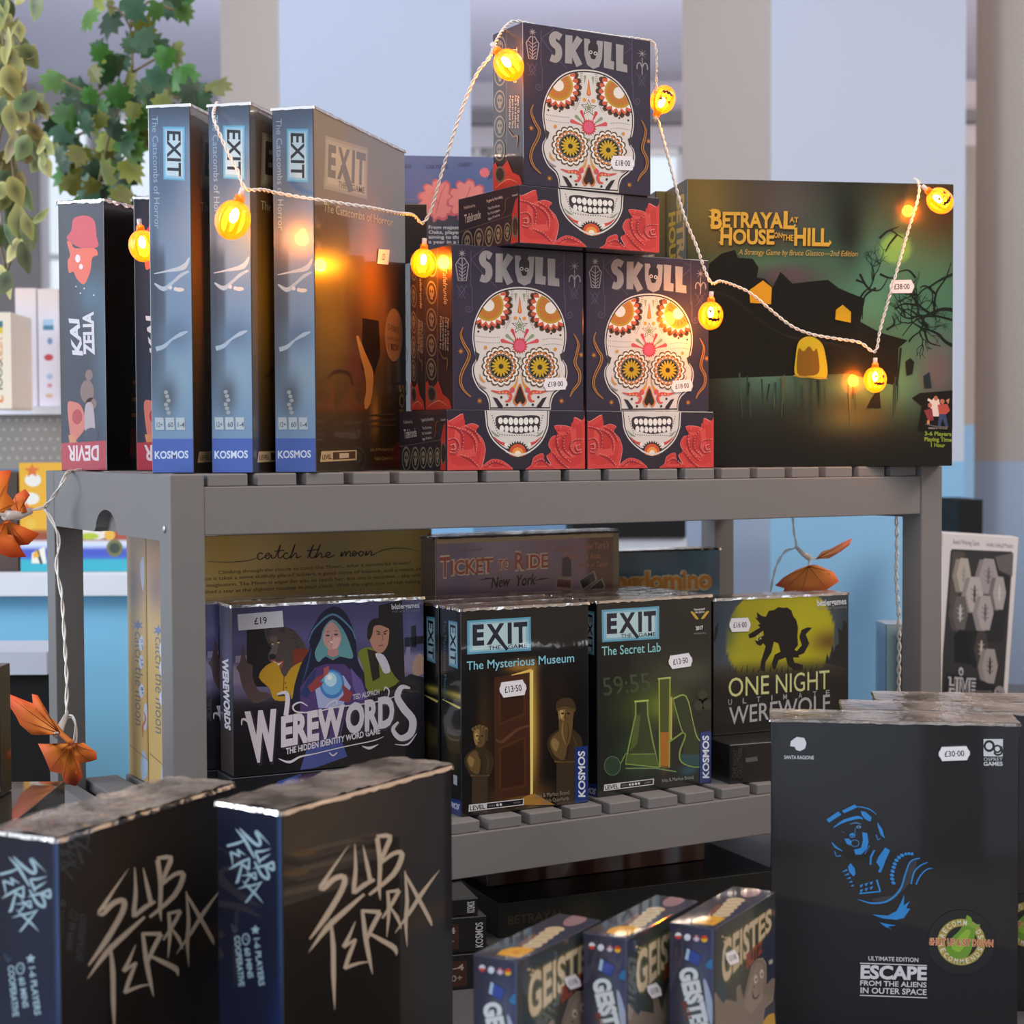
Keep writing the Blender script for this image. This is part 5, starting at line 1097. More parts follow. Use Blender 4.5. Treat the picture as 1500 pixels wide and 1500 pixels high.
ml.grid(lambda u, v: mixc((20, 20, 22), (G(u, v, .8, .42, .8, .018), (200, 180, 80)), (G(u, v, .6, .7, .4, .1), (58, 48, 28))), 10, 60)
ml.stroke([(92, 880), (182, 925)], [4, 12], (232, 214, 120))
exit_logo(ml, [(168, 500), (170, 732), (124, 714), (122, 492)], game=False, glow=((86, 150, 180), (176, 206, 214)))
ml.text('The Mysterious Museum', (98, 490), (100, 890), 14, (84, 120, 136), 0, up=(1, 0))
ml.poly([(100, 1010), (130, 1020), (160, 1050), (182, 1060), (182, 1150), (120, 1130)], (72, 60, 34)).poly([(148, 1250), (168, 1258), (166, 1305), (148, 1296)], (180, 180, 184)).poly([(84, 1350), (186, 1380), (186, 1460), (84, 1420)], (34, 54, 116)).text('KOSMOS', (96, 1396), (172, 1424), 26, (200, 206, 222), .03)
MW, MDp, MHh = 0.1404, 0.0440, 0.1976
labs = ['black escape room box with a glowing doorway, front of its row in the middle tier', 'black escape room box directly behind the one with the glowing doorway', 'third black escape room box back in the row of the glowing doorway']
first = None
for i, (x, y, a) in enumerate(((0.2896, 0.0230, -1.52), (0.2905, 0.0712, -1.3), (0.2980, 0.1195, -1.3))):
    if first is None:
        first = o = carton('game_box', MW, MDp, MHh, (20, 20, 22), {'F': mm, 'L': ml}, M_CRINK); ff = film(o, MW, MDp, MHh, 20, 0.0010, 0.006)
    else:
        o = first.copy(); COL.objects.link(o); g_ = ff.copy(); COL.objects.link(g_); g_.parent = o
    o.location = S(x, y, Z2); o.rotation_euler = (0, 0, R_(a)); tag(o, labs[i], 'game box', 'escape room boxes with a doorway')
price(first, frames(MW, MDp, MHh)['F'], mm, (435, 828), 132, 76, -0.13, '£13·50')

se = Art([(874.3, 881.6), (1043.2, 871.2), (1041.8, 1145.8), (874.6, 1169)]).frame((620, 760), 3.333)
se.grid(lambda u, v: mixc((20, 23, 21), (G(u, v, .45, .55, .3, .12), (62, 82, 24)), (G(u, v, .58, .53, .12, .1), (134, 160, 34)), (G(u, v, .62, .42, .2, .12), (40, 48, 26)), (G(u, v, .8, .4, .25, .08), (62, 64, 52)), (G(u, v, .36, .8, .2, .12), (40, 72, 40)), (G(u, v, .8, .92, .1, .03), (40, 78, 90)), (G(u, v, .58, .83, .03, .07), (210, 130, 30))), 40, 60)
se.text('59:55', (880, 866), (1110, 838), 88, (58, 74, 50), 0)
gl = (128, 150, 72)
fl = [(1036, 892), (1036, 960), (1000, 1120), (985, 1200), (1150, 1216), (1120, 1090), (1096, 960), (1094, 888)]
se.poly(fl, (48, 60, 28)).poly([(1040, 960), (1060, 960), (1046, 1100), (1006, 1140)], (76, 92, 38)).poly([(1152, 780), (1206, 776), (1200, 1216), (1154, 1215)], (70, 78, 30)).poly([(1222, 882), (1282, 868), (1318, 1000), (1390, 1120), (1390, 1200), (1262, 1190), (1280, 1060)], (44, 54, 30)).poly([(1254, 1150), (1390, 1150), (1390, 1200), (1330, 1214), (1262, 1190)], (36, 72, 76))
se.stroke(fl, 7, gl).stroke([(1030, 894), (1100, 888)], 9, (170, 190, 90)).poly([(1000, 1150), (1134, 1150), (1148, 1212), (988, 1196)], (70, 92, 40)).stroke([(1010, 1152), (1130, 1150)], 4, gl)
se.stroke([(1152, 780), (1154, 1215), (1200, 1216), (1206, 776)], 7, (150, 160, 70)).stroke([(1146, 782), (1210, 775)], 8, (176, 186, 110)).poly([(1156, 1044), (1200, 1042), (1198, 1210), (1158, 1210)], (168, 104, 28)).stroke([(1212, 870), (1210, 1080)], 8, (190, 170, 90))
se.stroke([(1220, 880), (1284, 866), (1320, 1000), (1340, 1070), (1395, 1120)], [8, 4, 7], (150, 172, 90), 4).stroke([(1220, 880), (1262, 1030), (1280, 1060), (1252, 1140), (1262, 1190), (1330, 1214), (1390, 1200)], [5, 8, 4], gl, 4).stroke([(1195, 1095), (1265, 1045)], 8, gl).stroke([(985, 1222), (1130, 1220), (1235, 1236)], 6, (110, 140, 90)).poly(ell(920, 1210, 40, 46), (42, 62, 44)).stroke(ell(920, 1210, 40, 46), 4, (84, 110, 80), closed=True).stroke([(960, 1200), (985, 1150), (1000, 1150)], 5, gl)
se.polys([ell(1366, 860, 30, 32, 18), ell(1346, 910, 30, 32, 18), ell(1386, 906, 28, 32, 18)], (34, 40, 30)).polys([ell(1366, 858, 20, 22, 14), ell(1346, 912, 20, 22, 14), ell(1386, 908, 19, 22, 14)], (50, 56, 40))
exit_logo(se, [(868, 442), (1153, 423), (1153, 584), (870, 602)], glow=((92, 158, 186), (182, 208, 214)))
se.text('The Secret Lab', (868, 668), (1160, 646), 44, (142, 204, 206), .008, up=(0, -1))
se.text('Kennerspiel', (1326, 444), (1378, 440), 10, (220, 220, 220), .02).text('des Jahres', (1330, 457), (1376, 454), 10, (220, 220, 220), .02).text('2017', (1334, 540), (1370, 536), 17, (220, 220, 220), .04).text('KENNERSPIEL', (1322, 562), (1384, 558), 7, (150, 150, 150), 0)
for i in range(4): se.poly(ell(1336-i*6, 480-i*8, 12, 6, 10, rot=.6), (196, 160, 50)).poly(ell(1370+i*6, 478-i*8, 12, 6, 10, rot=-.6), (196, 160, 50))
se.poly([(1352, 1042), (1406, 1034), (1404, 1288), (1348, 1298)], (34, 54, 116)).text('KOSMOS', (1394, 1266), (1394, 1058), 30, (220, 224, 236), .03, up=(-1, 0))
level(se, [(878, 1302), (1124, 1270), (1122, 1300), (876, 1334)], 4)
se.text('Inka & Markus Brand', (1164, 1288), (1318, 1270), 17, (150, 150, 140), 0)
s2 = Art([(842.1, 877.2), (874.2, 881.5), (874.9, 1168.5), (842.9, 1158.5)]); s2.grid(lambda u, v: mixc((20, 22, 22)), 2, 2)
exit_logo(s2, [(871, 895), (871, 960), (858, 956), (858, 893)], game=False, glow=((86, 150, 180), (176, 206, 214))); s2.poly([(840, 1145), (876, 1150), (876, 1172), (840, 1162)], (34, 54, 116)).text('KOSMOS', (846, 1158), (872, 1165), 8, (200, 206, 222), .03)
labs = ['black escape room box with green laboratory flasks, front of its row in the middle tier', 'black escape room box directly behind the one with green flasks', 'third black escape room box back in the row of the green flasks']
first = None
for i, (x, y, a) in enumerate(((0.4485, 0.0328, 1.19), (0.4475, 0.0755, 1.2), (0.4460, 0.1182, 1.2))):
    if first is None:
        first = o = carton('game_box', 0.1435, 0.0400, 0.1965, (20, 21, 21), {'F': se, 'L': s2}, M_CRINK); ff = film(o, 0.1435, 0.0400, 0.1965, 24, 0.0010, 0.006)
    else:
        o = first.copy(); COL.objects.link(o); g_ = ff.copy(); COL.objects.link(g_); g_.parent = o
    o.location = S(x, y, Z2); o.rotation_euler = (0, 0, R_(a)); tag(o, labs[i], 'game box', 'escape room boxes with green flasks')
price(first, frames(0.1435, 0.0400, 0.1965)['F'], se, (1255, 693), 116, 66, -0.15, '£13·50')

# werewolf silhouette box on a plain dark box
ow = Art([(1044.4, 879.8), (1243.5, 870.3), (1242.9, 1061.9), (1044.6, 1079)]).frame((980, 760), 3.75)
ow.grid(lambda u, v: mixc((70, 78, 86), (SS(((u-.49)/.405)**2+((v-.30)/.40)**2, 1.02, .97), (182, 172, 26)), (G(u, v, .85, .36, .12, .08)*SS(((u-.49)/.405)**2+((v-.30)/.40)**2, 1.02, .97), (110, 84, 26)), (G(u, v, .3, .3, .15, .3)*.5*SS(((u-.49)/.405)**2+((v-.30)/.40)**2, 1.0, .9), (140, 132, 36)), (SS(v, .44, .60), (46, 40, 32)), (G(u, v, .05, .2, .1, .2), (52, 70, 88)), (G(u, v, .97, .2, .05, .2), (44, 62, 72)), (SS(v, .55, .7), (20, 19, 20))), 60, 60)
bkk = (16, 15, 16)
ow.poly([(434, 640), (470, 618), (500, 600), (486, 590), (500, 580), (470, 545), (484, 548), (480, 515), (506, 536), (530, 542), (548, 508), (575, 505), (600, 488), (625, 492), (650, 490), (672, 506), (684, 540), (700, 560), (710, 600), (706, 650), (710, 700), (690, 724), (702, 732), (730, 700), (716, 655), (728, 615), (760, 600), (788, 602), (752, 640), (772, 690), (742, 745), (712, 756), (718, 768), (682, 768), (690, 796), (736, 808), (738, 838), (690, 838), (652, 812), (642, 768), (602, 782), (582, 838), (568, 830), (564, 800), (580, 752), (612, 735), (600, 690), (576, 680), (562, 740), (530, 792), (524, 842), (500, 842), (504, 790), (530, 704), (516, 690), (500, 704), (480, 694), (470, 672), (520, 645), (516, 618), (470, 654), (440, 662)], bkk)
ow.polys([[(478, 650), (486, 664), (492, 640)], [(496, 638), (502, 654), (508, 628)], [(474, 672), (484, 660), (490, 676)], [(494, 668), (502, 656), (508, 664)]], (190, 186, 120))
ow.polys([[(240, 660), (250, 600), (270, 570), (262, 640), (244, 690)], [(984, 700), (984, 580), (962, 560), (950, 620), (930, 600), (936, 690), (920, 700), (905, 740), (900, 690), (880, 800), (984, 830)], [(860, 800), (870, 740), (885, 800)]], (26, 32, 34))
for i in range(16): ow.stroke([(330+i*32, 850), (334+i*32+(i % 3)*4, 822-(i % 4)*7)], [6, 1], (26, 23, 22))
YL = (206, 204, 140); SV = (170, 168, 172)
ow.text('ONE', (324, 990), (548, 972), 106, (60, 58, 30), .012, up=(0, -1)).text('ONE', (324, 986), (548, 968), 104, YL, .0, up=(0, -1)).text('NIGHT', (586, 966), (882, 940), 104, YL, .0, up=(0, -1))
for ch, x in zip('ULTIMATE', (322, 402, 480, 560, 626, 710, 790, 862)): ow.text(ch, (x, 1030-(x-322)*.095), (x+(6 if ch == 'I' else 20), 1028-(x-322)*.095), 30, SV, .005, up=(0, -1))
ow.text('WEREWOLF', (326, 1140), (884, 1066), 96, SV, .006, up=(0, -1))
ow.text('béziergames', (814, 482), (976, 470), 34, (236, 236, 236), .018).text('THE NEW CLASSICS', (816, 502), (978, 492), 10, (150, 150, 150), 0)
o = carton('game_box', 0.1755, 0.0420, 0.1462, (24, 24, 26), {'F': ow}, M_GLOSS, None, S(0.6227, 0.0748, Z2+0.0412), (0, 0, R_(-5.24)))
tag(o, 'box with a black wolf against a yellow moon, right of the middle tier', 'game box'); film(o, 0.1755, 0.0420, 0.1462, 31, 0.0008, 0.004)
price(o, frames(0.1755, 0.0420, 0.1462)['F'], ow, (385, 586), 116, 76, -0.04, '£16·00')
oc = Art([(1069, 1091.6), (1214.1, 1080.2), (1214, 1136), (1069, 1148.9)]).frame((980, 760), 3.75)
oc.grid(lambda u, v: mixc((24, 23, 24)), 2, 2).text('ONE NIGHT', (362, 1425), (366, 1265), 20, (66, 62, 58), .0, up=(-1, 0)).text('COLLECTION', (384, 1425), (388, 1262), 20, (66, 62, 58), .0, up=(-1, 0)).text('1', (404, 1340), (456, 1332), 26, (90, 86, 82), 0).stroke([(560, 1260), (550, 1300), (560, 1340)], 6, (150, 150, 150))
o = carton('game_box', 0.1500, 0.1050, 0.0408, (24, 23, 24), {'F': oc}, M_CRINK, None, S(0.6030, 0.0192, Z2), (0, 0, R_(-7.7)))
tag(o, 'low plain black box under the yellow moon wolf box', 'game box')

# ------------------------------------------------------------------ front row on the table
su = Art([(415, 1191), (657.5, 1123.5), (661, 1637), (417.5, 1776)]).frame((300, 1120), 3.947)
su.grid(lambda u, v: mixc((28, 24, 22), (G(u, v, .2, .1, .4, .3), (44, 36, 30)), (SS(u, .6, .9), (22, 22, 26)), (G(u, v, .9, .55, .1, .3), (20, 24, 36)), (G(u, v, .85, .4, .15, .02), (50, 36, 22))), 10, 20)
IV = (186, 168, 150)
def subterra(A, T, W, c):
    def st(pts, ws): A.stroke([T(*p) for p in pts], [w*W for w in ws], c, 3)
    st([(830, 460), (740, 590), (672, 700), (690, 706), (745, 655), (800, 645), (790, 715), (700, 870), (604, 1004)], [1, 14, 30, 30, 30, 32, 32, 32, 8])
    st([(862, 455), (866, 600), (858, 690), (856, 742)], [4, 22, 26, 24]); st([(860, 736), (916, 690), (974, 660)], [22, 28, 16]); st([(908, 462), (930, 570), (952, 680)], [3, 22, 26])
    st([(988, 420), (1004, 560), (1000, 700), (1006, 780)], [26, 26, 22, 2]); st([(984, 412), (1060, 412), (1034, 490), (1002, 572)], [18, 30, 26, 18]); st([(1002, 572), (1080, 510), (1130, 514), (1080, 630), (942, 748)], [16, 24, 30, 30, 16])
    st([(914, 744), (800, 845), (700, 940), (596, 1082)], [14, 30, 32, 2]); st([(722, 890), (736, 1040), (738, 1220), (744, 1415)], [10, 28, 26, 2])
    st([(864, 900), (826, 990), (794, 1050)], [3, 20, 22]); st([(794, 1050), (866, 1004)], [22, 14]); st([(866, 1004), (830, 1090), (802, 1176)], [14, 24, 22]); st([(800, 1172), (880, 1144), (940, 1136)], [22, 16, 4])
    st([(902, 836), (920, 990), (940, 1110), (960, 1210)], [18, 28, 24, 2]); st([(896, 840), (1004, 848)], [18, 26]); st([(1004, 848), (960, 930), (926, 1010)], [26, 26, 16]); st([(940, 970), (1010, 1010), (1084, 1056), (1096, 1100)], [14, 26, 32, 2])
    st([(1046, 726), (1052, 850), (1040, 992)], [18, 22, 3]); st([(1040, 732), (1112, 722)], [14, 22]); st([(1112, 722), (1070, 800), (1014, 884)], [22, 22, 10]); st([(1060, 820), (1100, 880), (1122, 944)], [10, 22, 6])
    st([(1144, 610), (1156, 780), (1148, 900), (1156, 1050)], [8, 22, 22, 2]); st([(1146, 630), (1216, 760), (1284, 890), (1296, 930)], [12, 24, 22, 2]); st([(1340, 605), (1240, 740), (1170, 850), (1086, 970)], [2, 24, 22, 3])
subterra(su, lambda x, y: (x, y), 1.0, IV)
sb = Art([(312.7, 1173), (416, 1191), (417.5, 1776), (321, 1745)]).frame((300, 1120), 3.947)
sb.grid(lambda u, v: mixc((24, 30, 52), (SS(u, .92, 1.0), (56, 84, 128)), (SS(v, .3, .6)*SS(u, .6, 1.), (22, 42, 88)), (SS(v, .5, .35)*SS(u, .5, .1), (20, 24, 42))), 12, 20)
SBL = (158, 184, 196)
def spine_t(x, y):
    yy = min(y, 1230); return (404-(yy-410)/820*290+(x-600)/740*10, 318+(x-600)/740*490+(yy-410)/820*60)
subterra(sb, spine_t, 0.62, SBL)
sb.text('1-6 PLAYERS', (286, 1030), (318, 1312), 34, SBL, .03, up=(1, -.08)).text('60 MINS', (226, 1086), (250, 1265), 32, SBL, .03, up=(1, -.08)).text('COOPERATIVE', (164, 1014), (192, 1312), 34, SBL, .03, up=(1, -.08))
sb.poly(starp(296, 980, 30, 15, 5), SBL).stroke(ell(236, 1034, 22, 32, 18), 7, SBL, closed=True).stroke([(236, 1020), (238, 1036), (246, 1040)], 5, SBL).stroke([(146, 940), (158, 980), (172, 950)], 8, (70, 84, 104)).stroke([(160, 990), (186, 970)], 8, (70, 84, 104))
SW, SD, SH = 0.0552, 0.1828, 0.2537
o = carton('game_box', SW, SD, SH, (26, 26, 32), {'F': sb, 'R': su}, M_GLOSS, None, S(-0.0895, -0.3548, ZT), (0, 0, R_(-63.24)))
f1 = film(o, SW, SD, SH, 41, 0.0035, 0.006)
tag(o, 'dark box with scratched pale lettering and navy spine, standing at front centre left', 'game box', 'boxes with scratched lettering')
o2 = o.copy(); COL.objects.link(o2); f2 = f1.copy(); COL.objects.link(f2); f2.parent = o2
o2.location = S(-0.2279, -0.3297, ZT); o2.rotation_euler = (0, 0, R_(-55.0)); o2.scale = (1.0, 1.0, 0.972)
o2['label'] = 'dark box with scratched pale lettering in the bottom left corner, behind its twin'

# astronaut box and those stacked behind it
es = Art([(1129.2, 1055), (1493, 1061), (1489, 1515.4), (1129.5, 1499.8)]).frame((1110, 1010), 3.846)
es.grid(lambda u, v: mixc((22, 22, 26), (G(u, v, .5, .5, .5, .5), (25, 26, 31))), 4, 4)
BLU = (38, 132, 206); GY = (52, 52, 62)
es.poly([(200, 276), (216, 266), (258, 272), (270, 300), (262, 332), (234, 346), (212, 340), (204, 322), (178, 318), (182, 290)], (214, 214, 222)).text('SANTA RAGIONE', (144, 391), (312, 393), 20, (214, 214, 220), .01)
es.poly([(1274, 276), (1384, 276), (1382, 376), (1274, 374)], (206, 206, 212)).poly(ell(1306, 316, 32, 34), (22, 22, 26)).poly(ell(1305, 316, 19, 20), (206, 206, 212)).poly(ell(1352, 332, 24, 24), (22, 22, 26)).poly(ell(1352, 332, 14, 14), (206, 206, 212)).stroke([(1374, 316), (1376, 356), (1350, 366), (1332, 352)], 11, (22, 22, 26), 4).text('OSPREY', (1274, 400), (1382, 400), 19, (190, 190, 196), .0).text('GAMES', (1274, 427), (1382, 427), 21, (216, 216, 222), .025)
es.poly([tuple(p) for p in smooth([(388, 740), (420, 700), (520, 650), (600, 655), (670, 700), (712, 790), (710, 850), (640, 870), (640, 930), (560, 960), (480, 940), (420, 880), (404, 800)], 3, True)], (16, 16, 20))
es.polys([[(384, 734), (450, 688), (468, 706), (398, 752)], [(472, 684), (544, 648), (560, 664), (484, 698)], [(672, 748), (700, 790), (714, 842), (690, 820), (676, 780)], [(578, 686), (604, 690), (640, 722), (632, 746), (600, 730), (584, 708)]], BLU)
es.stroke([(424, 780), (480, 744), (560, 722), (590, 732)], [3, 16, 18, 5], BLU, 4).stroke([(560, 660), (620, 672), (666, 704)], [5, 7, 3], BLU, 3).stroke([(664, 820), (676, 850), (690, 840)], 5, BLU).stroke([(414, 862), (436, 890), (474, 912)], [4, 12, 4], BLU, 3).stroke([(430, 912), (440, 940), (466, 938)], 5, BLU, 3)
es.polys([[(586, 806), (614, 810), (622, 860), (612, 900), (580, 932), (548, 932), (540, 905), (580, 894), (590, 850)], [(484, 842), (510, 842), (530, 860), (520, 880), (500, 872)], [(512, 820), (530, 808), (548, 818), (544, 834), (520, 838)]], BLU)
es.stroke([(516, 760), (552, 752), (580, 762)], [3, 8, 3], (70, 120, 170), 3).poly(ell(566, 776, 14, 8), (90, 140, 186)).poly(ell(566, 777, 5, 5), (16, 16, 20)).stroke([(470, 800), (486, 808)], 6, (60, 76, 96)).poly(ell(545, 868, 21, 17), (14, 14, 18)).stroke(ell(545, 868, 23, 19), 4, (60, 130, 190), closed=True).polys([ell(524, 828, 5, 4), ell(538, 828, 5, 4)], (14, 14, 18)).stroke([(548, 780), (544, 812)], 5, (60, 100, 140)).stroke([(600, 930), (628, 880)], 7, (40, 90, 140))
es.polys([[(716, 892), (744, 908), (716, 970), (706, 1000), (690, 1034), (676, 1030), (686, 1004), (666, 976), (676, 948)], [(648, 908), (660, 906), (640, 950), (638, 990), (628, 990), (630, 944)], [(506, 1000), (520, 980), (544, 1010), (548, 1044), (536, 1056), (512, 1030)]], BLU)
for i, (x, y) in enumerate([(762, 1092), (756, 1070), (754, 1048), (758, 1026), (764, 1004), (770, 984), (780, 964), (794, 948), (812, 936), (832, 928), (850, 926), (868, 928)]): es.poly(ell(x, y, 13 if i < 9 else 9, 9, 8, rot=.4), BLU)
for i in range(5): es.stroke([(474+i*12, 1030+i*20), (502+i*9, 1018+i*22)], [3, 12], BLU)
es.stroke([(570, 1152), (690, 1140)], [8, 8], BLU).stroke([(668, 1074), (688, 1138)], [10, 10], BLU)
for i in range(3):
    for j in range(2): es.poly([(572+i*28, 1104+j*28-i*8), (592+i*28, 1098+j*28-i*8), (586+i*28, 1112+j*28-i*8), (578+i*28, 1120+j*28-i*8)], BLU)
es.poly([(640, 1180), (760, 1160), (820, 1090), (850, 980), (900, 940), (880, 1060), (830, 1120), (760, 1190), (660, 1206)], GY).stroke([(560, 1184), (640, 1206), (730, 1194), (800, 1130), (830, 1040), (860, 970), (912, 952)], [3, 10, 11, 10, 9, 8, 6], BLU, 5).stroke([(862, 1098), (880, 1030), (920, 990), (956, 976)], [8, 8, 7, 5], BLU, 4).stroke([(890, 1100), (915, 1050), (950, 1016), (984, 1008)], [8, 8, 7, 4], BLU, 4)
es.poly([(640, 1270), (730, 1276), (780, 1250), (806, 1200), (824, 1158), (820, 1220), (854, 1194), (834, 1234), (858, 1238), (820, 1290), (780, 1300), (700, 1292)], BLU).poly([(684, 1314), (720, 1322), (778, 1332), (730, 1338), (752, 1352), (716, 1340)], BLU)
es.frame((1180, 1160), 4.6875)
es.text('ULTIMATE EDITION', (428, 1160), (772, 1172), 28, (206, 200, 206), .02).stroke([(370, 1180), (832, 1196)], 7, (214, 208, 214)).text('ESCAPE', (374, 1282), (830, 1294), 86, (216, 210, 216), .04).text('FROM THE ALIENS', (372, 1332), (828, 1346), 34, (216, 210, 216), .02).text('IN OUTER SPACE', (374, 1384), (828, 1398), 38, (216, 210, 216), .02).stroke([(370, 1400), (832, 1418)], 7, (214, 208, 214))
EW, ED, EH = 0.1995, 0.0540, 0.2550
EC = Vector((0.4184, -0.2812, 0)); ea = R_(-37.91); eu = Vector((math.cos(ea), math.sin(ea), 0)); en = Vector((-eu.y, eu.x, 0))
def round_seal(par):
    A = Art([(0, 0), (1, 0), (1, 1), (0, 1)]); A.H = es.H; A.frame((1180, 1160), 4.6875)
    cx, cy = 1068, 1034
    A.poly(ell(cx, cy, 232, 222, 48), (12, 12, 13)).poly(ell(cx, cy, 166, 160, 44), (166, 146, 66)).poly(ell(cx, cy, 112, 108, 36), (14, 14, 14))
    A.poly([tuple(p) for p in smooth([(965, 1080), (990, 1020), (1050, 960), (1080, 925), (1130, 920), (1165, 945), (1160, 1000), (1140, 1080), (1110, 1130), (1050, 1150), (985, 1130)], 4, True)], (104, 146, 36)).poly([tuple(p) for p in smooth([(1000, 1070), (1060, 990), (1100, 950), (1130, 960), (1110, 1020), (1060, 1100)], 4, True)], (140, 176, 48))
    A.poly([(1094, 900), (1106, 846), (1136, 866), (1146, 904), (1120, 930)], (122, 160, 52)).poly([(1130, 930), (1150, 908), (1200, 914), (1190, 930), (1160, 940)], (122, 160, 52))
    for s_, a0, a1, inv in (('RECOMMENDS', 200, 345, 1), ('RECOMMENDS', 172, 22, -1)):
        for i, ch in enumerate(s_):
            if inv == 1 and 6 <= i <= 7: continue
            t_ = math.radians(a0+(a1-a0)*i/(len(s_)-1)); r_ = 139
            px_, py_ = cx+r_*math.cos(t_), cy+r_*.965*math.sin(t_)
            if inv == 1: dx_, dy_ = -math.sin(t_), math.cos(t_)
            else: dx_, dy_ = math.sin(t_), -math.cos(t_)
            ux_, uy_ = dy_, -dx_
            wd = 12
            A.text(ch, (px_-dx_*wd-ux_*17, py_-dy_*wd-uy_*17), (px_+dx_*wd-ux_*17, py_+dy_*wd-uy_*17), 34, (226, 222, 200), .01)
    for c_, b_ in (((232, 164, 126), .08), ((150, 76, 50), .005)): A.text('SHUT UP & SIT DOWN', (846, 1050), (1290, 1064), 42, c_, b_)
    mb = MB(); A.emit(mb, frames(EW, ED, EH)['F'], base=0.0009, span=.0002)
    return mb.build('round_sticker', M_SATIN, par)
labs = ['black box with a blue astronaut and white price label, front right', 'black astronaut box second in the row, its right edge and seal peeking out', 'third black astronaut box back, only its wrapped top showing', 'fourth black astronaut box at the back of the row']
first = None
for i, (du, dv_) in enumerate(((0, 0), (0.0620-0.0, 0.0600), (0.094, 0.118))):
    if first is None:
        first = o = carton('game_box', EW, ED, EH, (22, 22, 26), {'F': es}, M_GLOSS); sl_ = round_seal(o); fl_ = film(o, EW, ED, EH, 51, 0.0012, 0.004)
    else:
        o = first.copy(); COL.objects.link(o)
        for ch_ in (sl_, fl_):
            g_ = ch_.copy(); COL.objects.link(g_); g_.parent = o
    p = EC+eu*du+en*dv_
    o.location = S(p.x, p.y, ZT); o.rotation_euler = (0, 0, ea); tag(o, labs[i], 'game box', 'astronaut boxes')
price(first, frames(EW, ED, EH)['F'], es.frame((1110, 1010), 3.846), (1107, 358), 176, 80, -0.04, '£30·00')

# three small ghost boxes
ge = Art([(1047.8, 1357.6), (1138.5, 1302.5), (1139, 1621.8), (1047.8, 1703.2)]).frame((860, 1220), 5.357)
ge.grid(lambda u, v: mixc((34, 38, 48), (G(u, v, .3, .2, .3, .2), (74, 74, 52)), (G(u, v, .7, .12, .3, .12), (66, 76, 60)), (G(u, v, .9, .3, .2, .3), (30, 38, 66)), (G(u, v, .1, .3, .1, .1), (40, 62, 76))), 20, 30)
gh = [(1010, 1235), (1080, 1330), (1100, 1290), (1190, 1310), (1184, 1200), (1210, 1170), (1240, 1290), (1262, 1180), (1300, 1030), (1345, 972), (1392, 965), (1418, 1010), (1420, 1130), (1415, 1180), (1470, 1120), (1494, 1130), (1470, 1300), (1405, 1360), (1380, 1620), (1000, 1660), (985, 1400)]
ge.poly(grow2(gh, 1.02), (190, 168, 150)).poly(gh, (128, 112, 100)).poly([(1300, 1120), (1345, 1000), (1390, 990), (1405, 1100), (1390, 1300), (1300, 1400), (1240, 1340)], (144, 126, 112))
ge.polys([ell(1336, 1128, 14, 34), ell(1384, 1084, 15, 36)], (206, 194, 176)).polys([ell(1338, 1132, 6, 16), ell(1386, 1090, 6, 16)], (40, 34, 34)).stroke([(1308, 1220), (1320, 1280), (1350, 1270), (1368, 1236)], [4, 14, 10, 3], (44, 36, 36), 4).poly(ell(1322, 1190, 6, 8), (60, 50, 48)).poly([tuple(p) for p in smooth([(1390, 1500), (1420, 1430), (1470, 1400), (1490, 1420), (1485, 1560), (1400, 1600)], 3, True)], (196, 150, 40))
for c_, b_ in (((92, 90, 60), .085), ((206, 186, 154), .03)): ge.text('GEISTES', (1062, 1172), (1462, 716), 330, c_, b_, up=(0, -1), cap2=150)
ge.text('BLITZ', (1256, 1046), (1388, 900), 110, (150, 66, 46), .05, up=(0, -1), cap2=84).polys([[(1440, 980), (1470, 965), (1470, 1000), (1440, 1010)]], (170, 170, 160)).dots([(1065, 790), (1080, 830), (1090, 800)], 10, (196, 172, 130)).text('11', (1176, 1108), (1216, 1074), 36, (84, 110, 110), .01, up=(0, -1))
gs = Art([(980, 1347.4), (1047.8, 1357.6), (1047.8, 1703.2), (980.1, 1687.9)]).frame((860, 1220), 5.357)
gs.grid(lambda u, v: mixc((44, 44, 64), (G(u, v, .8, .22, .3, .2), (70, 74, 110)), (G(u, v, .55, .35, .25, .2), (110, 118, 120)), (SS(v, .3, .6)*SS(u, .4, .0), (30, 34, 56)), (SS(u, .93, 1), (84, 88, 116))), 16, 24)
for x, y, a_, b_ in ((714, 782, (216, 216, 222), (196, 60, 54)), (790, 795, (220, 220, 228), (206, 208, 220)), (866, 802, (150, 70, 86), (190, 170, 186)), (932, 808, (206, 70, 40), (226, 180, 50))):
    gs.poly(ell(x, y, 27, 27, 16), b_).poly(clip_poly(ell(x, y, 27, 27, 16), [(x-30, y-30), (x+30, y-30), (x+30, y), (x-30, y)]), a_)
gs.stroke([(850, 800), (884, 804)], 8, (220, 210, 220)).stroke([(866, 782), (866, 824)], 8, (220, 210, 220))
gs.poly([(786, 876), (908, 940), (876, 1024), (766, 972)], (58, 78, 158)).poly([(786, 880), (812, 892), (796, 980), (768, 966)], (166, 190, 214)).stroke([(786, 876), (908, 940), (876, 1024), (766, 972), (786, 876)], 5, (30, 34, 70)).poly([(940, 1020), (975, 975), (998, 970), (998, 1050), (960, 1044)], (54, 116, 164))
gs.text('GEISTES', (724, 1046), (842, 1560), 130, (66, 80, 72), .13, up=(1, -.18)).text('GEISTES', (724, 1046), (842, 1560), 130, (216, 220, 226), .06, up=(1, -.18)).poly([tuple(p) for p in smooth([(924, 1130), (950, 1150), (985, 1250), (1000, 1330), (996, 1500), (960, 1420), (936, 1250)], 3, True)], (166, 176, 200)).text('BLITZ', (742, 1310), (790, 1460), 40, (130, 66, 54), .04, up=(1, -.2))
gt = Art([(1073.9, 1294.1), (1138.5, 1302.5), (1047.8, 1357.6), (980, 1347.4)]).frame((860, 1220), 5.357)
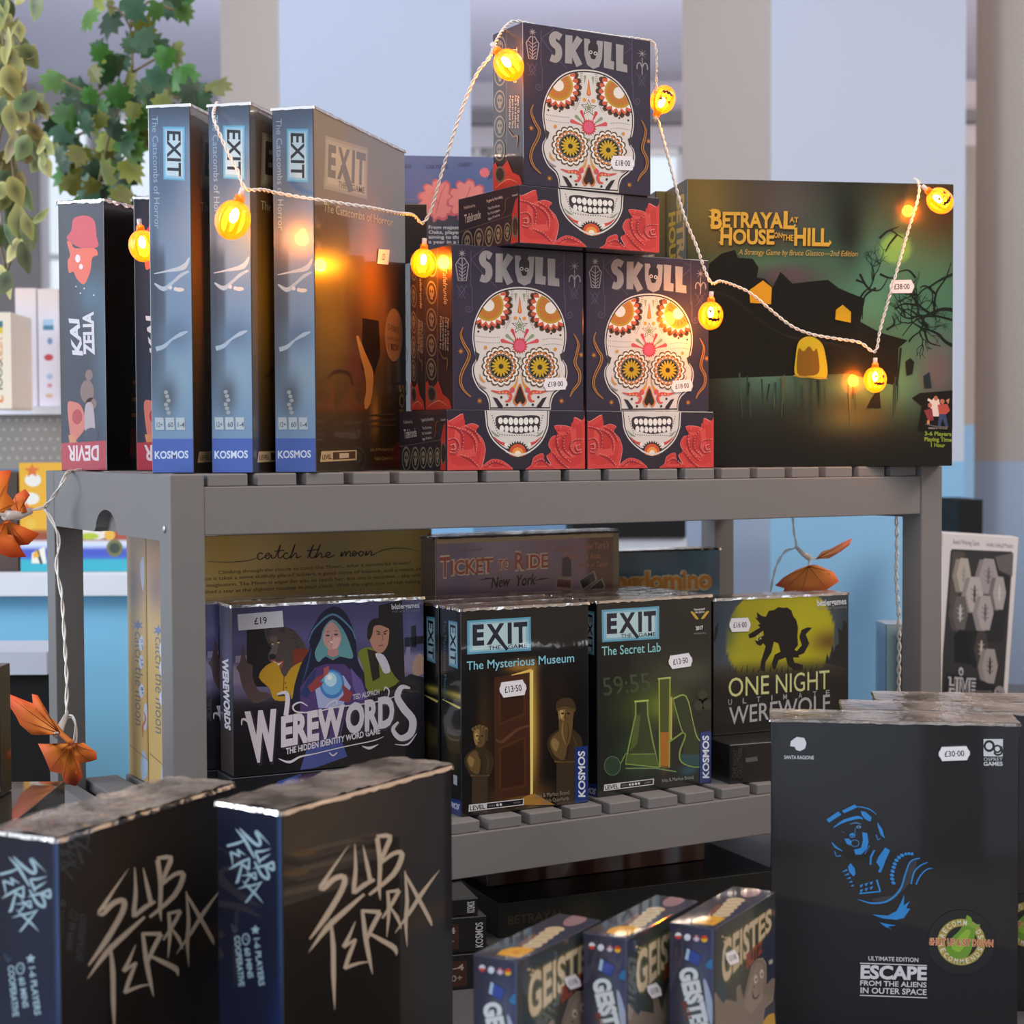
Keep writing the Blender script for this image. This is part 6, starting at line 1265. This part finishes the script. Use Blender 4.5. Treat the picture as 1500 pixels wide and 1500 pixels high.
gt.grid(lambda u, v: mixc((56, 54, 66), (SS(u, .6, 1.), (48, 52, 78)), (G(u, v, .1, .9, .2, .1), (84, 70, 62))), 8, 8)
gt.poly([(842, 660), (900, 640), (1000, 634), (1100, 655), (1006, 712), (820, 690)], (222, 160, 44)).stroke([(930, 670), (990, 676), (960, 690)], 6, (200, 110, 40))
for i in range(5): gt.poly(ell(1062+i*28, 625-i*28, 78, 20, 16), (206, 184, 150)).stroke([(1010+i*28, 628-i*28), (1110+i*28, 622-i*28)], 4, (150, 124, 92))
gt.polys([[(940, 640), (1000, 560), (1040, 540), (1060, 560), (1000, 620)]], (120, 78, 62)).poly([tuple(p) for p in smooth([(1215, 450), (1260, 415), (1310, 400), (1385, 432), (1360, 470), (1290, 490), (1230, 484)], 3, True)], (150, 116, 122))
GW, GD, GH = 0.0335, 0.1100, 0.1585
labs = ['small navy ghost box, leftmost of the three at the bottom centre', 'small navy ghost box, middle of the three at the bottom centre', 'small navy ghost box, rightmost of the three, beside the black astronaut box']
first = None
for i, (x, y, a) in enumerate(((0.0474, -0.4466, -61.2), (0.1335, -0.4410, -60.9), (0.1963, -0.4510, -60.13))):
    if first is None: first = o = carton('game_box', GW, GD, GH, (44, 44, 60), {'F': gs, 'R': ge, 'T': gt}, M_GLOSS)
    else: o = first.copy(); COL.objects.link(o)
    o.location = S(x, y, ZT); o.rotation_euler = (0, 0, R_(a)); tag(o, labs[i], 'game box', 'small ghost boxes')
    c_ = ((1395, 1150), (1190, 1130), (1130, 950))[i]
    if i == 0: c_, sz = (1318, 890), (84, 96)
    elif i == 1: c_, sz = (1180, 1130), (88, 104)
    else: c_, sz = (1138, 955), (96, 104)
    price(o, frames(GW, GD, GH)['R'], ge, c_, sz[0], sz[1], -0.38, '£13·00')

# ------------------------------------------------------------------ dim stock under the middle tier
def ks_art(w_):
    A = Art([(0, 0), (100, 0), (100, 50), (0, 50)])
    A.grid(lambda u, v: mixc((20, 18, 18)), 2, 2).poly([(38, 8), (66, 8), (66, 46), (38, 46)], (64, 34, 26)).text('1-4', (42, 22), (62, 22), 9, (170, 150, 136), .02).text('10+', (42, 38), (60, 38), 9, (150, 130, 116), .02).text('KOSMOS', (96, 46), (96, 8), 9, (190, 186, 190), .02, up=(-1, 0))
    return A
for i, (zz_, hh, lab) in enumerate(((0, 0.031, 'bottom one of three dark boxes stacked beside the scratched lettering box'), (0.0313, 0.031, 'middle one of three dark boxes stacked beside the scratched lettering box'), (0.0626, 0.0146, 'topmost of three dark boxes stacked beside the scratched lettering box'))):
    A = ks_art(0)
    if i == 2: A.stroke([(40, 4), (41, 40)], 2.5, (120, 110, 50))
    o = carton('game_box', 0.075, 0.12, hh, (20, 18, 18), {'F': A}, M_GLOSS, None, S(0.1960-0.004*i, -0.0600+0.008*i, ZT+zz_+0.0002), (0, 0, R_(-14)))
    tag(o, lab, 'game box', 'dark boxes stacked under the middle tier')
da = Art([(0, 0), (300, 0), (300, 62), (0, 62)]); da.grid(lambda u, v: mixc((16, 17, 15), (G(u, v, .28, .5, .05, .6), (44, 42, 16))), 20, 8)
da.text('BETRAYAL', (8, 40), (66, 40), 16, (62, 52, 30), .02)
o = carton('game_box', 0.32, 0.28, 0.034, (16, 17, 15), {'F': da}, M_SATIN, None, S(0.345, 0.050, ZT+0.0002), (0, 0, R_(-6)))
tag(o, 'flat black box lying on the table under the middle tier', 'game box')
rd = Art([(0, 0), (300, 0), (300, 40), (0, 40)]); rd.grid(lambda u, v: mixc((96, 54, 44), (SS(np.sin(u*40), .2, .5), (130, 96, 84)), (SS(np.sin(u*23+1), .5, .8), (150, 132, 132)), (G(u, v, .35, .8, .02, .1), (200, 205, 220)), (G(u, v, .86, .4, .02, .6), (150, 170, 190))), 60, 4)
o = carton('game_box', 0.26, 0.12, 0.045, (56, 34, 28), {'F': rd}, M_CRINK, None, S(0.365, 0.110, ZT+0.0346), (0, 0, R_(-4)))
tag(o, 'reddish patterned box lying on the flat black box under the middle tier', 'game box')

# ------------------------------------------------------------------ left edge and right side boxes
fa = R_(-28.4); fu = Vector((math.cos(fa), math.sin(fa), 0)); fn_ = Vector((-fu.y, fu.x, 0))
fr_ = Vector((-0.0790, 0.0515, 0))-fn_*0.30; fo = fr_-fu*0.24
fa_art = Art([(0, 0), (300, 0), (300, 198), (0, 198)]); fa_art.grid(lambda u, v: mixc((24, 21, 21), (SS(v, .06, .0), (46, 38, 32))), 4, 10)
fa_art.stroke(ell(220, 22, 7, 13, 18), 3.5, (150, 144, 144), closed=True).stroke([(236, 26), (242, 18), (250, 24), (250, 36)], 3, (130, 124, 124), 3).stroke(ell(150, 32, 6, 10, 14), 3, (110, 104, 104), closed=True)
o = carton('game_box', 0.24, 0.30, 0.198, (26, 23, 22), {'R': fa_art}, M_GLOSS, None, S(fo.x, fo.y, ZT+0.0002), (0, 0, fa))
tag(o, 'large dark glossy box at the left edge with another black box on it', 'game box')
bb = Art([(0, 0), (100, 0), (100, 106), (0, 106)]); bb.grid(lambda u, v: mixc((20, 19, 20)), 2, 2).poly([(80, 64), (96, 64), (96, 84), (80, 84)], (150, 140, 30)).text('GAMES', (76, 92), (96, 92), 5, (200, 200, 200), .02).text('THE', (82, 98), (96, 98), 4, (180, 180, 180), .02)
o = carton('game_box', 0.095, 0.03, 0.106, (20, 19, 20), {'F': bb}, M_GLOSS, None, S(-0.2245, 0.0570, ZT+0.1986), (0, 0, R_(-30)))
tag(o, 'black box with a small yellow patch standing at the left edge', 'game box')

# hexagon tile box
hv = Art([(1397, 789), (1500, 786), (1482, 1017), (1378, 1017)]).frame((1300, 680), 4.285)
hv.grid(lambda u, v: mixc((226, 212, 208), (SS(v, .8, .0), (230, 218, 216))), 4, 4)
hv.text('Award Winning Game', (470, 526), (626, 522), 30, (70, 62, 66), .0, up=(0, -1)).text('Includes: Ladybug & Mosquito', (668, 522), (826, 516), 26, (70, 62, 66), 0, up=(0, -1))
win = [(464, 556), (818, 540), (824, 560), (770, 1280), (756, 1448), (388, 1450), (400, 1200), (456, 570)]
hv.poly(win, (52, 46, 46)).poly([(470, 570), (540, 566), (520, 800), (440, 900)], (84, 72, 64)).poly([(640, 600), (780, 590), (800, 700), (760, 1100), (640, 1100)], (38, 33, 36)).poly([(720, 580), (828, 545), (820, 690), (740, 660)], (104, 94, 94))
def hexa(x, y, w_, h_, c, side, ins, ic):
    P = [(x-w_*.22, y-h_*.5), (x+w_*.30, y-h_*.5), (x+w_*.5, y-h_*.02), (x+w_*.24, y+h_*.5), (x-w_*.28, y+h_*.5), (x-w_*.5, y+h_*.02)]
    hv.poly([(a-26, b+8) for a, b in P], side).poly(P, c)
    hv.stroke([(x+w_*.02, y-h_*.26), (x, y), (x-w_*.02, y+h_*.25)], [7, 15, 6], ic)
    for k in range(3): hv.stroke([(x-w_*.2, y-h_*.16+k*h_*.14), (x, y-h_*.08+k*h_*.14), (x+w_*.2, y-h_*.16+k*h_*.14)], 4, ic)
hexa(532, 705, 84, 200, (186, 172, 160), (150, 136, 124), 0, (160, 146, 134)); hexa(678, 700, 112, 210, (168, 154, 152), (140, 126, 126), 0, (110, 98, 98))
hexa(742, 798, 80, 200, (176, 162, 158), (120, 108, 108), 0, (206, 196, 190)); hexa(594, 818, 104, 212, (190, 176, 170), (150, 136, 132), 0, (70, 62, 62)); hexa(508, 940, 92, 206, (104, 94, 90), (84, 74, 72), 0, (206, 196, 186)); hexa(656, 925, 100, 210, (178, 164, 160), (150, 138, 136), 0, (96, 90, 94))
hv.poly([(470, 1080), (500, 1040), (620, 1040), (600, 1250), (470, 1240)], (18, 16, 17)); hexa(630, 1150, 90, 210, (70, 60, 58), (30, 26, 26), 0, (200, 186, 170)); hexa(680, 1250, 96, 212, (166, 152, 146), (142, 130, 126), 0, (40, 34, 36))
hv.poly([(400, 1450), (420, 1310), (600, 1330), (760, 1390), (752, 1450)], (30, 27, 28))
for c_, b_ in (((200, 190, 190), .07), ((40, 36, 40), .0)): hv.text('HIVE', (424, 1448), (590, 1446), 105, c_, b_, up=(.05, -1))
hv.text('POCKET', (598, 1446), (690, 1444), 40, (120, 110, 110), .02, up=(0, -1)).poly(ell(736, 1420, 34, 52), (150, 138, 138)).text('2+', (718, 1440), (752, 1438), 40, (50, 44, 46), .03, up=(0, -1)).poly(ell(507, 1296, 14, 26), (200, 190, 190)).poly(ell(507, 1300, 7, 14), (40, 36, 40))
hl = Art([(1380, 785), (1397, 789), (1378, 1017), (1362, 1012)]).frame((1300, 680), 4.285)
hl.grid(lambda u, v: mixc((226, 202, 158)), 2, 2)
for y_, s_ in ((500, 'and'), (548, 'hunt,'), (630, 'back'), (722, 'bugs'), (758, 'inst')): hl.text(s_, (340, y_), (372, y_), 20, (130, 96, 40), .0, up=(0, -1))
o = carton('game_box', 0.1050, 0.055, 0.2290, (212, 200, 198), {'F': hv, 'L': hl}, M_SATIN, None, S(1.2440, 0.3960, -0.3296), (0, R_(3.6), R_(-35.0)))
o.location.z += 0.0005
tag(o, 'white box with pictured hexagonal insect tiles leaning right, at the right edge', 'game box')
o = carton('game_box', 0.15, 0.14, 0.1296, (40, 38, 40), {}, M_SATIN, None, S(1.2320, 0.3760, ZT+0.0002), (0, 0, R_(-35.0)))
tag(o, 'dark box underneath the white hexagon tile box', 'game box')
tb = Art([(0, 0), (60, 0), (60, 272), (0, 272)]); tb.grid(lambda u, v: mixc((28, 36, 38), (SS(u, .4, .0), (130, 160, 166)), (SS(v, .06, .0), (168, 186, 190))), 10, 20)
o = carton('game_box', 0.06, 0.05, 0.2715, (60, 84, 88), {'F': tb, 'L': tb}, M_CRINK, None, S(0.9105, 0.1230, ZT+0.0002), (0, 0, R_(-28)))
tag(o, 'teal edged wrapped box just behind the right front post', 'game box')
gb = Art([(0, 0), (100, 0), (100, 150), (0, 150)]); gb.grid(lambda u, v: mixc((30, 72, 62)), 2, 2).poly([(0, 0), (100, 0), (100, 14), (0, 14)], (206, 204, 208))
o = carton('game_box', 0.12, 0.08, 0.260, (28, 66, 56), {'F': gb}, M_SATIN, None, S(1.5300, 0.4350, ZT+0.0002), (0, 0, R_(-32)))
tag(o, 'dark green box with white top band behind the white hexagon tile box', 'game box')
# ------------------------------------------------------------------ routes of the wires and lights (tenths of a millimetre)
WIRE_MAIN=[(643,522,3274),(458,101,3053),(521,-4,2793),(597,-91,2583),(647,-149,2428),(836,-61,2442),(983,40,2443),(1150,12,2421),(1291,-139,2382),(1528,-160,2360),(1786,-170,2340),(2171,71,2346),(2529,445,2396),(2696,578,2346),(2772,540,2488),(2829,462,2771),(2896,379,3084),(2969,238,3449),(3038,94,3714),(3091,-46,3836),(3243,106,4023),(3427,261,4205),(3590,322,4296),(3859,224,4242),(4223,188,4245),(4592,150,4233),(4880,100,4223),(5048,118,4192),(5053,103,3895),(5096,178,3523),(5181,242,3461),(5262,179,3084),(5399,138,2578),(5540,100,2241),(5591,-60,1873),(5862,132,1902),(6104,223,1879),(6317,213,1803),(6530,142,1629),(6743,71,1468),(6959,2,1386),(7239,-103,1338),(7459,-172,1304),(7594,-253,1210),(7684,-236,1464),(7820,-293,1967),(7991,-311,2477),(8128,-317,2845),(8209,-240,3019),(8525,161,3143)]
WIRE_LEAF=[(143,3206,5),(-58,2975,-11),(-161,2800,-96),(-208,2936,-232),(-241,3180,-360),(-233,3057,-439),(-192,2911,-604),(-184,2901,-739),(-232,2805,-935),(-223,2674,-1195),(-265,2456,-1442),(-308,2238,-1748),(-356,2024,-1982),(-415,1817,-2247),(-385,1741,-2264),(-373,1673,-2351),(-388,1674,-2541)]
WIRE_LEAF_B=[(-241,3180,-360),(-391,3149,-390),(-517,3104,-434),(-682,2968,-426),(-831,2940,-375)]
WIRE_LEAF_C=[(-415,1817,-2247),(-514,1640,-2316),(-575,1556,-2399)]
WIRE_REAR=[(8300,1981,-479),(8314,1959,-804),(8331,1942,-975),(8217,2005,-1031),(8122,2052,-1209),(8075,2070,-1412),(8041,2079,-1656)]
WIRE_REAR_B=[(8331,1942,-975),(8407,1895,-1065),(8470,1857,-1106),(8547,1812,-1122)]
WIRE_REAR_C=[(8470,1857,-1106),(8453,1862,-1211)]
WIRE_COIL=[(8755,682,-493),(8752,666,-920),(8737,658,-1308),(8752,627,-1851),(8725,603,-2782)]
PUMPKINS=[((399,2006,2339),(417,1988,2156),0.0135),((579,-228,2384),(509,-198,2148),0.015),((2720,583,2232),(2703,581,1973),0.0122),((3132,-90,3894),(3228,-151,3749),0.0135),((5101,174,3510),(5164,145,3672),0.0125),((5540,-152,1741),(5530,-155,1523),0.0125),((7592,-256,1124),(7587,-262,916),0.012),((8033,-489,2937),(8185,-582,2786),0.013)]
LEAVES={
'LEAF_A':([(-800,3054,9),(-637,2962,21),(-657,2968,-92),(-671,2971,-205),(-598,2925,-312),(-705,2982,-405),(-796,3037,-338),(-868,3085,-191)],(-786, 3028, -405)),
'LEAF_B':([(-563,3132,-400),(-603,3157,-345),(-548,3131,-224),(-476,3092,-170),(-431,3063,-231),(-474,3084,-319),(-446,3065,-400),(-517,3105,-413)],(-517, 3105, -413)),
'LEAF_C':([(-778,3017,-559),(-637,2939,-499),(-557,2892,-526),(-408,2804,-607),(-503,2854,-713),(-654,2939,-726),(-529,2863,-833),(-668,2943,-839),(-794,3017,-779),(-849,3054,-658)],(-671, 2960, -472)),
'LEAF_D':([(-564,1551,-2362),(-651,1600,-2380),(-786,1677,-2386),(-876,1732,-2298),(-907,1753,-2223),(-959,1787,-2136),(-962,1793,-2023),(-871,1739,-2061),(-769,1679,-2105),(-778,1688,-2018),(-730,1660,-2031),(-667,1619,-2150),(-615,1585,-2256)],(-542, 1538, -2381)),
'LEAF_E':([(-480,1267,-2490),(-545,1303,-2514),(-625,1349,-2514),(-726,1408,-2482),(-789,1446,-2439),(-739,1412,-2562),(-699,1384,-2692),(-614,1334,-2710),(-594,1319,-2797),(-509,1270,-2828),(-449,1238,-2748),(-456,1249,-2613),(-376,1203,-2601),(-328,1176,-2583),(-331,1181,-2515),(-384,1213,-2466),(-426,1239,-2428)],(-522, 1294, -2428)),
'LEAF_F':([(8468,1743,-1116),(8533,1709,-1027),(8625,1658,-995),(8732,1600,-931),(8859,1529,-867),(8822,1547,-956),(8729,1597,-1028),(8608,1663,-1108)],(8468, 1743, -1116)),
'LEAF_G':([(8389,1785,-1188),(8261,1855,-1244),(8133,1925,-1332),(8047,1970,-1429),(8144,1913,-1461),(8100,1934,-1574),(8281,1828,-1608),(8493,1709,-1576),(8579,1664,-1480),(8708,1594,-1383),(8654,1630,-1270),(8536,1700,-1213),(8466,1741,-1180)],(8389, 1784, -1204)),
}
# ------------------------------------------------------------------ pumpkin string lights
V4 = lambda p: Vector((p[0]/1e4, p[1]/1e4, p[2]/1e4+ZS))
def wire_mat():
    m, nt, p = nodes('clear_wire')
    p.inputs['Base Color'].default_value = (*lin((236, 228, 220)), 1); p.inputs['Roughness'].default_value = 0.18
    p.inputs['Coat Weight'].default_value = 0.6
    return m
M_WIRE = wire_mat()
def pumpkin_mat():
    m = bpy.data.materials.new('orange_plastic_lit'); m.use_nodes = True; nt = m.node_tree; p = nt.nodes['Principled BSDF']
    out = nt.nodes['Material Output']
    p.inputs['Base Color'].default_value = (*lin((238, 104, 8)), 1); p.inputs['Roughness'].default_value = 0.16; p.inputs['Coat Weight'].default_value = 0.7
    p.inputs['Emission Color'].default_value = (1.0, 0.34, 0.01, 1); p.inputs['Emission Strength'].default_value = 0.7
    tr = nt.nodes.new('ShaderNodeBsdfTransparent'); tr.inputs[0].default_value = (1.0, 0.62, 0.10, 1)
    mx = nt.nodes.new('ShaderNodeMixShader'); lw = nt.nodes.new('ShaderNodeLayerWeight'); lw.inputs['Blend'].default_value = 0.35
    mr = nt.nodes.new('ShaderNodeMapRange'); mr.inputs[3].default_value = 0.30; mr.inputs[4].default_value = 0.95
    nt.links.new(lw.outputs['Facing'], mr.inputs[0]); nt.links.new(mr.outputs[0], mx.inputs[0])
    nt.links.new(tr.outputs[0], mx.inputs[1]); nt.links.new(p.outputs[0], mx.inputs[2]); nt.links.new(mx.outputs[0], out.inputs['Surface'])
    return m
M_PUMP = pumpkin_mat()
def emit_mat(name, rgb, s):
    m, nt, p = nodes(name); p.inputs['Emission Color'].default_value = (*rgb, 1); p.inputs['Emission Strength'].default_value = s; p.inputs['Base Color'].default_value = (*rgb, 1)
    return m
M_LED = emit_mat('led_glow', (1.0, 0.60, 0.15), 190.0)
M_INK = plain('black_ink', (48, 20, 3), 0.6)
M_SLEEVE = plain('clear_sleeve', (226, 214, 206), 0.25, 0.5, coat=0.5)

def twisted(path, pitch=0.014, r=0.00105, tr=0.00085, parent=None, name='wire', mat=None):
    P = [Vector(tuple(q)) for q in smooth([tuple(V4(p)) for p in path], 8)]
    # even resampling along the run
    L = [0.0]
    for a, b in zip(P, P[1:]): L.append(L[-1]+(b-a).length)
    n = max(4, int(L[-1]/0.0022)); pts = []
    j = 0
    for i in range(n+1):
        s = L[-1]*i/n
        while j < len(L)-2 and L[j+1] < s: j += 1
        pts.append(P[j].lerp(P[j+1], (s-L[j])/max(1e-9, L[j+1]-L[j])))
    mb = MB()
    for ph in (0, math.pi):
        q = []
        for i, p in enumerate(pts):
            t = (pts[min(i+1, n)]-pts[max(i-1, 0)]).normalized()
            a = t.cross(Vector((0.31, 0.77, 0.2))).normalized(); b = t.cross(a)
            w = ph+2*math.pi*(L[-1]*i/n)/pitch
            q.append(p+a*math.cos(w)*r+b*math.sin(w)*r)
        mb.tube(q, tr, (1, 1, 1), 5)
    return mb

string = empty('string_lights', V4(PUMPKINS[2][0])); tag(string, 'string of glowing orange pumpkin lights on twisted clear wire draped over the top shelf boxes', 'string lights')
def put(mb, name, mat, par):
    o = mb.build(name, mat)
    pw = par
    off = Vector((0, 0, 0))
    while pw: off += pw.location; pw = pw.parent
    o.data.transform(Matrix.Translation(-off)); o.parent = par
    return o
put(twisted(WIRE_MAIN), 'wire', M_WIRE, string)
for cap, cen, r in PUMPKINS:
    cap = V4(cap); cen = V4(cen)
    ax = (cap-cen).normalized()
    rot = ax.to_track_quat('Z', 'Y').to_matrix()
    # ribbed shell
    mb = MB(); V = []; F = []; nu, nv = 40, 20
    for j in range(nv+1):
        ph = math.pi*j/nv
        for i in range(nu):
            t = 2*math.pi*i/nu
            rib = 1.0-0.13*(abs(math.sin(t*4))**6 if False else (1-abs(math.cos(t*4)))**2)*math.sin(ph)**0.6
            rr = r*math.sin(ph)*rib
            z_ = r*1.16*math.cos(ph)*(1-0.10*math.exp(-((ph-0)/0.35)**2)) 
            V.append(tuple(cen+rot @ Vector((rr*math.cos(t), rr*math.sin(t), z_))))
    for j in range(nv):
        for i in range(nu): F.append((j*nu+i, (j+1)*nu+i, (j+1)*nu+(i+1) % nu, j*nu+(i+1) % nu))
    mb.add(V, F, (1, 1, 1), 0, True)
    shade = put(mb, 'pumpkin_shade', M_PUMP, string)
    mb = MB(); b = bmesh.new(); bmesh.ops.create_uvsphere(b, u_segments=10, v_segments=8, radius=r*0.26)
    bmesh.ops.scale(b, vec=(1, 1, 1.7), verts=b.verts)
    bmesh.ops.transform(b, matrix=Matrix.Translation(cen+ax*r*0.25) @ rot.to_4x4(), verts=b.verts); mb.bm(b, (1, 1, 1), 0, True)
    put(mb, 'led_bulb', M_LED, shade)
    pl = bpy.data.lights.new('led_light', 'POINT'); pl.energy = 0.5; pl.color = (1.0, 0.52, 0.12); pl.shadow_soft_size = 0.006
    po = bpy.data.objects.new('led_light', pl); COL.objects.link(po); po.location = cen+ax*r*0.1-string.location; po.parent = shade
    mb = MB(); mb.tube([cen+ax*r*1.02, cen+ax*r*1.22, cen+ax*r*1.42], r*0.34, (1, 1, 1), 10, 0, r*0.27); put(mb, 'stem', M_PUMP, shade)
    mb = MB(); mb.tube([cen+ax*r*1.38, cen+ax*r*1.9], 0.0024, (1, 1, 1), 8); put(mb, 'socket_sleeve', M_SLEEVE, shade)
    if cen.x < 0.38: continue
    # carved face printed on the side turned to the shop floor
    f0 = Vector((-0.30, -0.95, 0.02)); f0 = (f0-ax*f0.dot(ax)).normalized(); s0 = ax.cross(f0)
    def on(u, v):
        d = (f0*math.cos(u)+s0*math.sin(u))*math.cos(v)+ax*math.sin(v)*1.0
        return cen+(f0*math.cos(u)+s0*math.sin(u))*r*math.cos(v)*1.03+ax*r*1.19*math.sin(v)
    mb = MB()
    for poly_ in ([(-.52, .30), (-.18, .22), (-.40, .02)], [(.52, .30), (.18, .22), (.40, .02)], [(-.08, 0), (.08, 0), (0, .12)], [(-.62, -.18), (-.42, -.28), (-.30, -.20), (-.16, -.32), (0, -.24), (.16, -.32), (.30, -.20), (.42, -.28), (.62, -.18), (.45, -.46), (.28, -.40), (.14, -.54), (0, -.46), (-.14, -.54), (-.28, -.40), (-.45, -.46)]):
        tr_i = tessellate_polygon([[Vector((p[0], p[1], 0)) for p in poly_]])
        mb.add([tuple(on(*p)) for p in poly_], [tuple(t) for t in tr_i], (1, 1, 1))
    put(mb, 'carved_face', M_INK, shade)
bpy.context.view_layer.update()

# ------------------------------------------------------------------ autumn leaf garlands
M_MAPLE = print_mat('fabric_leaf', 0.7, 0.0, 0.3)
def leaf(par, key, ca, cb, vein=(150, 60, 20)):
    out, st = LEAVES[key]
    P = [V4(p) for p in out]; s = V4(st)
    P = [Vector(tuple(q)) for q in smooth([tuple(p) for p in P], 1, True)]
    c = sum(P, Vector())/len(P)
    nrm = Vector((-0.50, -0.86, 0.05))
    n = len(P); V = []; C = []
    dm = max((p-s).length for p in P)
    for p in P:
        t = min(1, (p-s).length/dm); V.append(p-nrm*0.006*t*t); C.append(lin(tuple(a*(1-t)+b*t for a, b in zip(ca, cb))))
    for p in P:
        q = s.lerp(p, .55); t = .35; V.append(q+nrm*0.0025); C.append(lin(tuple(a*(1-t)+b*t for a, b in zip(ca, cb))))
    V.append(s); C.append(lin(ca))
    F = [(i, (i+1) % n, n+(i+1) % n, n+i) for i in range(n)]+[(n+i, n+(i+1) % n, 2*n) for i in range(n)]
    # give the cloth leaf its thickness
    m = len(V)
    V2 = V+[v-nrm*0.0005 for v in V]; C2 = C+C
    F2 = F+[tuple(i+m for i in f[::-1]) for f in F]+[(i, m+i, m+(i+1) % n, (i+1) % n) for i in range(n)]
    mb = MB(); mb.add([tuple(v) for v in V2], F2, np.array(C2), 0, True)
    for k in range(0, n, max(2, n//6)): mb.tube([s+nrm*0.0012, s.lerp(P[k], .5)+nrm*0.0032, s.lerp(P[k], .88)+nrm*0.001], 0.00045, lin(vein), 4, 0, 0.0002)
    return put(mb, 'leaf', M_MAPLE, par)
gar = empty('leaf_garland', V4(WIRE_LEAF[4])); tag(gar, 'autumn leaf garland on white wire hanging down the left back post', 'garland')
put(twisted(WIRE_LEAF, 0.05, 0.0011, 0.0010), 'wire', M_WIRE, gar)
put(twisted(WIRE_LEAF_B, 0.05, 0.0009, 0.0009), 'wire', M_WIRE, gar); put(twisted(WIRE_LEAF_C, 0.05, 0.0009, 0.0012), 'wire', M_WIRE, gar)
mb = MB(); mb.tube([V4(p) for p in WIRE_LEAF_B[1:4]], 0.0035, (1, 1, 1), 8, 0, 0.0055); put(mb, 'sleeve', M_SLEEVE, gar)
mb = MB(); mb.tube([V4(p) for p in WIRE_LEAF_C], 0.0022, (1, 1, 1), 8, 0, 0.0045); put(mb, 'sleeve', M_SLEEVE, gar)
leaf(gar, 'LEAF_A', (250, 156, 36), (240, 92, 24)); leaf(gar, 'LEAF_B', (240, 140, 40), (220, 80, 30)); leaf(gar, 'LEAF_C', (250, 134, 26), (236, 72, 22))
l4 = leaf(gar, 'LEAF_D', (246, 150, 40), (232, 78, 36)); l5 = leaf(gar, 'LEAF_E', (244, 150, 32), (226, 80, 50))
mb = MB(); mb.tube([V4(LEAVES['LEAF_D'][0][-1]), V4(LEAVES['LEAF_D'][1]), V4(LEAVES['LEAF_E'][1])], 0.0022, lin((216, 120, 36)), 6, 0, 0.0028); put(mb, 'leaf_stalk', M_MAPLE, gar)
gar2 = empty('leaf_garland', V4(WIRE_REAR[2])); tag(gar2, 'autumn leaf garland hanging behind the yellow moon wolf box', 'garland')
put(twisted(WIRE_REAR, 0.03, 0.0009, 0.0007), 'wire', M_WIRE, gar2); put(twisted(WIRE_REAR_B, 0.03, 0.0009, 0.0007), 'wire', M_WIRE, gar2)
mb = MB(); mb.tube([V4(p) for p in WIRE_REAR_B[:3]], 0.002, (1, 1, 1), 8, 0, 0.0042); put(mb, 'sleeve', M_SLEEVE, gar2)
put(twisted(WIRE_REAR_C, 0.03, 0.0006, 0.0007), 'wire', M_WIRE, gar2)
leaf(gar2, 'LEAF_F', (236, 170, 110), (230, 110, 84)); leaf(gar2, 'LEAF_G', (252, 162, 66), (244, 112, 70))
o = put(twisted(WIRE_COIL, 0.026, 0.0016, 0.0011), 'hanging_wire', M_WIRE, None) if False else None
mb = twisted(WIRE_COIL, 0.026, 0.0016, 0.0011)
cw = mb.build('hanging_wire', M_WIRE); tag(cw, 'twisted clear wire hanging straight down beside the right front post', 'wire')
